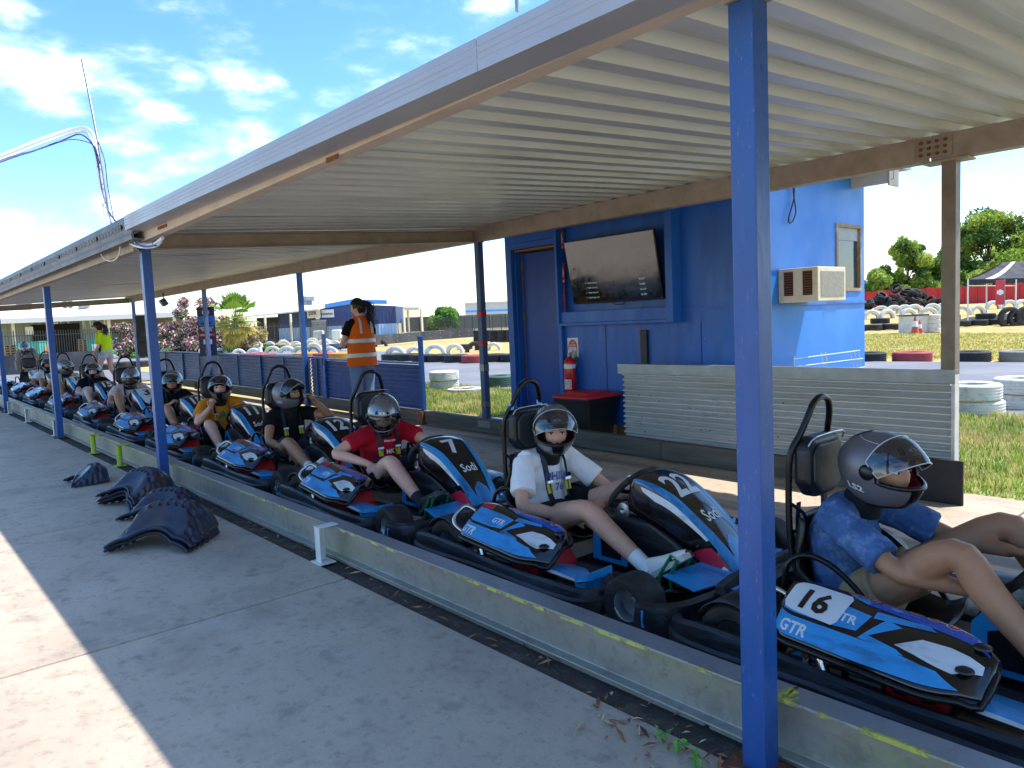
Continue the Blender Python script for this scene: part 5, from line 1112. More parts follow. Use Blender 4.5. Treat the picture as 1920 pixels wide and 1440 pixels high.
H1 = dict(vis='open', ang=42, kind=1); HC = dict(vis='closed', kind=1)
p16, J16 = driver(KR['16'], 'boy in blue acid-wash shirt and open-visor helmet in the nearest kart', mat('acid_denim', '#3d5f92', .85, var=.30, scale=16, bump=.5, bscale=26, dirt='#86a6cf', dirt_amt=.8, dscale=13), cloth('tan', '#a48b6b'), m_skin2,
    dict(pel=(.14, 0, .21), yaw=-16, pitch=2, hed=(.265, -.01, .705), nek=(.165, 0, .57), chs=(.11, 0, .46), shL=(.14, .165, .535), shR=(.14, -.165, .535), elR=(.40, -.235, .40), wrR=(.62, -.16, .36), elL=(.42, .24, .42), wrL=(.66, .12, .44), knR=(.585, -.23, .50), anR=(.93, -.25, .13), knL=(.60, .23, .50), anL=(.95, .25, .13), hdR=(.8, .3, -.1), hdL=(.8, -.3, .1), slv=.80, leglen=.30, hood=False, shoe=mat('shoe_blue', '#2a3f8f', .6, spots='#e8e8ee', spot_amt=.8), sole=mat('sole_white', '#dcdcdc', .6), belt=False), .0075, dict(vis='open', ang=38, kind=2, sc=1.02))
hr = MB(); rr = random.Random(2)
p22, J22 = driver(KR['22'], 'driver in white printed shirt with raised visor in kart 22', wht, cloth('black_shorts', '#15161a'), m_skin, dict(yaw=-38, pitch=-6, elR=(.26, -.31, .33), wrR=(.48, -.14, .27), elL=(.36, .28, .34), wrL=(.52, .0, .29), hdR=(.7, .5, -.15), hdL=(.3, -.9, -.1), knR=(.66, -.23, .36), anR=(1.06, -.25, .15), leglen=.45, slv=.72), .0085, dict(vis='open', ang=40, kind=1, sc=1.0))
p7, J7 = driver(KR['7'], 'driver in red shirt with closed visor leaning on kart 7', cloth('red', '#b5142c', var=.06), navy, m_skin3, dict(hed=(.27, -.05, .665), nek=(.18, -.02, .55), chs=(.12, 0, .45), yaw=-34, pitch=-24, shR=(.14, -.17, .51), elR=(.16, -.40, .42), wrR=(.42, -.27, .35), hdR=(.9, .1, -.35), wrL=(.66, .10, .46), elL=(.42, .28, .42), hdL=(.7, -.4, .2), knR=(.62, -.22, .38), slv=.55, sock=mat('sock_striped', '#20232c', .9), shoe=mat('shoe_black', '#18181a', .6), sole=mat('sole_dark', '#3a3a3a', .7)), .0095, dict(vis='closed', kind=1))
p12, J12 = driver(KR['12'], 'driver in black shirt looking back over one shoulder in kart 12', blk, cloth('grey_shorts', '#3a3c42'), m_skin2, dict(yaw=22, pitch=8, hed=(.20, .0, .72), elL=(.32, .33, .50), wrL=(.36, .16, .66), hdL=(.1, -.5, .6), elR=(.30, -.27, .34), wrR=(.50, -.16, .23), hdR=(.8, .2, -.6), knR=(.58, -.22, .34), slv=.45, low=True), .010, dict(vis='open', ang=52, kind=2))
p11, J11 = driver(KR['11'], 'driver in orange shirt giving a thumbs up in kart 11', cloth('orange', '#d98a26', var=.06), navy, m_skin3, dict(yaw=-26, pitch=2, elR=(.30, -.30, .36), wrR=(.36, -.17, .52), hdR=(.2, .25, .95), upR=(-1, 0, .2), cuR=1.5, knR=(.55, -.26, .36), anR=(.95, -.27, .12)), .011, H1)
p18, J18 = driver(KR['18'], 'driver in black shirt looking down at a hand in kart 18', blk, navy, m_skin2, dict(yaw=-30, pitch=-16, hed=(.24, 0, .69), elR=(.32, -.26, .36), wrR=(.44, -.12, .44), hdR=(.4, .5, .5), cuR=1.2), .012, H1)
p3, J3 = driver(KR['3'], 'driver in pale pink shirt bowing his head in kart 3', cloth('pale_pink', '#d9c4c0', var=.10), blk, m_skin2, dict(yaw=-26, pitch=-22, hed=(.27, 0, .675), knR=(.52, -.24, .46), anR=(.86, -.26, .14), elR=(.26, -.30, .36), wrR=(.42, -.18, .30)), .012, dict(vis='closed', kind=1))
p15, J15 = driver(KR['15'], 'driver in black shirt and pale trousers in kart 15', blk, mat('pale_denim', '#a9b4c6', .85, var=.1), m_skin3, dict(yaw=-22, leglen=.98), .013, H1)
p8, J8 = driver(KR['8'], 'driver in beige shirt turned away in kart 8', cloth('beige', '#c5b59d'), blk, m_skin2, dict(yaw=40, pitch=-14, elR=(.24, -.34, .34), wrR=(.46, -.26, .27)), .014, dict(vis='closed', kind=1))
p10, J10 = driver(KR['10'], 'driver in white shirt in kart 10 beside the bending man', wht, blk, m_skin2, dict(yaw=-18, elR=(.24, -.34, .34), wrR=(.46, -.26, .27)), .014, H1)
# fringe of hair under the nearest helmet
R16 = facing(rad(-16), rad(2)); h16 = np.array(J16['hed']); hb = MB()
for i in range(26):
    t = rr.uniform(-.055, .055); z = rr.uniform(.052, .066); L = rr.uniform(.012, .030)
    P = [np.array((.068 - abs(t) * .5, t, z)), np.array((.090 - abs(t) * .6, t + rr.uniform(-.006, .006), z - L * .3)), np.array((.093 - abs(t) * .6, t + rr.uniform(-.012, .012), z - L))]
    hb.tube([tuple(R16 @ q + h16) for q in P], [.005, .0045, .0012], 5, sub=3)
hb.obj('hair', mat('hair_brown', '#3a2414', .6, var=.2, scale=40), p16, smooth=60)
# print on the shirt fronts
def chest_print(p, J, rows, m):
    mb = MB(); t = np.array(J['chs']); w_ = np.array(J['wst'])
    for s, dz, h in rows:
        V, T = text_tris(s, .03); y = V[:, 0] * h; z = V[:, 1] * h + dz
        mb.add([(t[0] + .140 - 2.2 * a * a + (-.03 if b > .04 else 0) * (b - .04) * 20, a, t[2] + b) for a, b in zip(y, z)], T)
    mb.obj('shirt_print', m, p)
chest_print(p22, J22, [('PHILA', -.005, .05), ('76', -.07, .045)], mat('print_blue', '#3f4f9a', .8, var=.25, scale=60, spots='#c05a6a', spot_amt=.5))
chest_print(p7, J7, [('Diana opts', .02, .022), ('MK', -.06, .035)], mat('print_white', '#e0d8d8', .8))
chest_print(p11, J11, [('A', -.04, .09)], mat('print_green', '#1f7a4a', .8))
# ================================================================== staff on foot
def stander(label, loc, yaw, D, skin, shirt, vox=.012):
    J = dict(pel=(0, 0, .93), wst=(0, 0, 1.06), chs=(0, 0, 1.26), nek=(.0, 0, 1.40), hed=(.02, 0, 1.555), hyaw=0, hpitch=0, shL=(0, .155, 1.36), shR=(0, -.155, 1.36), elL=(.0, .21, 1.08), elR=(0, -.21, 1.08), wrL=(.12, .2, .86), wrR=(.12, -.2, .86), hdL=(.2, 0, -1), hdR=(.2, 0, -1), upL=(0, 1, 0), upR=(0, -1, 0), cu=.6,
             hpL=(0, .085, .90), hpR=(0, -.085, .90), knL=(.02, .09, .49), knR=(.02, -.09, .49), anL=(0, .09, .08), anR=(0, -.09, .08), w=1.)
    J.update(D); A = lambda k: np.array(J[k], float); p = thing('person', label, 'person', loc, yaw); w = J['w']
    mb = MB(); R = facing(rad(J['hyaw']), rad(J['hpitch'])); hc = A('hed'); ex = np.array(J.get('ex', (0, 1, 0)), float)
    mb.tube([A('pel') - (A('wst') - A('pel')) * .3, A('pel'), A('wst'), A('chs'), A('nek') - (A('nek') - A('chs')) * .2], [.10, .108, .088, .10, .05], 14, sub=4, sq=[1.45, 1.5, 1.35, 1.42, 1.3], up=tuple(ex)); mb.tube([A('nek') - (hc - A('nek')) * .3, (A('nek') + hc) / 2, hc - (hc - A('nek')) * .2], [.05, .046, .045], 12, sub=3); put(mb, HEAD, hc, R)
    mb.tube([A('shL'), A('chs') + (A('nek') - A('chs')) * .45, A('shR')], [.05, .066, .05], 12, sub=4)
    for s in 'LR':
        arm(mb, A('sh' + s), A('el' + s), A('wr' + s), .92); hand(mb, A('wr' + s), A('hd' + s), A('up' + s), -1 if s == 'L' else 1, J['cu']); leg(mb, A('hp' + s), A('kn' + s), A('an' + s), .98)
    finish_body(mb, vox, skin, hc, R, parent=p, eyes=J.get('eyes', True))
    c = MB(); f = J.get('slv', .5); c.tube([A('pel') - (A('wst') - A('pel')) * J.get('hem', .1), A('wst'), A('chs'), A('nek') - (A('nek') - A('chs')) * .1], [.122 * w, .112 * w, .118 * w, .062], 16, sub=4, sq=[1.46, 1.4, 1.42, 1.35], up=tuple(ex)); c.tube([A('shL'), A('chs') + (A('nek') - A('chs')) * .5, A('shR')], [.06, .078, .06], 12, sub=4)
    for s in 'LR':
        a, b = A('sh' + s), A('el' + s); c.tube([a - (b - a) * .05, a + (b - a) * .3, a + (b - a) * f], [.058, .062, .066], 12, sub=3)
    me = remesh(c, vox, 3); me.materials.append(shirt); sh_ = link('shirt', me, p); md = sh_.modifiers.new('folds', 'DISPLACE'); md.texture = bpy.data.textures['folds']; md.strength = .016; md.mid_level = .5
    c = MB(); c.tube([A('pel') + (A('wst') - A('pel')) * .3, A('pel') - (A('wst') - A('pel')) * .35], [.118, .122], 14, sub=3, sq=1.42, up=tuple(ex)); ll = J.get('legs', 1.)
    for s in 'LR':
        a, k2, n2 = A('hp' + s), A('kn' + s), A('an' + s)
        if ll > .9: c.tube([a, a + (k2 - a) * .5, k2, k2 + (n2 - k2) * .5, n2 + (k2 - n2) * .03], [.10, .092, .072, .068, .062], 12, sub=3)
        else: c.tube([a, a + (k2 - a) * .35, a + (k2 - a) * ll], [.10, .096, .098], 12, sub=3)
    me = remesh(c, vox, 3); me.materials.append(J['trousers']); link('trousers' if ll > .9 else 'shorts', me, p)
    for s in 'LR':
        n2 = A('an' + s); shoe(p, n2 + (-.045, 0, -.072), (1, 0, 0), (0, 0, 1), J['shoe'], mat('sole_dark', '#3a3a3a', .7))
    return p, J
def hair(p, J, R, m, ponytail, n=90, wav=.01):
    hc = np.array(J['hed'], float); mb = MB(); H = HEAD * 1.07; a, b = H.shape[:2]; fs = []
    for i in range(a - 1):
        for j in range(b):
            q = (H[i, j] + H[i + 1, (j + 1) % b]) / 2
            if q[0] > .05 and q[2] < .062 or q[0] > .0 and q[2] < -.01 or q[2] < -.085: continue
            fs.append((i * b + j, (i + 1) * b + j, (i + 1) * b + (j + 1) % b, i * b + (j + 1) % b))
    mb.add(H.reshape(-1, 3) @ R.T + hc, fs); r = random.Random(9)
    root = hc + R @ np.array((-.095, 0, .035))
    for k in range(n):
        st = root + R @ np.array((r.uniform(-.01, .02), r.gauss(0, .014), r.gauss(0, .014))); pts = [st]
        d = np.array([r.gauss(0, .016), r.gauss(0, .018), r.gauss(0, .010)])
        for i, q in enumerate(ponytail): pts.append(hc + R @ (np.array(q) + d * (.6 + .45 * i) + np.array((math.sin(i * 2.1 + k) * wav, math.cos(i * 1.7 + k) * wav, 0))))
        L = r.randint(max(3, len(pts) - 2), len(pts)); pts = pts[:L]
        mb.tube(pts, list(np.linspace(.0075, .002, len(pts))), 5, sub=3)
    mb.obj('hair', m, p, smooth=60)
m_hairk = mat('hair_black', '#141011', .45, var=.25, scale=60); m_orange = cloth('orange_vest', '#e2661c', var=.05); m_refl = mat('reflective_tape', '#cfcac0', .4, .1, var=.12, scale=30); m_jean = mat('jeans', '#6d86a8', .9, var=.15, scale=14, bump=.4, bscale=60)
# woman in the orange vest
wl = (-8.62, 4.92, zg(-8.6)); byaw = rad(184)
po, Jo = stander('woman in orange safety vest and jeans standing with her back turned, holding a tablet', wl, byaw, dict(hyaw=42, hpitch=-14, elL=(.06, .24, 1.10), wrL=(.26, .15, 1.06), hdL=(.8, -.4, .1), upL=(0, .3, .6), elR=(.06, -.22, 1.10), wrR=(.26, -.08, 1.06), hdR=(.8, .4, .1), trousers=m_jean, shoe=mat('shoe_black', '#18181a', .6), slv=.62, eyes=True), m_skin3, blk, .011)
def ring_band(p, J, t0, t1, k, m, name, z0=None):
    A = lambda q: np.array(J[q], float); pts = [A('pel') - (0, 0, .05), A('pel'), A('wst'), A('chs')]; rr_ = [.128, .128, .118, .124]; sq = [1.46, 1.46, 1.4, 1.42]; zs = [q[2] for q in pts]; P = []
    for z in np.linspace(t0, t1, 4):
        r = np.interp(z, zs, rr_) * k; s = np.interp(z, zs, sq); a = np.arange(28) * 2 * math.pi / 28; P.append([(r * math.sin(t), r * s * math.cos(t), z) for t in a])
    return MB().grid(np.array(P), cv=True).obj(name, m, p, smooth=60)
vz = MB(); zz = [(.80, 1.42, 1.50), (.90, 1.38, 1.46), (1.0, 1.34, 1.42), (1.1, 1.34, 1.40), (1.22, 1.36, 1.32), (1.30, 1.33, 1.22), (1.36, 1.18, 1.18), (1.41, .95, 1.12), (1.44, .72, 1.1)]; P = []
for z, k, s in zz:
    a = np.arange(32) * 2 * math.pi / 32; P.append([(.104 * k * math.sin(t), .104 * k * s * math.cos(t), z) for t in a])
ve = vz.grid(np.array(P), cv=True).obj('vest', m_orange, po, smooth=70); md = ve.modifiers.new('s', 'SUBSURF'); md.levels = md.render_levels = 2; md = ve.modifiers.new('f', 'DISPLACE'); md.texture = bpy.data.textures['folds']; md.strength = .012
def vband(z0, z1):
    P = []
    for z in np.linspace(z0, z1, 3):
        k = np.interp(z, [q[0] for q in zz], [q[1] for q in zz]); s = np.interp(z, [q[0] for q in zz], [q[2] for q in zz]); a = np.arange(40) * 2 * math.pi / 40; P.append([((.104 * k + .0075) * math.sin(t), (.104 * k * s + .0075) * math.cos(t), z) for t in a])
    MB().grid(np.array(P), cv=True).obj('reflective_band', m_refl, ve, smooth=60)
vband(.915, .965); vband(1.10, 1.15)
for s in (-1, 1):
    for fb in (-1, 1): MB().tube([(fb * .142, s * .085, 1.22), (fb * .139, s * .083, 1.30), (fb * .122, s * .080, 1.365), (fb * .085, s * .074, 1.42)], .024, 4, sub=4, sq=.12, up=(fb * 1., 0, .4)).obj('shoulder_band', m_refl, ve)
hair(po, Jo, facing(rad(42), rad(-14)), m_hairk, [(-.125, 0, .03), (-.145, 0, -.03), (-.14, 0, -.10), (-.115, 0, -.17), (-.09, 0, -.24), (-.075, 0, -.29)], 110, .014)
tb_ = thing('tablet', 'blue tablet held by the woman in the orange vest', 'tablet', wl, byaw); MB().box((.40, .04, 1.06), (.20, .26, .012), rotm(0, rad(-18), 0)).obj('tablet_body', mat('tablet_blue', '#3466b8', .35), tb_, bevel=.003); MB().box((.40 - .002, .04, 1.0675), (.18, .24, .0015), rotm(0, rad(-18), 0)).obj('tablet_screen', m_glass, tb_)
# woman in the yellow shirt walking past the far karts
yl = (-20.1, 4.5, zg(-20.1)); m_yelc = cloth('hi_vis_yellow', '#c3e21c', var=.05)
pyw, Jy = stander('woman in hi-vis yellow shirt and black cap walking past the far karts', yl, rad(222), dict(chs=(.05, 0, 1.22), nek=(.10, 0, 1.36), hed=(.16, 0, 1.49), shL=(.07, .15, 1.32), shR=(.07, -.15, 1.32), hpitch=-8, elL=(.06, .2, 1.03), wrL=(.22, .17, .84), elR=(-.02, -.2, 1.04), wrR=(.08, -.2, .82), knL=(.16, .08, .50), anL=(.02, .08, .10), knR=(-.02, -.08, .50), anR=(-.22, -.08, .10), legs=.42, trousers=mat('pale_denim', '#a9b4c6'), shoe=mat('shoe_white', '#d8d4cf', .6), slv=.8, hem=.5), m_skin3, m_yelc, .014)
ring = MB(); hair(pyw, Jy, facing(0, rad(-8)), mat('hair_dark_brown', '#2a1813', .5, var=.25, scale=60), [(-.13, 0, .03), (-.17, 0, -.03), (-.18, 0, -.11), (-.17, 0, -.19), (-.15, 0, -.26)], 80, .012)
Rc = facing(0, rad(-8)); hc = np.array(Jy['hed']); cp = MB(); th = np.linspace(0, 1.45, 8); P = [[(.108 * math.sin(t) * math.cos(a) * 1.02, .09 * math.sin(t) * math.sin(a), .045 + .10 * math.cos(t)) for a in np.arange(20) * math.pi / 10] for t in th]; P[0] = [(0, 0, .145)] * 20
cp.grid(np.array(P) @ Rc.T + hc, cv=True); br_ = [[(.09 + .095 * r * math.cos(a), .085 * math.sin(a) * (.75 + .25 * r), .052 - .012 * r) for a in np.linspace(-1.2, 1.2, 9)] for r in (0, .5, 1)]; cp.grid(np.array(br_) @ Rc.T + hc); cp.obj('cap', mat('cap_navy', '#14161f', .8), pyw, smooth=60)
MB().grid(np.array([[(np.interp(z, [.85, 1.1], [.125, .118]) * math.sin(a) + .02, np.interp(z, [.85, 1.1], [.182, .166]) * math.cos(a), z) for a in np.linspace(.0, 2.2, 14)] for z in (.82, .92, 1.02, 1.10)])).obj('side_panel', blk, pyw, smooth=60)
# man in the grey shirt bending over the farthest kart
gl = (-22.4, 3.25, zg(-22)); pg, Jg = stander('man in grey shirt and helmet bending over the farthest kart', gl, rad(-18), dict(pel=(0, 0, .80), wst=(.10, 0, .90), chs=(.27, 0, .98), nek=(.40, 0, 1.0), hed=(.53, 0, 1.03), hpitch=-50, shL=(.36, .16, .98), shR=(.36, -.16, .98), elL=(.42, .24, .72), wrL=(.62, .18, .60), elR=(.36, -.24, .70), wrR=(.58, -.2, .58), hdL=(.7, 0, -.5), hdR=(.7, 0, -.5), hpL=(-.02, .09, .80), hpR=(-.02, -.09, .80), knL=(.14, .1, .46), knR=(.14, -.1, .46), anL=(-.02, .1, .08), anR=(-.02, -.1, .08), legs=.75, trousers=cloth('khaki', '#b9a98c'), shoe=mat('shoe_black', '#18181a', .6), slv=.6), m_skin2, cloth('grey', '#8d8f94'), .015)
helmet(pg, np.array((.53, 0, 1.04)), facing(0, rad(-50)), vis='closed', kind=1)

# ================================================================== stacked seat inserts on the pavement
m_shell = mat('seat_rubber', '#262b3a', .34, 0, var=.2, scale=5, dirt='#5f4735', dirt_amt=.8, dscale=3, bump=.06)
def shell_mesh():
    n, m = 84, 50; dim = []
    for k in range(9):
        t = -1 + 2 * k / 8; dim += [(t * .90, .80 - .10 * max(0, abs(t) - .5)), (t * .84 + .05, .60 - .25 * max(0, abs(t) - .45))]
    for s in (-1, 1): dim += [(s * .93, v) for v in (.12, .28, .44, .6)] + [(s * .80, v) for v in (.2, .36)]
    P = np.zeros((n, m, 3))
    for i, u in enumerate(np.linspace(-1, 1, n)):
        for j, v in enumerate(np.linspace(0, 1, m)):
            au = abs(u); w = .29 - .03 * v; x = u * w; arch = math.cos(u * math.pi * .5 / .55) if au < .55 else 0
            y = -.19 + .34 * v + .05 * arch * (1 - v) - .04 * au ** 3 * (1 - v); side = au ** 4.2; q = min(1, v / .66); sm = q * q * (3 - 2 * q)
            z = .015 + (.045 + .135 * sm) * (1 - side) + .035 * arch * (1 - v) ** 2 - .07 * max(0, v - .86) * 4 * (1 - side)
            z -= .012 * math.exp(-((u) / .5) ** 4 - ((v - .36) / .26) ** 4)
            for du, dv in dim:
                d = math.hypot((u - du) * w, (v - dv) * .36)
                if d < .027: z -= .021 * math.cos(d / .027 * math.pi / 2)
            P[i, j] = (x, y, max(z, .006))
    mb = MB().grid(P); mb.grid(P + (0, 0, -.016), flip=True)
    rim = [tuple(p + (0, 0, -.008)) for p in list(P[:, 0]) + list(P[-1, 1:]) + list(P[-2::-1, -1]) + list(P[0, -2:0:-1])]; mb.tube(rim, .011, 6, closed=True)
    return mb.mesh('seat_insert', m_shell, 60)
SM = shell_mesh()
for (u, v, dz, rz, sc, lab) in [(158, 905, 0, -12, .80, 'dark dimpled seat insert lying alone nearest the yellow stub posts'), (255, 945, 0, 2, .98, 'bottom dimpled seat insert of the stack of three'), (255, 945, .035, 5, .98, 'middle dimpled seat insert of the stack of three'), (255, 945, .07, 8, .98, 'top dimpled seat insert of the stack of three, by the second blue post'),
                            (298, 968, 0, 24, .95, 'dimpled seat insert with pale edge half hidden behind the front pair'), (303, 1020, 0, 30, 1.08, 'lower dimpled seat insert of the front pair on the pavement'), (303, 1020, .04, 34, 1.08, 'upper dimpled seat insert of the front pair, brown-worn, on the pavement')]:
    p = onz(u, v, zg(onz(u, v)[0])); o = link('seat_insert', SM); o.location = (p[0], p[1] + .05, zg(p[0]) + dz + .012); o.rotation_euler = (rad(3 * (dz > 0)), rad(2 * (dz > .05)), rad(rz + 10)); o.scale = (sc * .88, sc * .98, sc * .98)
    tag(o, lab, 'seat insert', 'seat inserts piled on the pavement')

# ================================================================== poster, speakers, floodlight
po_ = thing('poster_banner', 'tall dark blue advertising banner on the fence post in front of the oleander', 'banner')
x0 = -16.05; y0 = 5.44; p0, p1 = ony(368, 575, y0), ony(396, 668, y0); W = .36; po_.location = (p0[0] + .12, y0 - .03, 0); po_.rotation_euler = (0, 0, rad(52)); xc = .17; y0 = 0.; zb, zt = p1[2], p0[2] - .02
bd = MB().bb((xc - W / 2, y0, zb), (xc + W / 2, y0 + .012, zt)).obj('board', mat('poster_navy', '#1a2350', .45, var=.15), po_); H_ = zt - zb
def pr(name, m, fn): mb = MB(); fn(mb); mb.obj(name, m, bd)
m_pb = mat('poster_blue', '#2b6fd0', .45, var=.3, scale=12); m_pr = mat('poster_red', '#c8253c', .45, var=.15); m_pw = mat('poster_white', '#e2e4ea', .5)
pr('picture', m_pb, lambda mb: mb.bb((xc - W * .46, y0 - .003, zb + H_ * .62), (xc + W * .46, y0 - .0005, zb + H_ * .82)))
pr('crest', m_pw, lambda mb: mb.add([(xc - .07, y0 - .004, zb + H_ * .93), (xc + .07, y0 - .004, zb + H_ * .93), (xc + .07, y0 - .004, zb + H_ * .86), (xc, y0 - .004, zb + H_ * .83), (xc - .07, y0 - .004, zb + H_ * .86)], [(0, 1, 2, 3, 4)]))
pr('crest_bar', m_pr, lambda mb: mb.bb((xc - .05, y0 - .006, zb + H_ * .885), (xc + .05, y0 - .0045, zb + H_ * .915)))
pr('kart_silhouette', m_blk, lambda mb: (mb.bb((xc - .10, y0 - .006, zb + H_ * .65), (xc + .10, y0 - .0035, zb + H_ * .685)), mb.bb((xc - .05, y0 - .006, zb + H_ * .686), (xc + .05, y0 - .0035, zb + H_ * .72))))
pr('heading', m_pw, lambda mb: (flat_text(mb, 'GET READY', (xc, y0 - .004, zb + H_ * .575), (1, 0, 0), (0, 0, 1), .045, wmax=W * .8), flat_text(mb, 'TO RACE', (xc, y0 - .004, zb + H_ * .525), (1, 0, 0), (0, 0, 1), .045, wmax=W * .6)))
pr('red_strip', m_pr, lambda mb: mb.bb((xc - W * .5, y0 - .004, zb + H_ * .40), (xc + W * .42, y0 - .0005, zb + H_ * .46)))
pr('strip_text', m_pw, lambda mb: flat_text(mb, 'QUALIFYING', (xc - .02, y0 - .006, zb + H_ * .43), (1, 0, 0), (0, 0, 1), .035, wmax=W * .7))
pr('panels', m_pw, lambda mb: (mb.bb((xc - .09, y0 - .004, zb + H_ * .24), (xc - .015, y0 - .0005, zb + H_ * .34)), mb.bb((xc + .015, y0 - .004, zb + H_ * .24), (xc + .09, y0 - .0005, zb + H_ * .34))))
pr('foot_logo', m_pr, lambda mb: mb.bb((xc - .06, y0 - .004, zb + H_ * .06), (xc + .07, y0 - .0005, zb + H_ * .12)))
for lab, (u, v), kk in [('black loudspeaker hanging on the far back post of the shelter', (266, 615), 1), ('second black loudspeaker hanging below the first on the far post', (268, 645), 2)]:
    p = ony(u, v, 5.4); s = thing('loudspeaker', lab, 'speaker', tuple(p), rad(-20), 'loudspeakers on the far post'); MB().hexa([(-.13, -.1, -.32), (.13, -.1, -.32), (.10, .1, -.32), (-.10, .1, -.32), (-.15, -.12, .32), (.15, -.12, .32), (.12, .1, .32), (-.12, .1, .32)]).obj('cabinet', m_blk, s, bevel=.01); MB().bb((-.11, -.125, -.26), (.11, -.118, .26)).obj('grille', mat('speaker_grille', '#25272b', .8, bump=.5, bscale=300), s); MB().beam((0, .1, .1), (-.1, .2, .15), .03, .03).obj('bracket', m_blkm, s)
p = ony(307, 567, 5.3); fl = thing('floodlight', 'small black floodlight hung under the back roof beam', 'lamp', tuple(p)); MB().box((0, 0, 0), (.16, .12, .16), rotm(rad(30))).obj('housing', m_blkm, fl, bevel=.01); MB().box((0, -.055, -.035), (.13, .006, .12), rotm(rad(30))).obj('lens', m_glass, fl); MB().bb((-.01, -.01, .06), (.01, .01, .22)).obj('bracket', m_blkm, fl)
# ================================================================== beyond the lane: tyres
RT = np.array((.6586, .7525, 0.)); FW = np.array((-.7525, .6586, 0.))       # across and away, on the ground
def gz(x): return .13 if x < -22 else zg(x) - .045
def gp(u, v):
    z = .05
    for _ in range(3): p = onz(u, v, z); z = gz(p[0])
    return np.array((p[0], p[1], z))
def tyre_mesh(name, R, W, m):
    ri = R * .60; h = W / 2; pr = [(ri, -h * .55), (ri * 1.05, -h * .85), (R * .80, -h), (R * .93, -h * .94), (R * .985, -h * .80), (R, -h * .70)]
    for k in range(4):
        c = -h * .52 + k * h * .347; pr += [(R, c - .012), (R - .011, c - .009), (R - .011, c + .009), (R, c + .012)]
    pr += [(R, h * .70), (R * .985, h * .80), (R * .93, h * .94), (R * .80, h), (ri * 1.05, h * .85), (ri, h * .55)]
    inn = [(R * .9, h * .5), (R * .93, 0), (R * .9, -h * .5)]
    return MB().lathe(pr + inn, n=30, closed=True).mesh(name, m, 40)
TM = {'black': mat('tyre_black', '#2b2a2b', .8, var=.2, scale=6, dirt='#5d5953', dirt_amt=.6, dscale=5), 'white': mat('tyre_white', '#d8d5cb', .7, var=.08, scale=6, dirt='#54524c', dirt_amt=.7, dscale=6), 'red': mat('tyre_red', '#a8474a', .75, var=.15, scale=8, dirt='#6d3537', dirt_amt=.5, dscale=6),
      'orange': mat('tyre_orange', '#cc8a33', .75, var=.12, scale=6), 'grey': mat('tyre_grey', '#8b8880', .75, var=.2, scale=6, dirt='#3a3937', dirt_amt=.6, dscale=6), 'cream': mat('tyre_cream', '#d3c8ae', .75, var=.1, dirt='#8b7d64', dirt_amt=.6, dscale=5), 'green': mat('tyre_green', '#3e5a4b', .75, var=.2, dirt='#202522', dirt_amt=.6)}
_TY = {}
def ty(kind, R=.33, W=.22):
    k = (kind, round(R, 2), round(W, 2))
    if k not in _TY: _TY[k] = tyre_mesh('tyre', R, W, TM[kind])
    return _TY[k]
rt = random.Random(12)
def tyre_obj(p, kind, R, W, label, group, mode='flat', yaw=None, dz=0., tilt=0.):
    o = link('tyre', ty(kind, R, W)); yaw = rt.uniform(0, 6.28) if yaw is None else yaw
    if mode == 'flat': o.location = (p[0], p[1], p[2] + W / 2 + dz); o.rotation_euler = (tilt, 0, yaw)
    else: o.location = (p[0], p[1], p[2] + dz); o.rotation_euler = (rad(90), 0, yaw)
    return tag(o, label, 'tyre', group)
# near stacks on the lawn edge
for (u, v, k, R, W, n, lab) in [(1857, 786, 'white', .335, .20, 2, 'weathered white tyre {} of the pair at the right edge of the lawn'), (1946, 772, 'white', .31, .20, 2, 'white tyre {} of the stack cut by the right edge'), (832, 733, 'white', .30, .19, 2, 'white tyre {} of the stack behind the blue fence end')]:
    p = gp(u, v); p = p + FW * R
    for i in range(n): tyre_obj(p + np.array((rt.uniform(-.03, .03), rt.uniform(-.03, .03), 0)), k if i or u < 1000 else 'white', R, W, lab.format(['at the bottom', 'on top'][i]), 'white tyre stacks', dz=i * W)
tyre_obj(gp(870, 740) + FW * .3, 'white', .33, .10, 'sunken white tyre lying in the grass by the shelter post', None); tyre_obj(gp(935, 728) + FW * .3, 'green', .33, .24, 'dark green tyre lying just left of the kiosk door', None)
# lying rows along the track
row = [(1640, 682, 'black', 'scuffed black tyre lying beside the track right of the kiosk'), (1727, 681, 'red', 'red painted tyre lying beside the track near the steel post'), (1838, 681, 'black', 'black tyre with pale top lying right of the steel post'), (1938, 680, 'grey', 'grey tyre lying beside the track at the right edge')]
for u, v, k, lab in row: tyre_obj(gp(u, v) + FW * .38, k, .42, .25, lab, 'tyres edging the track')
for i, (u, v, k) in enumerate([(733, 678, 'black'), (764, 678, 'black'), (792, 680, 'black'), (822, 680, 'black'), (855, 681, 'black'), (888, 682, 'red'), (925, 680, 'black'), (962, 680, 'black')]):
    tyre_obj(gp(u, v) + FW * .38, k, .40, .26, 'red tyre in the row of lying tyres left of the kiosk' if k == 'red' else 'black tyre lying in the track edge row between fence and kiosk', 'tyres edging the track')
for i, (u, v, k, R) in enumerate([(742, 670, 'white', .45), (778, 668, 'white', .40), (816, 666, 'white', .46), (853, 662, 'white', .40), (892, 660, 'black', .45), (926, 657, 'white', .35)]):
    tyre_obj(gp(u, v), k, R, .24, 'black tyre standing among the white half-buried ones' if k == 'black' else 'white tyre half-buried upright behind the row of black tyres', 'half-buried tyres left of the kiosk', 'stand', yaw=math.atan2(RT[1], RT[0]) + rt.uniform(-.25, .25))
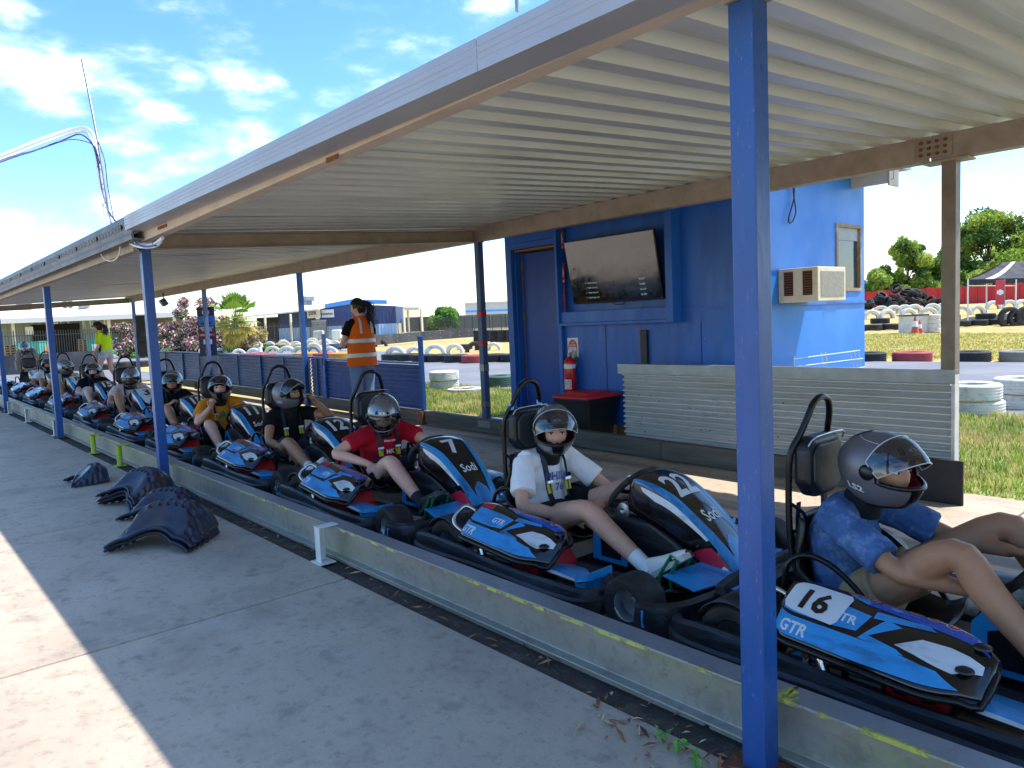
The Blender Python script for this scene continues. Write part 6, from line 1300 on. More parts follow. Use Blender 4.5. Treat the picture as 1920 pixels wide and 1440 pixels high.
for (u, v, n) in [(898, 640, 3), (915, 640, 3), (930, 641, 3), (946, 641, 3), (962, 641, 3), (872, 655, 1), (905, 656, 1)]:
    p = gp(u, v)
    for i in range(n): tyre_obj(p, 'black', .36, .24, 'black tyre in the stacks just left of the kiosk', 'stacked black tyres by the kiosk', dz=i * .24)
# painted tyres behind the blue fence
rows = [(668, 260, 640, 30, .44), (661, 270, 650, 27, .46), (654, 300, 720, 25, .50), (649, 420, 740, 26, .52)]
for v0, ua, ub, st, R in rows:
    u = ua
    while u < ub:
        k = rt.choice(['white', 'white', 'cream', 'white', 'grey', 'black']); v = v0 - (u - 260) * .012 + rt.uniform(-1.5, 1.5); k = 'orange' if v0 == 661 and abs(u - 447) < 14 else k
        tyre_obj(gp(u, v), k, R * rt.uniform(.85, 1.1), .24, 'orange tyre standing half-buried behind the blue fence' if k == 'orange' else {'white': 'white', 'cream': 'cream', 'grey': 'grey', 'black': 'black'}[k] + ' tyre standing half-buried in the rows behind the blue fence', 'half-buried painted tyres behind the blue fence', 'stand', yaw=math.atan2(RT[1], RT[0]) + rt.uniform(-.4, .4)); u += st * rt.uniform(.8, 1.2)
for i, (u, v, k) in enumerate([(470, 676, 'red'), (500, 678, 'red'), (540, 678, 'grey'), (575, 677, 'orange'), (610, 678, 'red'), (640, 678, 'orange'), (430, 676, 'grey')]):
    tyre_obj(gp(u, v), k, .46, .24, k + ' painted tyre lying flat just behind the blue fence', 'flat painted tyres behind the blue fence', dz=.1)
# low wall of dark belting held on tyres
def belt(label, pts, h, group=None):
    t = thing('belt_barrier', label, 'barrier', group=group); mb = MB(); n = len(pts)
    for (a, b) in zip(pts[:-1], pts[1:]):
        for k in range(3):
            p0 = a + (b - a) * (k / 3); p1 = a + (b - a) * ((k + 1) / 3); w = FW * .03; j = rt.uniform(-.03, .03)
            mb.hexa([p0, p1, p1 + w, p0 + w, p0 + (0, 0, h + j), p1 + (0, 0, h - j), p1 + w + (0, 0, h - j), p0 + w + (0, 0, h + j)])
    mb.obj('belting', mat('belting', '#3d3e42', .7, var=.25, scale=1.2, bump=.4, bscale=6, dirt='#6a6a6c', dirt_amt=.5, dscale=.8), t)
    bl = MB(); a, b = pts[0], pts[-1]
    for k in range(10):
        for zz in (.3, .75): bl.sphere(a + (b - a) * ((k + .5) / 10) - FW * .02 + (0, 0, h * zz), .035, 6, 4)
    tag(bl.obj('bolt', m_galv, t), kind='stuff')
belt('long black belting barrier on the far side of the track left of the kiosk', [gp(690, 652) + (0, 0, .1), gp(790, 643) + (0, 0, .15), gp(888, 637) + (0, 0, .2)], .62)
belt('grey belting barrier behind the farthest karts', [gp(-60, 708), gp(60, 702), gp(190, 694)], .78)
for i, (u, v) in enumerate([(200, 694), (232, 690), (262, 688), (180, 682), (166, 681)]): tyre_obj(gp(u, v), 'white' if v < 683 else 'black', .42, .26, ('white tyre standing behind the grey belting barrier' if v < 683 else 'black tyre lying at the end of the grey belting barrier'), 'tyres at the grey belting', 'stand' if v < 683 else 'flat', yaw=.85)
# right hand field: rising ground, rows, pile, block, cones
def zR(d): return min(1.1, max(-.04, (d - 30) * .05 - .04))
def gd(u, d): p = at(u, 600, d); return np.array((p[0], p[1], zR(d)))
bank = np.array([[np.array((*at(u, 600, d)[:2], zR(d) - .01)) for u in (1500, 1600, 1750, 1900, 2050, 2300)] for d in (27, 30, 33, 37, 41, 45, 49, 52.2, 56, 65, 80, 110)])
struct(MB().grid(bank).obj('bank', m_dry, smooth=60))
for i, u in enumerate(range(1636, 1930, 33)):
    if 1690 < u < 1755: continue
    tyre_obj(gd(u, 34.5), 'black', .42, .26, 'black tyre in the low wall across the dry grass on the right', 'low tyre wall on the right')
    if i % 2 == 0: tyre_obj(gd(u + 14, 34.8), 'black', .42, .26, 'black tyre in the low wall across the dry grass on the right', 'low tyre wall on the right', dz=.26)
for i, (u, v) in enumerate([(1634, 597), (1663, 597), (1703, 597), (1740, 596), (1775, 596), (1803, 594), (1832, 593), (1862, 592), (1652, 590), (1676, 589), (1696, 588), (1714, 588), (1748, 587), (1768, 586), (1892, 590), (1915, 588)]):
    tyre_obj(gd(u, 42 if v > 592 else 46), 'white', .52, .26, 'white tyre standing half-buried in the right hand field', 'half-buried white tyres on the right', 'stand', yaw=.85 + rt.uniform(-.3, .3))
for i, (u, v, R) in enumerate([(1893, 610, .5), (1905, 612, .36), (1925, 606, .5)]): tyre_obj(gd(u, 33.5) + (0, 0, .15), 'black', R, .24, ['large black tyre standing at the right end of the low wall', 'small black tyre leaning at the right end of the low wall', 'black tyre cut by the right edge of the photo'][i], None, 'stand', yaw=.85, dz=.2)
pc = gd(1693, 50.5); pile = []
for i in range(46):
    a = rt.uniform(0, 6.28); q = rt.random() ** .6; x = q * 2.6 * math.cos(a); y = q * 1.3 * math.sin(a); z = max(0, 1.5 * (1 - q * .95)) * rt.uniform(.5, 1)
    p = pc + RT * x * 1.15 + FW * y + (0, 0, z); o = link('tyre', ty('black', .36, .22)); o.location = p + (0, 0, .2); o.rotation_euler = (rt.uniform(-1.2, 1.2), rt.uniform(-.6, .6), rt.uniform(0, 6)); tag(o, 'black tyre tipped in the big heap before the red fence', 'tyre', 'heap of black tyres')
bp = gd(1722, 32); blk_ = thing('concrete_block', 'white concrete block with dark top in the dry grass', 'block', tuple(bp)); ang = math.atan2(RT[1], RT[0])
b_ = MB().bb((-.55, 0, 0), (.42, .6, .74)).obj('block_body', mat('white_block', '#cfcdc6', .8, var=.1, dirt='#8c897f', dirt_amt=.4), blk_, bevel=.02); MB().bb((-.62, -.05, .745), (.45, .65, .79)).obj('block_top', m_blk, blk_); blk_.rotation_euler = (0, 0, ang)
for i in range(4): tyre_obj(gd(1751, 32), 'white', .26, .19, 'white tyre in the small stack beside the concrete block', 'white stack beside the block', dz=i * .19)
def cone(label, p, h, yaw=0, tilt=0):
    c = thing('traffic_cone', label, 'traffic cone', tuple(p), 0, 'traffic cones'); c.rotation_euler = (tilt, 0, yaw); r0 = h * .22; mo = mat('cone_orange', '#b45a42', .7, var=.15)
    MB().bb((-h * .26, -h * .26, 0), (h * .26, h * .26, h * .05)).obj('base', mo, c, bevel=.01); f = lambda t: r0 * (1 - t) + h * .035 * t
    for a, b, m, nm in [(.05, .42, mo, 'cone_lower'), (.42, .72, m_pw, 'white_sleeve'), (.72, 1, mo, 'cone_tip')]: MB().lathe([(f(a), h * a), (f(b), h * b)] + ([(0, h * b)] if b == 1 else []), n=18).obj(nm, m, c, smooth=40)
cone('orange and white traffic cone in front of the concrete block', gd(1716, 31.4), .78); cone('tilted traffic cone leaning behind the first one', gd(1725, 31.6), .6, .3, rad(14)); cone('faded orange cone behind the blue fence', gp(489, 672), .75)

# ================================================================== far fence, buildings
def strip(u0, d0, u1, d1): return np.array([*at(u0, 640, d0)[:2], 0]), np.array([*at(u1, 640, d1)[:2], 0])
m_fen = mat('fence_black', '#2a2a2c', .6, var=.1); fn = thing('palisade_fence', 'tall black steel picket fence in front of the far buildings', 'fence')
A0, A1 = strip(-120, 49, 1000, 118); nb = 34
for k in range(nb):
    t0, t1 = k / nb, (k + 1) / nb
    e = lambda t: A0 + (A1 - A0) * t; p, q = e(t0), e(t1); L = np.linalg.norm(q - p); dv = (q - p) / L; h = 2.05; z0 = .15
    MB().beam(p + (0, 0, z0 - .1), p + (0, 0, z0 + h + .05), .07, .07, (1, 0, 0)).obj('post', m_fen, fn)
    for zz in (.22, 1.72): MB().beam(p + (0, 0, z0 + zz), q + (0, 0, z0 + zz), .04, .04).obj('rail', m_fen, fn)
    mb = MB(); n = int(L / .17)
    for i in range(1, n): c = p + dv * (i * L / n); mb.beam(c + (0, 0, z0), c + (0, 0, z0 + h), .028, .028, tuple(dv))
    tag(mb.obj('pickets', m_fen, fn), kind='stuff')
def wall_box(mb, a, b, z0, z1, th=.25):
    w = FW * th; mb.hexa([a + (0, 0, z0), b + (0, 0, z0), b + w + (0, 0, z0), a + w + (0, 0, z0), a + (0, 0, z1), b + (0, 0, z1), b + w + (0, 0, z1), a + w + (0, 0, z1)]); return mb
def ribs(mb, a, b, z0, z1, step=.6):
    L = np.linalg.norm(b - a); n = int(L / step); dv = (b - a) / L
    for i in range(n): c = a + dv * (i + .5) * L / n; mb.hexa([c - dv * .08 + (0, 0, z0), c + dv * .08 + (0, 0, z0), c + dv * .04 - FW * .05 + (0, 0, z0), c - dv * .04 - FW * .05 + (0, 0, z0), c - dv * .08 + (0, 0, z1), c + dv * .08 + (0, 0, z1), c + dv * .04 - FW * .05 + (0, 0, z1), c - dv * .04 - FW * .05 + (0, 0, z1)])
    return mb
zv = lambda u, v, d: at(u, v, d)[2]
# grey shed on the left
gs = thing('warehouse', 'long grey metal warehouse with white verandah roof on the far left', 'building'); D0 = 66; a, b = strip(-140, D0, 205, D0 + 4); c0_, c1_ = strip(205, D0 + 4, 345, D0 + 5.5)
m_gw = mat('warehouse_wall', '#8a938f', .7, var=.06, scale=.4); mb = wall_box(MB(), a, b, 0, 4.0); ribs(mb, a, b, 0, 3.95); mb.obj('wall', m_gw, gs); wall_box(MB(), c0_, c1_, 0, 3.9).obj('wall', mat('brown_wall', '#6b625b', .8, var=.08), gs)
da, db = strip(63, D0 - .2 + 2.4, 152, D0 + 3.2); wall_box(MB(), da - FW * .12, db - FW * .12, 0, 2.95, .1).obj('doorway_dark_panel', mat('painted_dark_inside', '#0d0d0f', .9), gs)  # near-black panel on the wall, painted darkness for the unlit inside
e0, e1 = strip(-140, D0 - 2.4, 345, D0 + 2.8); rfm = mat('verandah_white', '#dcdcda', .6, var=.04)
MB().hexa([e0 + (0, 0, 3.35), e1 + (0, 0, 3.4), c1_ + (0, 0, 4.2), a + (0, 0, 4.15), e0 + (0, 0, 3.5), e1 + (0, 0, 3.55), c1_ + (0, 0, 4.35), a + (0, 0, 4.3)]).obj('verandah_roof', rfm, gs); wall_box(MB(), e0 - FW * .1, e1 - FW * .1, 3.1, 3.52, .08).obj('gutter_board', rfm, gs)
for u in (27, 207, 330): p = strip(u, D0 - 2 + (u + 140) / 485 * 5, u, 1)[0]; MB().beam(p, p + (0, 0, 3.3), .22, .22, (1, 0, 0)).obj('verandah_post', mat('cream_post', '#d9cfb4', .6), gs)
for u, v, w, h in [(18, 583, 1.0, .28), (45, 574, 1.0, .8), (122, 575, .3, .9), (132, 575, .3, .9), (158, 580, .8, .25)]:
    p = at(u, v, D0 + 3); MB().box((p[0], p[1], 4.35 + h / 2), (w, w, h), taper=1.15 if h > .5 else 1).obj('roof_vent', m_galv, gs, bevel=.03)
p = at(105, 604, D0 + 2.0); tx = MB(); flat_text(tx, '220', p - FW * .3, RT, (0, 0, 1), .38); tx.obj('street_number', m_pw, gs)
p = at(59, 620, D0 + 1.6); MB().box(p - FW * .3, (.7, .04, .7), rotm(0, 0, ang)).obj('notice', m_pw, gs); p = at(100, 583, D0)
p = at(290, 590, D0 + 4.5); MB().box(p - FW * .6, (2.6, .05, .7), rotm(0, 0, ang)).obj('sign_board', mat('cream_board', '#cfc6b2', .7), gs)
for (u, lab, col, w, h) in [(52, 'teal skip bin with printed panels in front of the left end of the warehouse', '#3fa79b', 1.6, 1.25), (181, 'teal skip bin in front of the warehouse door behind the walking woman', '#3fa79b', 1.4, 1.25)]:
    p = at(u, 640, 58); sk = thing('skip_bin', lab, 'skip bin', (p[0], p[1], .13), ang, 'teal skips before the warehouse'); MB().hexa([(-w / 2, 0, 0), (w / 2, 0, 0), (w / 2, 1.4, 0), (-w / 2, 1.4, 0), (-w / 2 - .1, -.1, h), (w / 2 + .1, -.1, h), (w / 2 + .1, 1.5, h), (-w / 2 - .1, 1.5, h)]).obj('bin_body', mat('skip_teal', col, .6, var=.12), sk, bevel=.03); MB().bb((-w * .25, -.09, h * .3), (w * .3, -.06, h * .72)).obj('panel', m_pw, sk); MB().bb((-w / 2 - .14, -.14, h), (w / 2 + .14, 1.54, h + .06)).obj('rim', mat('skip_teal', col), sk)
for (u, w, h, lab, gr) in [(17, 1.0, 1.15, 'stack of timber pallets at the far left by the warehouse', 1), (74, .6, 1.1, 'brown crate stack beside the left teal skip', 0), (155, .8, 1.35, 'tall stack of timber pallets right of the warehouse door', 1)]:
    p = at(u, 640, 58.5); pl = thing('pallet_stack', lab, 'pallets', (p[0], p[1], .13), ang)
    for i in range(int(h / .19)):
        MB().bb((-w / 2, 0, i * .19 + .12), (w / 2, 1.0, i * .19 + .17)).obj('pallet_deck', mat('pallet_wood', '#a58a63', .85, var=.2), pl)
        for s in (-1, 0, 1): MB().bb((s * w * .42 - .05, 0, i * .19), (s * w * .42 + .05, 1.0, i * .19 + .118)).obj('pallet_block', mat('pallet_wood', '#a58a63'), pl)
# blue workshop with signs
bs = thing('workshop', 'dark blue metal workshop with two white signs beyond the fence', 'building'); D1 = 84; a, b = strip(524, D1, 745, D1 + 3)
m_bw = mat('workshop_blue', '#3a4a7c', .6, var=.05, scale=.5); m_lw = mat('workshop_pale', '#a9c4e6', .6, var=.05, scale=.5)
u_ap = 660; zt = lambda u: zv(u, {524: 582, 660: 566, 745: 570}[u], D1); ap = a + (b - a) * .62
MB().hexa([a + (0, 0, 1.7), ap + (0, 0, 1.7), ap + FW * 6 + (0, 0, 1.7), a + FW * 6 + (0, 0, 1.7), a + (0, 0, 3.3), ap + (0, 0, 4.1), ap + FW * 6 + (0, 0, 4.1), a + FW * 6 + (0, 0, 3.3)]).obj('wall', m_bw, bs); MB().hexa([ap + (0, 0, 1.7), b + (0, 0, 1.7), b + FW * 6 + (0, 0, 1.7), ap + FW * 6 + (0, 0, 1.7), ap + (0, 0, 4.1), b + (0, 0, 3.7), b + FW * 6 + (0, 0, 3.7), ap + FW * 6 + (0, 0, 4.1)]).obj('wall', m_bw, bs)
mb = wall_box(MB(), a - FW * .04, b - FW * .04, 0, 1.7, .2); ribs(mb, a - FW * .04, b - FW * .04, 0, 1.68, .35); mb.obj('pale_dado', m_lw, bs); rb = ribs(MB(), a, b, 1.72, 3.25, .4); tag(rb.obj('wall_ribs', m_bw, bs), kind='stuff')
f0, f1 = a + (b - a) * .40, a + (b - a) * .93
MB().hexa([f0 - FW * .3 + (0, 0, 3.75), ap - FW * .3 + (0, 0, 4.1), ap + (0, 0, 4.1), f0 + (0, 0, 3.75), f0 - FW * .3 + (0, 0, 4.2), ap - FW * .3 + (0, 0, 4.65), ap + (0, 0, 4.65), f0 + (0, 0, 4.2)]).obj('fascia', mat('bright_blue', '#4d8fe0', .5), bs); MB().hexa([ap - FW * .3 + (0, 0, 4.1), f1 - FW * .3 + (0, 0, 3.95), f1 + (0, 0, 3.95), ap + (0, 0, 4.1), ap - FW * .3 + (0, 0, 4.65), f1 - FW * .3 + (0, 0, 4.4), f1 + (0, 0, 4.4), ap + (0, 0, 4.65)]).obj('fascia', mat('bright_blue', '#4d8fe0'), bs)
g0, g1 = strip(455, D1 - 3, 600, D1 - 2.2); MB().hexa([g0 + (0, 0, 3.0), g1 + (0, 0, 3.5), f0 + (0, 0, 3.8), a - RT * 5 + (0, 0, 3.2), g0 + (0, 0, 3.15), g1 + (0, 0, 3.65), f0 + (0, 0, 3.95), a - RT * 5 + (0, 0, 3.35)]).obj('verandah_roof', rfm, bs)
h0, h1 = strip(735, D1 - 1, 795, D1 + 1); MB().hexa([h0 + (0, 0, 3.7), h1 + (0, 0, 3.35), h1 + FW * 4 + (0, 0, 3.5), h0 + FW * 4 + (0, 0, 3.8), h0 + (0, 0, 3.85), h1 + (0, 0, 3.5), h1 + FW * 4 + (0, 0, 3.65), h0 + FW * 4 + (0, 0, 3.95)]).obj('side_roof', rfm, bs)
for u, d in ((500, D1 - 2.9), (548, D1 - 2.6), (760, D1 - .5), (768, D1 + 3), (793, D1 + .8)): p = strip(u, d, u, 1)[0]; MB().beam(p, p + (0, 0, 3.2), .2, .2, (1, 0, 0)).obj('verandah_post', mat('cream_post', '#d9cfb4'), bs)
k0, k1 = strip(484, D1 + .8, 526, D1); wall_box(MB(), k0, k1, 0, 3.0).obj('grille_wall', mat('dark_grille_wall', '#332d2d', .8, var=.2), bs)
for u, v, w, h, t in [(586, 588, 2.6, 1.5, 'JSIR'), (612, 588, 2.5, 1.3, 'Somerton')]:
    p = at(u, v, D1 + (u - 524) / 221 * 3 - .35); sg = MB().box(p, (w * .36 * 1.9, .05, h * .68), rotm(0, 0, ang)).obj('sign', m_pw, bs); tx = MB(); flat_text(tx, t, p - FW * .05, RT, (0, 0, 1), .55 if t == 'JSIR' else .34, wmax=1.45); tx.obj('lettering', mat('sign_ink', '#20242e', .6), sg)
p = at(600, 610, D1 + .6); MB().box(p - FW * .3 + (0, 0, -.5), (1.7, .06, 2.2), rotm(0, 0, ang)).obj('door', m_galv, bs); p = at(597, 596, D1 + .6); MB().box(p - FW * .3, (.45, .05, .35), rotm(0, 0, ang)).obj('small_notice', m_pw, bs)
p = at(577, 560, D1 + 4); MB().box(p, (1.2, 1.2, .55), taper=.9).obj('roof_cooler', m_galv, bs, bevel=.03); MB().box(p + (0, 0, -.5), (.7, .7, .5)).obj('cooler_base', m_galv, bs); p = at(618, 575, D1 + 4); mb = MB().tube([tuple(p), tuple(p + (0, 0, 1.9))], .025, 5); mb.tube([tuple(p + RT * -.4 + (0, 0, 1.8)), tuple(p + RT * .4 + (0, 0, 1.8))], .018, 5); mb.obj('aerial', m_galv, bs)
for i, (u, w) in enumerate([(597, 1.0), (631, .95)]):
    p = at(u, 640, 80); q = thing('white_tank', ['left white box standing before the blue workshop door', 'right white box standing before the blue workshop'][i], 'box', (p[0], p[1], .13), ang, 'white boxes before the workshop'); MB().bb((-w / 2, 0, 0), (w / 2, .8, 1.1)).obj('box_body', m_whp, q, bevel=.05); MB().bb((-w * .4, .1, 1.101), (w * .4, .7, 1.16)).obj('box_lid', m_whp, q, bevel=.02)
# pale buildings and shade cloth further right
for nm, lab, u0, u1, d, z0, z1, m in [('shed', 'cream shed behind the round bush', 745, 790, 120, 0, 4.2, mat('cream_shed', '#d6cfba', .7)), ('shed', 'low pale warehouse roof behind the fence left of the kiosk', 875, 990, 130, 0, 4.6, mat('pale_shed', '#cfd2cf', .7))]:
    t = thing(nm, lab, 'building'); a, b = strip(u0, d, u1, d + 4); mb = wall_box(MB(), a, b, z0, z1, 6); mb.obj('wall', m, t); wall_box(MB(), a - FW * .2, b - FW * .2, z1 + .001, z1 + .3, 6.4).obj('roof', mat('shed_roof', '#b9bdb6', .6), t)
    if d == 130: wall_box(MB(), a - FW * .1, b - FW * .1, 3.2, 3.5, .08).obj('blue_trim', mat('bright_blue', '#4d8fe0'), t)
sc2 = thing('shade_cloth_fence', 'dark shade cloth fence behind the dry weeds left of the kiosk', 'fence'); a, b = strip(755, 112, 1010, 126); wall_box(MB(), a, b, .4, 2.6, .05).obj('cloth', mat('shade_cloth', '#4d5254', .9, var=.08), sc2)
for k in range(9): p = a + (b - a) * k / 8 - FW * .1; MB().beam(p, p + (0, 0, 2.7), .08, .08, (1, 0, 0)).obj('post', m_galv, sc2)
# red fence on the right
rf_ = thing('red_fence', 'red sheet metal fence across the back of the right hand field', 'fence'); a, b = strip(1560, 64, 1990, 54); m_rf = mat('red_sheet', '#c0262a', .55, var=.08, scale=.5)
for k in range(18):
    p, q = a + (b - a) * k / 18, a + (b - a) * (k + 1) / 18; dz = rt.uniform(-.04, .04); wall_box(MB(), p + RT * .01, q - RT * .01, 1.0, 2.45 + dz, .04).obj('sheet', m_rf, rf_); MB().beam(p - FW * .05 + (0, 0, .9), p - FW * .05 + (0, 0, 2.46), .07, .07, (1, 0, 0)).obj('post', m_rf, rf_)
# marquee
mq = thing('marquee', 'black and white pop-up marquee in front of the red fence', 'marquee'); base = gp(1815, 585); dM = np.dot(base - CPOS, RC @ np.array((0, 0, 1.)))
L_ = lambda u, v, d: np.array(at(u, v, d)); d0, d1 = 36., 39.; cor = [L_(1815, 524, d0), L_(1960, 520, d0), L_(1965, 512, d1 + 3), L_(1850, 522, d1 + 1)]; pk = [L_(1882, 491, d0 + 1.6), L_(1950, 489, d0 + 1.6)]
m_mqk = mat('marquee_black', '#30313a', .8, var=.2, scale=1.2); m_mqw = mat('marquee_white', '#c9c6bf', .8, var=.1)
def quad(A, B, C_, D_, m, nm, n=6, stripes=False):
    P = [[A + (B - A) * i / n + ((D_ - A) + ((C_ - B) - (D_ - A)) * i / n) * j / 4 + np.array((0, 0, -.12 * math.sin(j / 4 * math.pi))) for j in range(5)] for i in range(n + 1)]
    mb = MB().grid(np.array(P))
    if stripes: mb.mi = [1 if (k // 4) % 5 == 2 else 0 for k in range(len(mb.f))]
    mb.obj(nm, [m_mqk, m_mqw] if stripes else m, mq, smooth=40)
quad(cor[0], cor[1], pk[1], pk[0], None, 'canopy', 9, True); quad(cor[0], pk[0], pk[0] + (0, 0, -.01), cor[3], m_mqk, 'canopy'); quad(cor[3], pk[0], pk[1], cor[2], m_mqk, 'canopy')
MB().hexa([cor[0], cor[1], cor[1] + FW * .03, cor[0] + FW * .03, cor[0] - (0, 0, .22), cor[1] - (0, 0, .22), cor[1] + FW * .03 - (0, 0, .22), cor[0] + FW * .03 - (0, 0, .22)]).obj('valance', m_mqk, mq)
for p in cor[:1] + cor[3:] + [L_(1905, 524, d0)]: MB().tube([(p[0], p[1], .2), tuple(p)], .035, 8).obj('leg', m_whp, mq)
MB().tube([tuple(cor[0] - (0, 0, .3)), tuple(L_(1905, 524, d0) - (0, 0, .3))], .022, 6).obj('brace', m_whp, mq)
fb = thing('feather_flag', 'red banner with white logo beside the marquee', 'flag'); p = L_(1875, 548, 34.5); MB().box((p[0], p[1], p[2]), (.40, .02, 1.15), rotm(0, 0, ang)).obj('banner_cloth', mat('banner_red', '#cf3d4c', .7), fb); a_ = np.arange(12) * math.pi / 6; MB().add([p - FW * .012 + RT * (.15 + .03 * (i % 2)) * math.cos(t) + np.array((0, 0, (.11 + .03 * (i % 2)) * math.sin(t))) for i, t in enumerate(a_)], [tuple(range(12))]).obj('banner_logo', m_pw, fb); MB().tube([tuple(p + RT * .22 + (0, 0, -.65)), tuple(p + RT * .22 + (0, 0, .6))], .015, 6).obj('flag_pole', m_galv, fb)

# ================================================================== plants
def quads(name, C0, A_, B_, mats, mi, parent=None):
    n = len(C0); V = np.stack([C0 - A_ - B_ * .3, C0 - A_ * .1 + B_, C0 + A_ + B_ * .3, C0 + A_ * .1 - B_], 1).reshape(-1, 3); me = bpy.data.meshes.new(name)
    me.vertices.add(n * 4); me.vertices.foreach_set('co', V.ravel()); me.loops.add(n * 4); me.loops.foreach_set('vertex_index', np.arange(n * 4)); me.polygons.add(n); me.polygons.foreach_set('loop_start', np.arange(n) * 4); me.polygons.foreach_set('loop_total', np.full(n, 4))
    for m in mats: me.materials.append(m)
    me.polygons.foreach_set('material_index', np.asarray(mi, np.int32)); me.update(calc_edges=True); me.validate(); return link(name, me, parent)
def leaf_mat(name, col):
    m = mat(name, col, .6, var=.25, scale=1.5, spec=.3); b = m.node_tree.nodes['Principled BSDF']; N = m.node_tree.nodes; L = m.node_tree.links; tr = N.new('ShaderNodeBsdfTranslucent'); mx = N.new('ShaderNodeMixShader'); mx.inputs[0].default_value = .38; L.new(b.inputs['Base Color'].links[0].from_socket, tr.inputs[0]); L.new(b.outputs[0], mx.inputs[1]); L.new(tr.outputs[0], mx.inputs[2]); L.new(mx.outputs[0], N['Material Output'].inputs[0])
    return m
GL = [leaf_mat('leaf_light', '#b3c25c'), leaf_mat('leaf_mid', '#93ad48'), leaf_mat('leaf_dark', '#6f8c3c'), leaf_mat('leaf_deep', '#54733a')]
def foliage(name, clumps, n, size, mats, parent, weights=None, droop=0., flat=.8):
    r = RNG; cs = np.array([c for c, _ in clumps]); rs = np.array([q for _, q in clumps]); w = rs ** 2 / np.sum(rs ** 2); k = r.choice(len(clumps), n, p=w); d = r.normal(size=(n, 3)); d /= np.linalg.norm(d, axis=1)[:, None]; rad_ = rs[k] * (r.random(n) ** .45); C0 = cs[k] + d * rad_[:, None] * (1, 1, flat); C0[:, 2] -= droop * r.random(n)
    a = r.normal(size=(n, 3)); a /= np.linalg.norm(a, axis=1)[:, None]; b = np.cross(a, r.normal(size=(n, 3))); b /= np.linalg.norm(b, axis=1)[:, None]; s = size * r.uniform(.6, 1.4, n)[:, None]
    if weights is None: mi = np.clip(r.choice(len(mats), len(clumps))[k] + (r.random(n) < .25) * r.integers(-1, 2, n), 0, len(mats) - 1)
    else: mi = r.choice(len(mats), n, p=weights)
    return quads(name, C0, a * s, b * s * .5, mats, mi, parent)
m_bark = mat('bark', '#6a5a48', .9, var=.2, scale=4, bump=.5, bscale=14)
def tree(label, base, H, W, nb=26, n=11000, size=.17, mats=GL, seed=1, trunk=.16, low=.18, group='trees behind the red fence', peaks=None):
    r = random.Random(seed); t = thing('tree', label, 'tree', (0, 0, 0), 0, group); base = np.array(base, float); mb = MB(); cl = []
    top = base + (0, 0, H * .55); mb.tube([base - (0, 0, .2), base + (r.uniform(-.2, .2), r.uniform(-.2, .2), H * .25), top], [trunk, trunk * .8, trunk * .45], 8, sub=4)
    for i in range(nb):
        z = H * r.uniform(low, .97); q = math.sin(min(1, (z / H - low * .6) / (1 - low * .6)) * math.pi) ** .6; a = r.uniform(0, 6.28); rr2 = W / 2 * q * r.uniform(.35, .98); c = base + np.array((math.cos(a) * rr2, math.sin(a) * rr2, z)); R = W * r.uniform(.09, .17); cl.append((c, R))
        if i % 2 == 0: mb.tube([base + (0, 0, min(z * .6, H * .5)), (base + (0, 0, z * .7) + c) / 2, c], [trunk * .4, trunk * .25, trunk * .08], 5, sub=3)
    if peaks:
        for dx, z, R in peaks: cl.append((base + RT * dx + (0, 0, z), R))
    mb.obj('trunk', m_bark, t, smooth=60); foliage('crown', cl, n, size, mats, t, droop=W * .05); return t
def gpt(u, d, z=0.): p = at(u, 600, d); return np.array((p[0], p[1], z))
tree('tall slender feathery tree right of the kiosk', gpt(1703, 72, 1.0), 6.6, 4.6, 34, 15000, .15, seed=3, low=.04, peaks=[(-.3, 5.7, .8), (.4, 6.0, .6), (0, 4.8, 1.1)])
tree('pale bushy tree beside the kiosk wall behind the red fence', gpt(1645, 70, 1.0), 3.4, 4.6, 26, 11000, .15, seed=4, low=.02); tree('dense dark bushy tree left of the steel post', gpt(1752, 74, 1.0), 4.4, 5.8, 34, 14000, .15, low=.02, mats=[GL[1], GL[2], GL[2], GL[3]], seed=6)
tree('large light green tree behind the marquee', gpt(1852, 76, 1.0), 9.0, 9.0, 64, 34000, .17, seed=8, low=.04, peaks=[(.2, 8.6, 1.2), (-1.2, 7.6, 1.3), (1.8, 7.6, 1.2)]); tree('big spreading tree at the right edge of the photo', gpt(1925, 80, 1.0), 7.6, 9.0, 54, 26000, .17, seed=9, low=.04); tree('broad tree partly behind the steel post', gpt(1795, 78, 1.0), 6.0, 6.6, 40, 18000, .16, low=.03, mats=[GL[1], GL[2], GL[1], GL[3]], seed=11)
bl_ = [leaf_mat('bush_light', '#7fa84a'), leaf_mat('bush_mid', '#5c8a3c'), leaf_mat('bush_dark', '#3d6a30')]
def bush(label, base, W, H, n, size, mats, weights=None, name='bush', group=None, seed=1):
    r = random.Random(seed); t = thing(name, label, 'bush', (0, 0, 0), 0, group); cl = []; base = np.array(base, float); mb = MB()
    for i in range(22): a = r.uniform(0, 6.28); q = r.random() ** .5; z = H * (.15 + .72 * r.random() * math.sqrt(max(.05, 1 - q * q))); c = base + np.array((math.cos(a) * q * W * .42, math.sin(a) * q * W * .42, z)); cl.append((c, W * r.uniform(.10, .17))); mb.tube([base, (base + c) / 2 + (0, 0, .1), c], [.04, .03, .01], 5, sub=2)
    mb.obj('stem', m_bark, t); foliage('foliage', cl, n, size, mats, t, weights); return t
bush('round green bush beyond the fence between workshop and kiosk', gpt(840, 112, .8), 7.2, 3.2, 9000, .20, bl_, seed=2)
pk_ = [leaf_mat('oleander_green', '#5f7a3c'), leaf_mat('oleander_dark', '#3f5a30'), mat('oleander_pink', '#e3b3b8', .6, var=.15), mat('oleander_deep_pink', '#cf8794', .6, var=.15)]
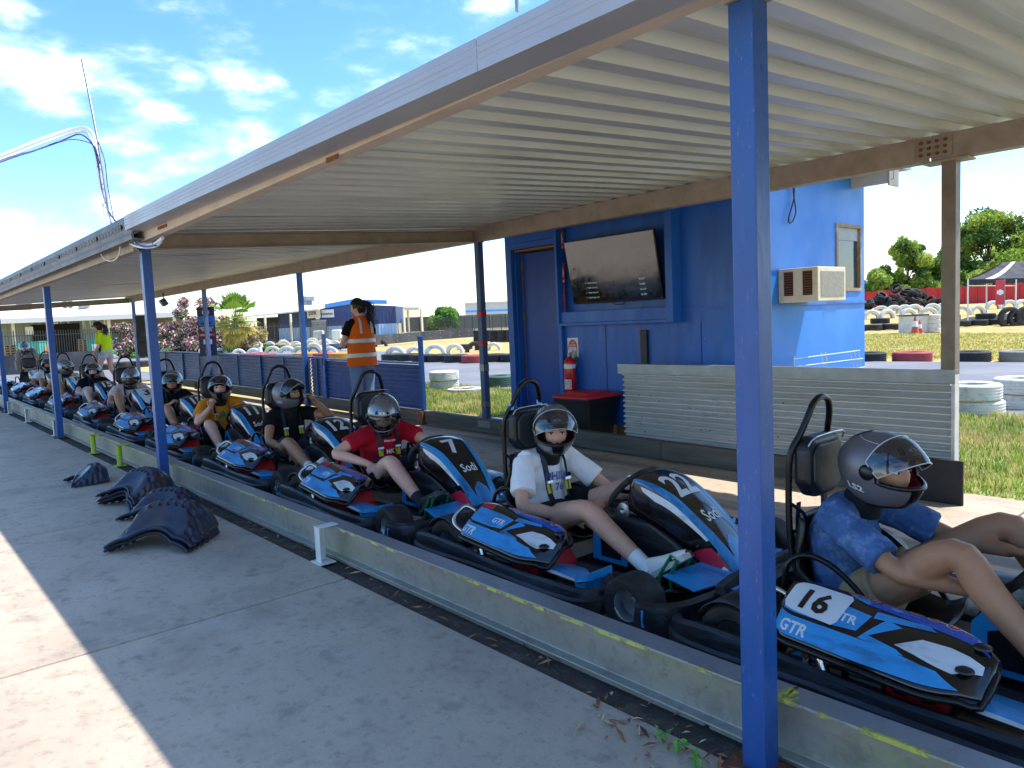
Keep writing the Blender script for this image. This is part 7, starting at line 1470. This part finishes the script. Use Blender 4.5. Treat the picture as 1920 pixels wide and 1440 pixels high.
bush('large pink flowering oleander behind the poster banner', gpt(362, 47, .0), 4.4, 4.1, 16000, .085, pk_, [.30, .22, .33, .15], 'oleander', 'flowering oleanders', 5); bush('second pink oleander just left of the first, by the speakers', gpt(292, 46, .0), 2.4, 2.2, 6000, .085, pk_, [.34, .26, .28, .12], 'oleander', 'flowering oleanders', 8)
bush('smaller pink oleander behind the walking woman', gpt(228, 47, .0), 3.0, 2.6, 9000, .085, pk_, [.34, .22, .30, .14], 'oleander', 'flowering oleanders', 6); bush('yellow and pink oleander behind the palm', gpt(446, 49, .0), 4.0, 3.0, 9000, .09, [pk_[0], leaf_mat('oleander_yellow', '#c9b45a'), pk_[2]], [.3, .45, .25], 'oleander', 'flowering oleanders', 7)
for i, (u, d, w, h) in enumerate([(418, 44, 1.1, .7), (395, 44, .9, .6), (495, 46, .8, .6), (520, 46, .7, .55), (260, 44, 1.2, .6), (300, 44, 1.0, .6)]): bush('low green shrub at the foot of the picket fence', gpt(u, d, .1), w, h, 900, .06, bl_, None, 'shrub', 'low shrubs at the fence foot', 20 + i)
for i, u in enumerate(range(1630, 2000, 32)): bush('olive green scrub along the back of the red fence', gpt(u, 71 + (i % 3) * 2, 1.0), 5.0, 2.6 + (i * 7 % 5) * .35, 3800, .16, GL, None, 'scrub_bush', 'scrub behind the red fence', 40 + i)
def palm(base, H):
    t = thing('palm', 'fan palm with green crown and hanging yellow fronds behind the fence', 'palm'); base = np.array(base, float); mb = MB().tube([base, base + (0, 0, H * .5), base + (0, 0, H)], [.24, .2, .16], 10, sub=3); mb.obj('trunk', m_bark, t, smooth=60); r = random.Random(5); c = base + (0, 0, H); m_pg = leaf_mat('palm_green', '#7f9c3c'); m_py = leaf_mat('palm_yellow', '#c3ad55')
    for k in range(46):
        a = r.uniform(0, 6.28); el = r.uniform(-1.25, 1.35); d = np.array((math.cos(a) * math.cos(el), math.sin(a) * math.cos(el), math.sin(el))); L = r.uniform(1.15, 1.6) * (1.0 if el > 0 else .85); hub = c + d * L * .75; sd_ = np.cross(d, (0, 0, 1.)); sd_ /= np.linalg.norm(sd_) + 1e-6; up = np.cross(sd_, d); mb = MB(); mb.tube([c, hub], .015, 4)
        for j in range(13):
            q = -1.25 + 2.5 * j / 12; e = d * math.cos(q) + sd_ * math.sin(q); tip = hub + e * L * .62 * (1 - .25 * abs(q)) - np.array((0, 0, .12 + .1 * abs(q))); md_ = hub + e * L * .32; w = np.cross(e, up) * .06; mb.add([hub, md_ - w, tip, md_ + w], [(0, 1, 2, 3)])
        mb.obj('frond', m_pg if el > -.15 else m_py, t)
palm(gpt(440, 43.5, .1), 1.95)
# grass: near lawn strips and the dry field
def blades(name, label, regions, n, h, mats, wts, seed, wid=.006, zfun=None):
    r = np.random.default_rng(seed); ar = np.array([(x1 - x0) * (y1 - y0) for x0, x1, y0, y1 in regions]); k = r.choice(len(regions), n, p=ar / ar.sum()); R_ = np.array(regions)[k]; x = R_[:, 0] + (R_[:, 1] - R_[:, 0]) * r.random(n); y = R_[:, 2] + (R_[:, 3] - R_[:, 2]) * r.random(n); z = np.array([zg(q) for q in x]) - .03
    clump = .5 + .8 * np.abs(np.sin(x * 5.1 + np.cos(y * 4.3) * 2) * np.cos(y * 6.7 + x * 2.2)); hh = h * clump * r.uniform(.5, 1.3, n); a = r.uniform(0, 6.28, n); ln = r.uniform(.1, .7, n) * hh; w = wid * r.uniform(.6, 1.5, n); dx, dy = np.cos(a), np.sin(a); px, py = -dy, dx; V = np.zeros((n, 3, 3)); V[:, 0] = np.c_[x - px * w, y - py * w, z]; V[:, 1] = np.c_[x + px * w, y + py * w, z]; V[:, 2] = np.c_[x + dx * ln, y + dy * ln, z + hh]
    me = bpy.data.meshes.new(name); me.vertices.add(n * 3); me.vertices.foreach_set('co', V.ravel()); me.loops.add(n * 3); me.loops.foreach_set('vertex_index', np.arange(n * 3)); me.polygons.add(n); me.polygons.foreach_set('loop_start', np.arange(n) * 3); me.polygons.foreach_set('loop_total', np.full(n, 3))
    for m in mats: me.materials.append(m)
    mi = r.choice(len(mats), n, p=wts); dry = (np.sin(x * 2.3 + 1) * np.cos(y * 3.1) > .25); mi = np.where(dry & (r.random(n) < .6), len(mats) - 1, mi); me.polygons.foreach_set('material_index', mi.astype(np.int32)); me.update(calc_edges=True); o = link(name, me); return tag(o, label, 'grass', kind='stuff')
gm = [leaf_mat('grass_bright', '#8fac48'), leaf_mat('grass_green', '#71903c'), leaf_mat('grass_straw', '#cbb97c')]
blades('lawn_grass', 'bright green lawn grass at the right edge beyond the silver screen', [(-3.4, 3.0, 5.8, 9.9)], 60000, .09, gm, [.34, .26, .40], 1, .007)
blades('lawn_grass', 'green lawn grass between the blue fence and the kiosk', [(-14, -6.95, 6.35, 9.1)], 50000, .08, gm, [.36, .32, .32], 2, .008)
dm = [leaf_mat('straw_pale', '#d8c98a'), leaf_mat('straw_yellow', '#c4b45c'), leaf_mat('straw_green', '#a4ac50')]
blades('dry_grass', 'dry yellow grass on the field beyond the track', [(-18, 18, 19.0, 33)], 90000, .07, dm, [.4, .4, .2], 3, .02)
blades('dry_weeds', 'tall dry weeds before the shade cloth fence', [(-95, -60, 88, 104)], 6000, 1.2, dm, [.5, .4, .1], 4, .06)
